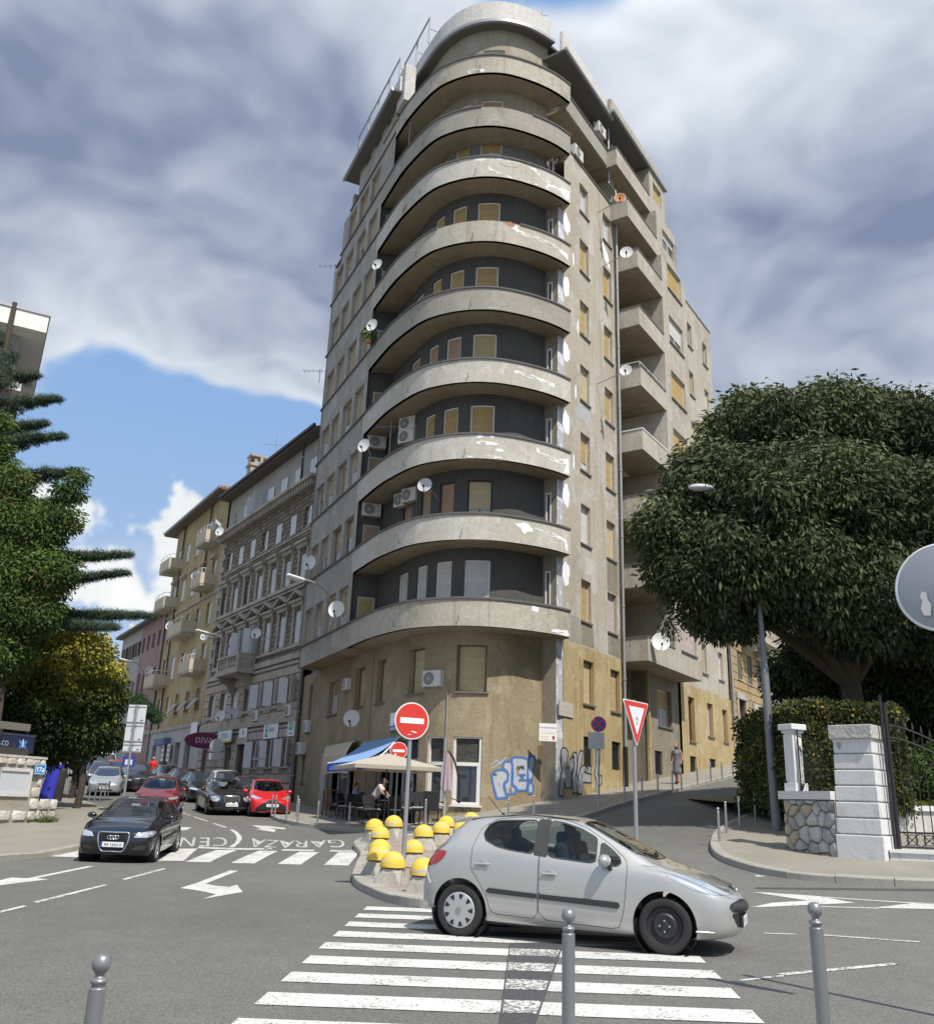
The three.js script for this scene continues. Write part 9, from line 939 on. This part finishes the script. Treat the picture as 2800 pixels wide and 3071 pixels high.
for (const sg of [1, -1]) { const m = new THREE.Group(); m.name = 'wing_mirror'; t.add(m); const [x, y] = s.mir, z = (wid(x) + 0.07) * sg; part('housing', new THREE.SphereGeometry(0.1, 18, 12).scale(0.75, 0.72, 1.15).translate(x, y, z), opt.mirMat || paintM, m); part('mirror_foot', new THREE.CapsuleGeometry(0.03, 0.09, 4, 8).rotateX(0.9 * sg).translate(x + 0.04, y - 0.07, z - 0.08 * sg), M.trimBlack, m); part('mirror_glass', new THREE.CircleGeometry(0.07, 18).scale(1.1, 0.8, 1).rotateY(-Math.PI / 2).translate(x - 0.06, y, z), M.chrome, m); }
if (opt.plate) { const x = s.top.at(-1)[0] + 0.018 - (opt.plateBack || 0), y = opt.plateY || 0.42; part('plate_holder', new RoundedBoxGeometry(0.03, 0.13, 0.54, 2, 0.01).translate(x - 0.02, y, 0), M.trimBlack, t); part('number_plate', new THREE.PlaneGeometry(0.52, 0.112).rotateY(Math.PI / 2).translate(x, y, 0), plateMat(opt.plate), t); }
if (opt.extra) opt.extra(t, s); return t;
}
function park(t, x, z, dir, k = 0.945, off = 0) {
const [dx, dz] = norm2(...dir), G = (a, b) => ground(x + dx * a - dz * b, z + dz * a + dx * b), f = G(1.2, 0), r = G(-1.2, 0); t.position.set(x, (f + r) / 2 + 0.002 + off, z); t.rotation.order = 'YZX'; t.rotation.set(Math.atan2(G(0, -0.7) - G(0, 0.7), 1.4), Math.atan2(-dz, dx), Math.atan2(f - r, 2.4)); t.scale.setScalar(k);
}
const hatch = { // the silver hatchback
W: 1.72, R: 0.305, xr: -1.27, xf: 1.27, arch: 0.362, rcR: 0.3, rcF: 0.3, noseTuck: 0.11, tailTuck: 0.1, glassY: 0.93, cab: [-1.25, 1.0], seat: 0.02, headY: 1.19, mir: [0.6, 0.98],
top: [[-1.93, 0.82], [-1.82, 0.99], [-1.6, 1.14], [-1.42, 1.32], [-1.3, 1.39], [-0.95, 1.45], [-0.45, 1.475], [0.0, 1.462], [0.28, 1.41], [0.6, 1.27], [0.95, 1.09], [1.16, 0.985], [1.4, 0.915], [1.7, 0.83], [1.92, 0.745], [2.08, 0.655]],
belt: [[-1.93, 0.78], [-1.5, 1.02], [-1.0, 1.06], [-0.3, 0.99], [0.7, 0.9], [1.2, 0.87], [2.08, 0.58]], wid: [[-1.93, 0.76], [-1.6, 0.825], [-1.27, 0.86], [-0.6, 0.855], [0.6, 0.858], [1.27, 0.866], [1.6, 0.83], [1.9, 0.76], [2.08, 0.7]], wtop: [[-1.93, 0.6], [-1.4, 0.57], [-0.5, 0.59], [0.2, 0.585], [0.9, 0.68], [1.3, 0.7], [1.75, 0.62], [2.08, 0.5]], bot: [[-1.93, 0.33], [-1.6, 0.27], [-0.9, 0.19], [0.8, 0.17], [1.6, 0.17], [2.08, 0.22]],
win: [[[-1.02, 1.22], [-0.97, 1.33], [-0.86, 1.385], [-0.3, 1.41], [-0.31, 0.995], [-0.6, 1.025], [-0.8, 1.06], [-0.97, 1.13]], [[-0.17, 1.41], [0.02, 1.39], [0.24, 1.33], [0.46, 1.225], [0.47, 0.925], [-0.16, 0.975]], [[0.5, 1.2], [0.64, 1.11], [0.75, 1.02], [0.78, 0.95], [0.72, 0.905], [0.5, 0.918]]], pillar: [[[-0.315, 1.412], [-0.155, 1.418], [-0.145, 0.972], [-0.325, 0.99]]],
ws: [[0.25, -1], [0.26, 0.53], [0.95, 0.66], [1.13, 0.35], [1.17, -1]], rw: [[-1.36, -1], [-1.36, 0.5], [-1.78, 0.58], [-1.78, -1]],
headSide: [[1.27, 0.86], [1.42, 0.79], [1.58, 0.715], [1.8, 0.66], [2.1, 0.655], [1.9, 0.72], [1.7, 0.785], [1.45, 0.86]], tailSide: [[-1.9, 0.9], [-1.75, 0.99], [-1.47, 0.99], [-1.5, 0.91], [-1.6, 0.83], [-1.9, 0.76]],
black: [[[[-0.01, 0.47], [0.6, 0.47], [0.64, 0.565], [0.3, 0.6], [-0.01, 0.6]], 'upper_grille'], [[[-0.01, 0.3], [0.42, 0.3], [0.58, 0.43], [0.6, 0.468], [-0.01, 0.468]], 'lower_grille', M.black]],
doors: [[[-0.88, 1.4], [-1.06, 1.28], [-1.12, 1.05], [-1.13, 0.8], [-1.02, 0.66], [-0.92, 0.5], [-0.86, 0.33], [-0.8, 0.29], [-0.25, 0.27], [-0.245, 0.98], [-0.24, 1.43], [-0.5, 1.44]], [[-0.235, 0.98], [-0.24, 0.27], [0.74, 0.23], [0.8, 0.42], [0.83, 0.62], [0.85, 0.9], [0.82, 1.0], [0.62, 1.16], [0.3, 1.34], [0.0, 1.43], [-0.23, 1.435]]], handles: [[-0.97, 0.86], [-0.1, 0.79]], strip: [[-0.95, 0.6], [0.76, 0.53], [0.76, 0.455], [-0.9, 0.53]], bonnet: [[1.0, 0.76], [1.3, 0.7], [1.72, 0.5], [1.84, 0.2], [1.86, -1], [1.0, -1]],
};
{
const silver = paintOf([0.47, 0.465, 0.445], 0.45, 0.33), c = makeCar('silver_hatchback', 'silver five-door hatchback crossing the zebra in the foreground, black front wheel', hatch, silver, { near: true, rimR: 'cap', rimF: 'steel', plate: 'RI 521 UL', plateY: 0.36, extra: (t, s) => {
part('bumper_bar', new MB().tube([[1.72, 0.53, 0.63], [1.95, 0.515, 0.5], [2.06, 0.51, 0.25], [2.085, 0.51, 0], [2.06, 0.51, -0.25], [1.95, 0.515, -0.5], [1.72, 0.53, -0.63]], 0.06, 10, 30).build(), M.trimBlack, t); for (const y of [0.33, 0.37, 0.41, 0.45]) part('grille_bar', new MB().tube([[1.93, y, 0.42], [2.045, y, 0.2], [2.06, y, 0], [2.045, y, -0.2], [1.93, y, -0.42]], 0.008, 5, 16).build(), M.trimBlack, t);
for (const sg of [1, -1]) { part('fog_lamp', new THREE.SphereGeometry(0.062, 18, 12).scale(0.5, 1, 1).translate(1.93, 0.4, 0.53 * sg), M.lampGlass, t); part('lip', new MB().tube([[1.62, 0.27, 0.83 * sg], [1.85, 0.265, 0.72 * sg], [2.02, 0.265, 0.42 * sg]], 0.014, 6).build(), silver, t); part('wiper', new MB().tube([[1.1, 1.03, 0.05 * sg + 0.2], [1.0, 1.07, 0.42 * sg + 0.1]], 0.012, 5).build(), M.black, t); part('roof_seam', new MB().tube([[-1.25, 1.38, 0.5 * sg], [-0.5, 1.462, 0.515 * sg], [0.2, 1.42, 0.52 * sg]], 0.007, 4).build(), M.trimBlack, t); part('tail_seam', new MB().tube([[-1.76, 0.78, 0.805 * sg], [-1.7, 0.66, 0.84 * sg], [-1.66, 0.6, 0.852 * sg]], 0.005, 4).build(), M.white, t); }
part('badge_plate', new THREE.ShapeGeometry(new THREE.Shape([[-0.1, 0.07], [0.1, 0.07], [0.075, -0.05], [0, -0.095], [-0.075, -0.05]].map((q) => new THREE.Vector2(...q)))).rotateX(-0.75).rotateY(Math.PI / 2).translate(1.985, 0.705, 0), M.trimBlack, t); part('badge', new THREE.TorusKnotGeometry(0.034, 0.011, 40, 6, 2, 3).scale(0.8, 1.2, 0.4).rotateX(-0.75).rotateY(Math.PI / 2).translate(1.993, 0.705, 0), M.chrome, t); part('aerial', new MB().tube([[-1.0, 1.45, 0], [-1.22, 1.68, 0]], 0.006, 5).cyl(-0.99, 1.44, 0, 0.03, 0.015, 0.035, 8).build(), M.black, t); part('spoiler', new RoundedBoxGeometry(0.2, 0.03, 1.02, 2, 0.012).rotateZ(0.3).translate(-1.42, 1.37, 0), silver, t);
} }); const d = norm2(2.23, 0.88), mid = [1.22, -11.22], nrm = [d[1], -d[0]]; park(c, mid[0] + nrm[0] * 0.72 , mid[1] + nrm[1] * 0.72, d);
}
const mod = (b, o) => ({ ...b, ...o });
const hatchB = mod(hatch, { W: 1.77, rcF: 0.32, noseTuck: 0.1, top: [[-2.0, 0.85], [-1.88, 1.02], [-1.6, 1.2], [-1.4, 1.34], [-0.95, 1.405], [-0.4, 1.42], [0.05, 1.395], [0.5, 1.23], [0.9, 1.06], [1.1, 0.985], [1.5, 0.92], [1.85, 0.82], [2.1, 0.7]], belt: [[-2, 0.8], [-1.5, 1.0], [-0.5, 0.96], [1.1, 0.88], [2.1, 0.64]], wid: [[-2, 0.76], [-1.6, 0.84], [-1, 0.88], [1.27, 0.885], [1.7, 0.84], [2.1, 0.77]], wtop: [[-2, 0.6], [-1.4, 0.56], [0, 0.585], [0.9, 0.68], [1.4, 0.72], [2.1, 0.66]], headSide: null, head: [[[0.44, 0.6], [0.5, 0.7], [0.8, 0.745], [0.87, 0.7], [0.8, 0.61]]], ws: [[0.1, -1], [0.11, 0.54], [0.9, 0.7], [1.05, 0.35], [1.09, -1]], rw: [[-1.42, -1], [-1.42, 0.5], [-1.84, 0.58], [-1.84, -1]], black: [[[[-0.01, 0.3], [0.24, 0.3], [0.335, 0.45], [0.35, 0.7], [-0.01, 0.72]], 'grille', M.black], [[[0.42, 0.33], [0.72, 0.33], [0.78, 0.46], [0.5, 0.45]], 'bumper_vent']] });
{
const c = makeCar('black_hatchback', 'black hatchback with a chrome-framed grille and four rings, on the left crossing', hatchB, paintOf([0.008, 0.009, 0.013], 0.2, 0.2), { near: true, rim: 'ten', plate: 'RI  1662-D', plateY: 0.445, plateBack: -0.012, extra: (t, s) => {
const X = 2.112; part('grille_frame', new MB().tube([[X - 0.02, 0.71, 0], [X - 0.05, 0.7, 0.33], [X - 0.035, 0.5, 0.335], [X - 0.02, 0.3, 0.235], [X, 0.295, 0]].flatMap((p) => [p]), 0.017, 8, 30).tube([[X - 0.02, 0.71, 0], [X - 0.05, 0.7, -0.33], [X - 0.035, 0.5, -0.335], [X - 0.02, 0.3, -0.235], [X, 0.295, 0]], 0.017, 8, 30).build(), M.chrome, t); for (let i = 0; i < 4; i++) part('emblem_ring', new THREE.TorusGeometry(0.042, 0.009, 8, 24).rotateY(Math.PI / 2).translate(X + 0.002, 0.6, (i - 1.5) * 0.058), M.chrome, t); for (let i = 0; i < 6; i++) part('grille_bar', new THREE.BoxGeometry(0.01, 0.008, 0.6).translate(X - 0.02, 0.5 + i * 0.035, 0), M.trimBlack, t);
for (const sg of [1, -1]) { part('fog_strip', new MB().tube([[X - 0.05, 0.4, 0.4 * sg], [X - 0.17, 0.4, 0.66 * sg]], 0.009, 5).build(), M.chrome, t); part('fog_lamp', new THREE.SphereGeometry(0.055, 14, 10).scale(0.4, 1, 1).translate(X - 0.2, 0.4, 0.7 * sg), M.lampGlass, t); part('lamp_strip', new MB().tube([[X - 0.13, 0.62, 0.48 * sg], [X - 0.25, 0.625, 0.78 * sg]], 0.01, 5).build(), M.white, t); } part('cabin_mirror', new RoundedBoxGeometry(0.03, 0.06, 0.22, 2, 0.015).translate(0.28, 1.24, 0), M.acUnit, t);
} }); park(c, -7.72, -23.25, [0.1, 1]);
}
const saloon = mod(hatchB, { W: 1.82, R: 0.325, xr: -1.42, xf: 1.43, arch: 0.38, rcF: 0.3, rcR: 0.25, noseTuck: 0.08, cab: [-1.3, 1.05], top: [[-2.45, 0.8], [-2.3, 0.95], [-1.75, 1.02], [-1.3, 1.18], [-0.9, 1.38], [-0.3, 1.45], [0.1, 1.42], [0.55, 1.24], [0.95, 1.05], [1.15, 0.98], [1.7, 0.91], [2.1, 0.82], [2.35, 0.7]], belt: [[-2.45, 0.78], [-1.7, 0.94], [0, 0.93], [1.15, 0.87], [2.35, 0.62]], wid: [[-2.45, 0.77], [-2, 0.86], [-1, 0.905], [1.4, 0.9], [1.9, 0.86], [2.35, 0.76]], wtop: [[-2.45, 0.66], [-1.7, 0.68], [-0.8, 0.56], [0.1, 0.57], [0.95, 0.7], [2.35, 0.64]], bot: [[-2.45, 0.33], [-1, 0.2], [1.6, 0.18], [2.35, 0.22]], win: [[[-1.25, 1.05], [-0.95, 1.25], [-0.6, 1.33], [-0.35, 1.35], [-0.36, 0.97], [-1.1, 0.99]], [[-0.28, 1.35], [0.05, 1.33], [0.5, 1.17], [0.85, 0.97], [0.7, 0.93], [-0.28, 0.96]]], pillar: null, doors: [[[-1.0, 1.0], [-1.02, 0.7], [-0.85, 0.5], [-0.8, 0.28], [-0.32, 0.27], [-0.32, 0.98]], [[-0.31, 0.98], [-0.31, 0.27], [0.85, 0.25], [0.92, 0.9], [0.8, 0.95]]], handles: [[-0.85, 0.82], [-0.15, 0.8]], strip: null, ws: [[0.15, -1], [0.16, 0.52], [0.95, 0.7], [1.1, 0.35], [1.14, -1]], rw: [[-0.85, -1], [-0.85, 0.5], [-1.6, 0.64], [-1.6, -1]], tailSide: [[-2.5, 0.7], [-2.5, 0.9], [-2.15, 0.9], [-2.15, 0.7]], head: [[[0.48, 0.6], [0.5, 0.7], [0.57, 0.75], [0.66, 0.77], [0.8, 0.73], [0.84, 0.64], [0.78, 0.56], [0.66, 0.54], [0.55, 0.56]]], black: [[[[-0.01, 0.5], [0.26, 0.5], [0.33, 0.75], [-0.01, 0.77]], 'grille', M.black], [[[-0.01, 0.25], [0.72, 0.25], [0.78, 0.36], [-0.01, 0.36]], 'bumper_vent']], mir: [0.72, 0.98], seat: 0.1 });
{
const c = makeCar('black_saloon', 'black saloon with round headlamps and upright chrome grille, stopped beside the red car', saloon, paintOf([0.010, 0.010, 0.011], 0.2, 0.2), { near: true, rim: 'five', plate: 'RI  810-CC', plateY: 0.42, extra: (t) => { const X = 2.34; part('grille_frame', new MB().tube([[X - 0.02, 0.77, 0], [X - 0.03, 0.76, 0.31], [X, 0.5, 0.25], [X, 0.49, 0], [X, 0.5, -0.25], [X - 0.03, 0.76, -0.31], [X - 0.02, 0.77, -0.001]], 0.016, 6, 40).build(), M.chrome, t); for (let i = 0; i < 5; i++) part('grille_bar', new THREE.BoxGeometry(0.012, 0.014, 0.52).translate(X - 0.01, 0.54 + i * 0.045, 0), M.chrome, t); part('grille_bar', new THREE.BoxGeometry(0.014, 0.24, 0.014).translate(X - 0.005, 0.63, 0), M.chrome, t); for (const sg of [1, -1]) for (const [z, r] of [[0.7, 0.1], [0.53, 0.075]]) part('headlamp_ring', new THREE.TorusGeometry(r, 0.012, 8, 24).rotateY(Math.PI / 2 - 0.3 * sg).translate(X - 0.06 - (z - 0.5) * 0.5, 0.66, z * sg), M.chrome, t); } }); const q = gp(...M2(1100, 505)); park(c, -9.55, -39.0, [0.42, 1]);
}
const redHatch = mod(hatch, { noseTuck: 0.16, headSide: null, head: [[[0.36, 0.72], [0.5, 0.78], [0.78, 0.86], [0.82, 0.76], [0.6, 0.7]]], black: [[[[-0.01, 0.26], [0.6, 0.24], [0.66, 0.34], [0.36, 0.56], [0.2, 0.66], [-0.01, 0.68]], 'mouth_grille', M.black]], doors: hatch.doors, strip: null });
{ const c = makeCar('red_hatchback', 'bright red hatchback with a black mouth-shaped grille, parked behind the steel bollards', redHatch, paintOf([0.62, 0.012, 0.012], 0.05, 0.3), { near: true, rim: 'five', plate: 'RI 602 IK', plateY: 0.47, extra: (t) => { for (const sg of [1, -1]) part('chrome_whisker', new MB().tube([[2.03, 0.68, 0.0], [1.98, 0.67, 0.22 * sg], [1.86, 0.6, 0.42 * sg], [1.75, 0.45, 0.6 * sg], [1.7, 0.36, 0.68 * sg]], 0.014, 6, 20).build(), M.chrome, t); } }); const q = gp(...M2(1470, 518)); park(c, -7.75, -38.6, [0.36, 1]); }
const lampPair = { headSide: null, head: [[[0.42, 0.62], [0.5, 0.72], [0.8, 0.76], [0.84, 0.66]]], black: [[[[-0.01, 0.28], [0.5, 0.28], [0.5, 0.36], [-0.01, 0.36]], 'lower_grille', M.black], [[[-0.01, 0.58], [0.36, 0.58], [0.36, 0.66], [-0.01, 0.66]], 'grille', M.black]], strip: null };
const plain = mod(hatch, lampPair), van = mod(plain, { top: [[-2.05, 0.9], [-2.0, 1.5], [-1.8, 1.78], [-1, 1.83], [0, 1.83], [0.4, 1.74], [0.85, 1.4], [1.2, 1.12], [1.5, 1.02], [1.85, 0.9], [2.08, 0.72]], belt: [[-2.05, 0.85], [-1.8, 1.05], [0.8, 1.02], [1.4, 0.95], [2.08, 0.66]], wtop: [[-2.05, 0.7], [-1, 0.7], [0.3, 0.68], [1.2, 0.72], [2.08, 0.62]], win: [[[-0.15, 1.6], [0.3, 1.58], [0.85, 1.12], [0.8, 1.05], [-0.15, 1.06]]], pillar: null, ws: [[0.38, -1], [0.4, 0.62], [1.15, 0.74], [1.3, 0.35], [1.33, -1]], rw: null, glassY: 1.04, headY: 1.35, doors: null });
const suv = mod(plain, { top: [[-1.95, 0.95], [-1.85, 1.2], [-1.65, 1.55], [-1.3, 1.62], [-0.3, 1.65], [0.25, 1.6], [0.7, 1.32], [1.0, 1.12], [1.3, 1.06], [1.8, 0.98], [2.08, 0.8]], belt: [[-1.95, 0.9], [-1, 1.1], [1, 1.02], [2.08, 0.74]], R: 0.35, arch: 0.41, glassY: 1.05, headY: 1.3, ws: [[0.2, -1], [0.21, 0.55], [0.95, 0.68], [1.05, 0.35], [1.08, -1]], win: [[[-1.3, 1.2], [-1.1, 1.5], [-0.2, 1.52], [-0.2, 1.12]], [[-0.1, 1.52], [0.25, 1.48], [0.75, 1.12], [0.7, 1.06], [-0.1, 1.1]]], pillar: null, doors: null });
const darkGlass = M.pane; const BL = paintOf([0.012, 0.012, 0.014], 0.2, 0.25);
const put = (name, label, s, p, px, dep, dir, opt = {}) => { const c = makeCar(name, label, s, p, { glassMat: darkGlass, ...opt }); const q = atDepth(px, 2350, dep); park(c, q[0], -dep, dir, 0.945); return c; };
put('dark_red_car', 'dark red hatchback directly behind the black hatchback, its bonnet edge catching light', plain, paintOf([0.22, 0.012, 0.014], 0.3, 0.25), 487, 36.5, [0.22, 1], { glassMat: M.carGlass, seats: true, plate: 'RI 301 EA' });
put('silver_city_car', 'small silver hatchback coming down the left street behind the sign pole', plain, paintOf([0.45, 0.46, 0.47], 0.5, 0.35), 322, 50, [0.3, 1], { plate: 'RI 744 AP', rim: 'cap', seats: true });
put('black_jeep', 'tall black off-roader between the sign panels and the red shirt', suv, BL, 408, 54, [0.5, 1]); put('grey_estate', 'grey car parked behind the dark ones, under the red-shirted person', plain, paintOf([0.16, 0.17, 0.17], 0.4, 0.3), 500, 56, [0.5, 1]); put('black_parked_car', 'black parked car with lit round headlamp, left of the small dark hatchback', plain, BL, 552, 52, [0.48, 1]);
put('dark_hatchback', 'small black hatchback with yellow windscreen card, left of the white parked car', plain, BL, 602, 47.5, [0.48, 1], { seats: true }); put('white_parked_car', 'cream-white tall car half hidden behind the black saloon', mod(suv, {}), paintOf([0.66, 0.64, 0.58], 0, 0.35), 678, 46, [0.42, 1]); put('maroon_car', 'maroon car mostly hidden between the black saloon and the red hatchback', plain, paintOf([0.13, 0.012, 0.014], 0.3, 0.3), 745, 43.5, [0.4, 1]);
put('blue_grey_car', 'blue-grey car in the uphill lane behind the pedestrians', plain, paintOf([0.24, 0.29, 0.34], 0.4, 0.3), 258, 60, [0.35, 1], { plate: 'RI 118 MT' }); put('white_van', 'white van farthest left in the queue under the trees', van, paintOf([0.7, 0.7, 0.68], 0, 0.35), 240, 68, [0.4, 1]); put('second_white_van', 'white van with dark front in the queue, right of the other van', van, paintOf([0.7, 0.7, 0.68], 0, 0.35), 305, 66, [0.45, 1]); put('dark_queue_car', 'dark grey car in the queue just above the small silver hatchback', plain, paintOf([0.03, 0.033, 0.036], 0.3, 0.3), 300, 58.5, [0.4, 1]); put('far_red_car', 'bright red car tail among the dark cars of the queue', plain, paintOf([0.6, 0.012, 0.03], 0.05, 0.3), 345, 62, [0.45, 1]);
function person(label, px, off, h, turn, o) {
const w = o.at || gp(px[0], px[1], off), t = thing('person', label, 'person', [w[0], ground(...w) + off + (o.up || 0), w[1]], turn), k = h / 1.75, ln = o.lean || 0, st = o.step ?? 0.14, sit = o.sit;
const hip = [0, sit ? 0.55 : 0.93, 0], ch = [0, hip[1] + 0.4 * Math.cos(ln), 0.4 * Math.sin(ln)], nk = [0, hip[1] + 0.55 * Math.cos(ln), 0.55 * Math.sin(ln)], hd = [0, nk[1] + 0.15, nk[2] + 0.04 + ln * 0.06], S = [];
const legs = [1, -1].map((s) => { const kn = sit ? [s * 0.11, 0.5, 0.4] : [s * 0.1, 0.5, s * st * 0.7 + 0.03], an = sit ? [s * 0.11, 0.09, 0.38] : [s * 0.09, 0.09, s * st]; return [[s * 0.09, hip[1] - 0.03, 0], kn, an, [an[0], 0.04, an[2] + 0.13]]; }), arms = [1, -1].map((s) => { const sh = [s * 0.19, ch[1] + 0.08, ch[2]]; return o.reach ? [sh, [s * 0.2, sh[1] - 0.22, sh[2] + 0.16], [s * 0.12, sh[1] - 0.36, sh[2] + 0.36]] : [sh, [s * 0.25, sh[1] - 0.28, sh[2] - 0.02], [s * 0.23, sh[1] - 0.52, sh[2] + 0.09]]; });
const skin = [[hip, ch, 0.125, 0.14], [ch, nk, 0.12, 0.055], [nk, hd, 0.052, 0.06], [hd, [0, hd[1] + 0.05, hd[2] - 0.01], 0.085, 0.09], [[0, hd[1], hd[2] + 0.08], [0, hd[1] - 0.02, hd[2] + 0.1], 0.018, 0.014]]; for (const l of legs) skin.push([l[0], l[1], 0.085, 0.058], [l[1], l[2], 0.055, 0.036], [l[2], l[3], 0.04, 0.032]); for (const a of arms) skin.push([a[0], a[1], 0.052, 0.042], [a[1], a[2], 0.04, 0.028], [a[2], [a[2][0], a[2][1] - 0.09, a[2][2] + 0.04], 0.032, 0.018]);
const mesh = (B, grow, name, c) => { const n = 68, L = 2.1, mc = new MarchingCubes(n, new THREE.MeshBasicMaterial(), false, false, 60000), F = mc.field; mc.isolation = 0; for (let z = 0; z < n; z++) for (let y = 0; y < n; y++) for (let x = 0; x < n; x++) { const p = [(x / n - 0.5) * L, y / n * L - 0.1, (z / n - 0.5) * L + 0.1]; let d = 1; for (const [a, b, r0, r1] of B) { const e = [b[0] - a[0], b[1] - a[1], b[2] - a[2]], q = [p[0] - a[0], p[1] - a[1], p[2] - a[2]], m = clamp((e[0] * q[0] + e[1] * q[1] + e[2] * q[2]) / (e[0] ** 2 + e[1] ** 2 + e[2] ** 2 || 1e-6)), v = Math.hypot(q[0] - e[0] * m, q[1] - e[1] * m, q[2] - e[2] * m) - lerp(r0, r1, m) - grow, u = Math.max(0.04 - Math.abs(d - v), 0) / 0.04; d = Math.min(d, v) - u * u * 0.01; } F[x + y * n + z * n * n] = -d; } mc.update(); const g = new THREE.BufferGeometry(), N = mc.count; g.setAttribute('position', new THREE.Float32BufferAttribute(mc.positionArray.slice(0, N * 3), 3)); g.setAttribute('normal', new THREE.Float32BufferAttribute(mc.normalArray.slice(0, N * 3), 3)); g.scale(L / 2, L / 2, L / 2); g.translate(0, L / 2 - 0.1, 0.1); part(name, g, std(c, 0.85), t); };
mesh(skin, 0, 'body', [0.42, 0.25, 0.17]); const sl = arms.map((a) => [a[0], [lerp(a[0][0], a[1][0], 0.8), lerp(a[0][1], a[1][1], 0.8), lerp(a[0][2], a[1][2], 0.8)], 0.056, 0.05]); mesh([skin[0], [ch, [0, ch[1] + 0.07, ch[2]], 0.15, 0.1], ...(o.bare ? [] : sl)], 0.016, 'top', o.top); const cut = o.short ?? 1; mesh([...legs.flatMap((l) => [[l[0], l[1], 0.09, 0.075], ...(cut >= 1 ? [[l[1], l[2], 0.072, 0.06]] : [])]), ...(o.skirt ? [[hip, [0, 0.52, 0.03], 0.14, 0.17]] : [])], 0.012, o.skirt ? 'skirt' : 'trousers', o.low); mesh([[[0, hd[1] + 0.05, hd[2] - 0.03], [0, hd[1] + (o.long ? -0.2 : 0.02), hd[2] - 0.06], 0.092, 0.075]], 0.006, 'hair', o.hair || [0.03, 0.02, 0.015]); mesh(legs.map((l) => [l[2], l[3], 0.045, 0.038]), 0.01, 'shoes', [0.05, 0.04, 0.035]); if (o.bag) part('bag', new RoundedBoxGeometry(0.12, 0.42, 0.2, 3, 0.05).translate(0.27, 1.08, 0), M.dark, t); t.scale.setScalar(k);
}
person('woman in a grey sleeveless dress walking down the climbing pavement', Y1(860, 1535), 0.125, 1.6, -0.6, { top: [0.17, 0.17, 0.2], low: [0.15, 0.15, 0.18], skirt: 1, short: 0, bare: 1, long: 1, hair: [0.06, 0.025, 0.015] });
person('man in a blue shirt walking away with a dark bag', L6(545, 570), 0.125, 1.7, 2.7, { top: [0.14, 0.2, 0.33], low: [0.02, 0.02, 0.025], bag: 1 }); person('person in black top and black shorts walking away', L6(680, 585), 0.125, 1.7, 2.7, { top: [0.015, 0.015, 0.016], low: [0.015, 0.015, 0.016], short: 0, skirt: 1, hair: [0.25, 0.18, 0.13] }); person('person in a black shirt standing behind the blue-covered bin', L6(455, 600), 0.125, 1.7, 2.4, { top: [0.015, 0.015, 0.016], low: [0.03, 0.03, 0.035] });
person('person in a bright red shirt by the grey shops', L6(1405, 300), 0.125, 1.65, 0, { at: (() => { const q = atDepth(459, 2300, 58); return [q[0], -58]; })(), top: [0.6, 0.03, 0.02], low: [0.03, 0.03, 0.04] });
person('waiter in a white sleeveless top bending over a cafe table', Z2(700, 1225), 0.125, 1.62, 1.2, { top: [0.6, 0.58, 0.58], low: [0.02, 0.02, 0.02], lean: 0.75, reach: 1, bare: 1, step: 0.05, hair: [0.12, 0.06, 0.03] }); person('seated guest in a pale blue shirt at the left cafe table', Z2(545, 1195), 0.125, 1.65, 1.4, { top: [0.28, 0.34, 0.42], low: [0.06, 0.09, 0.16], sit: 1, reach: 1 }); person('seated guest in a dull pink shirt, second at the left cafe table', Z2(615, 1180), 0.125, 1.65, -1.3, { top: [0.3, 0.2, 0.19], low: [0.12, 0.14, 0.17], sit: 1, reach: 1 });
renderer.render(scene, camera);
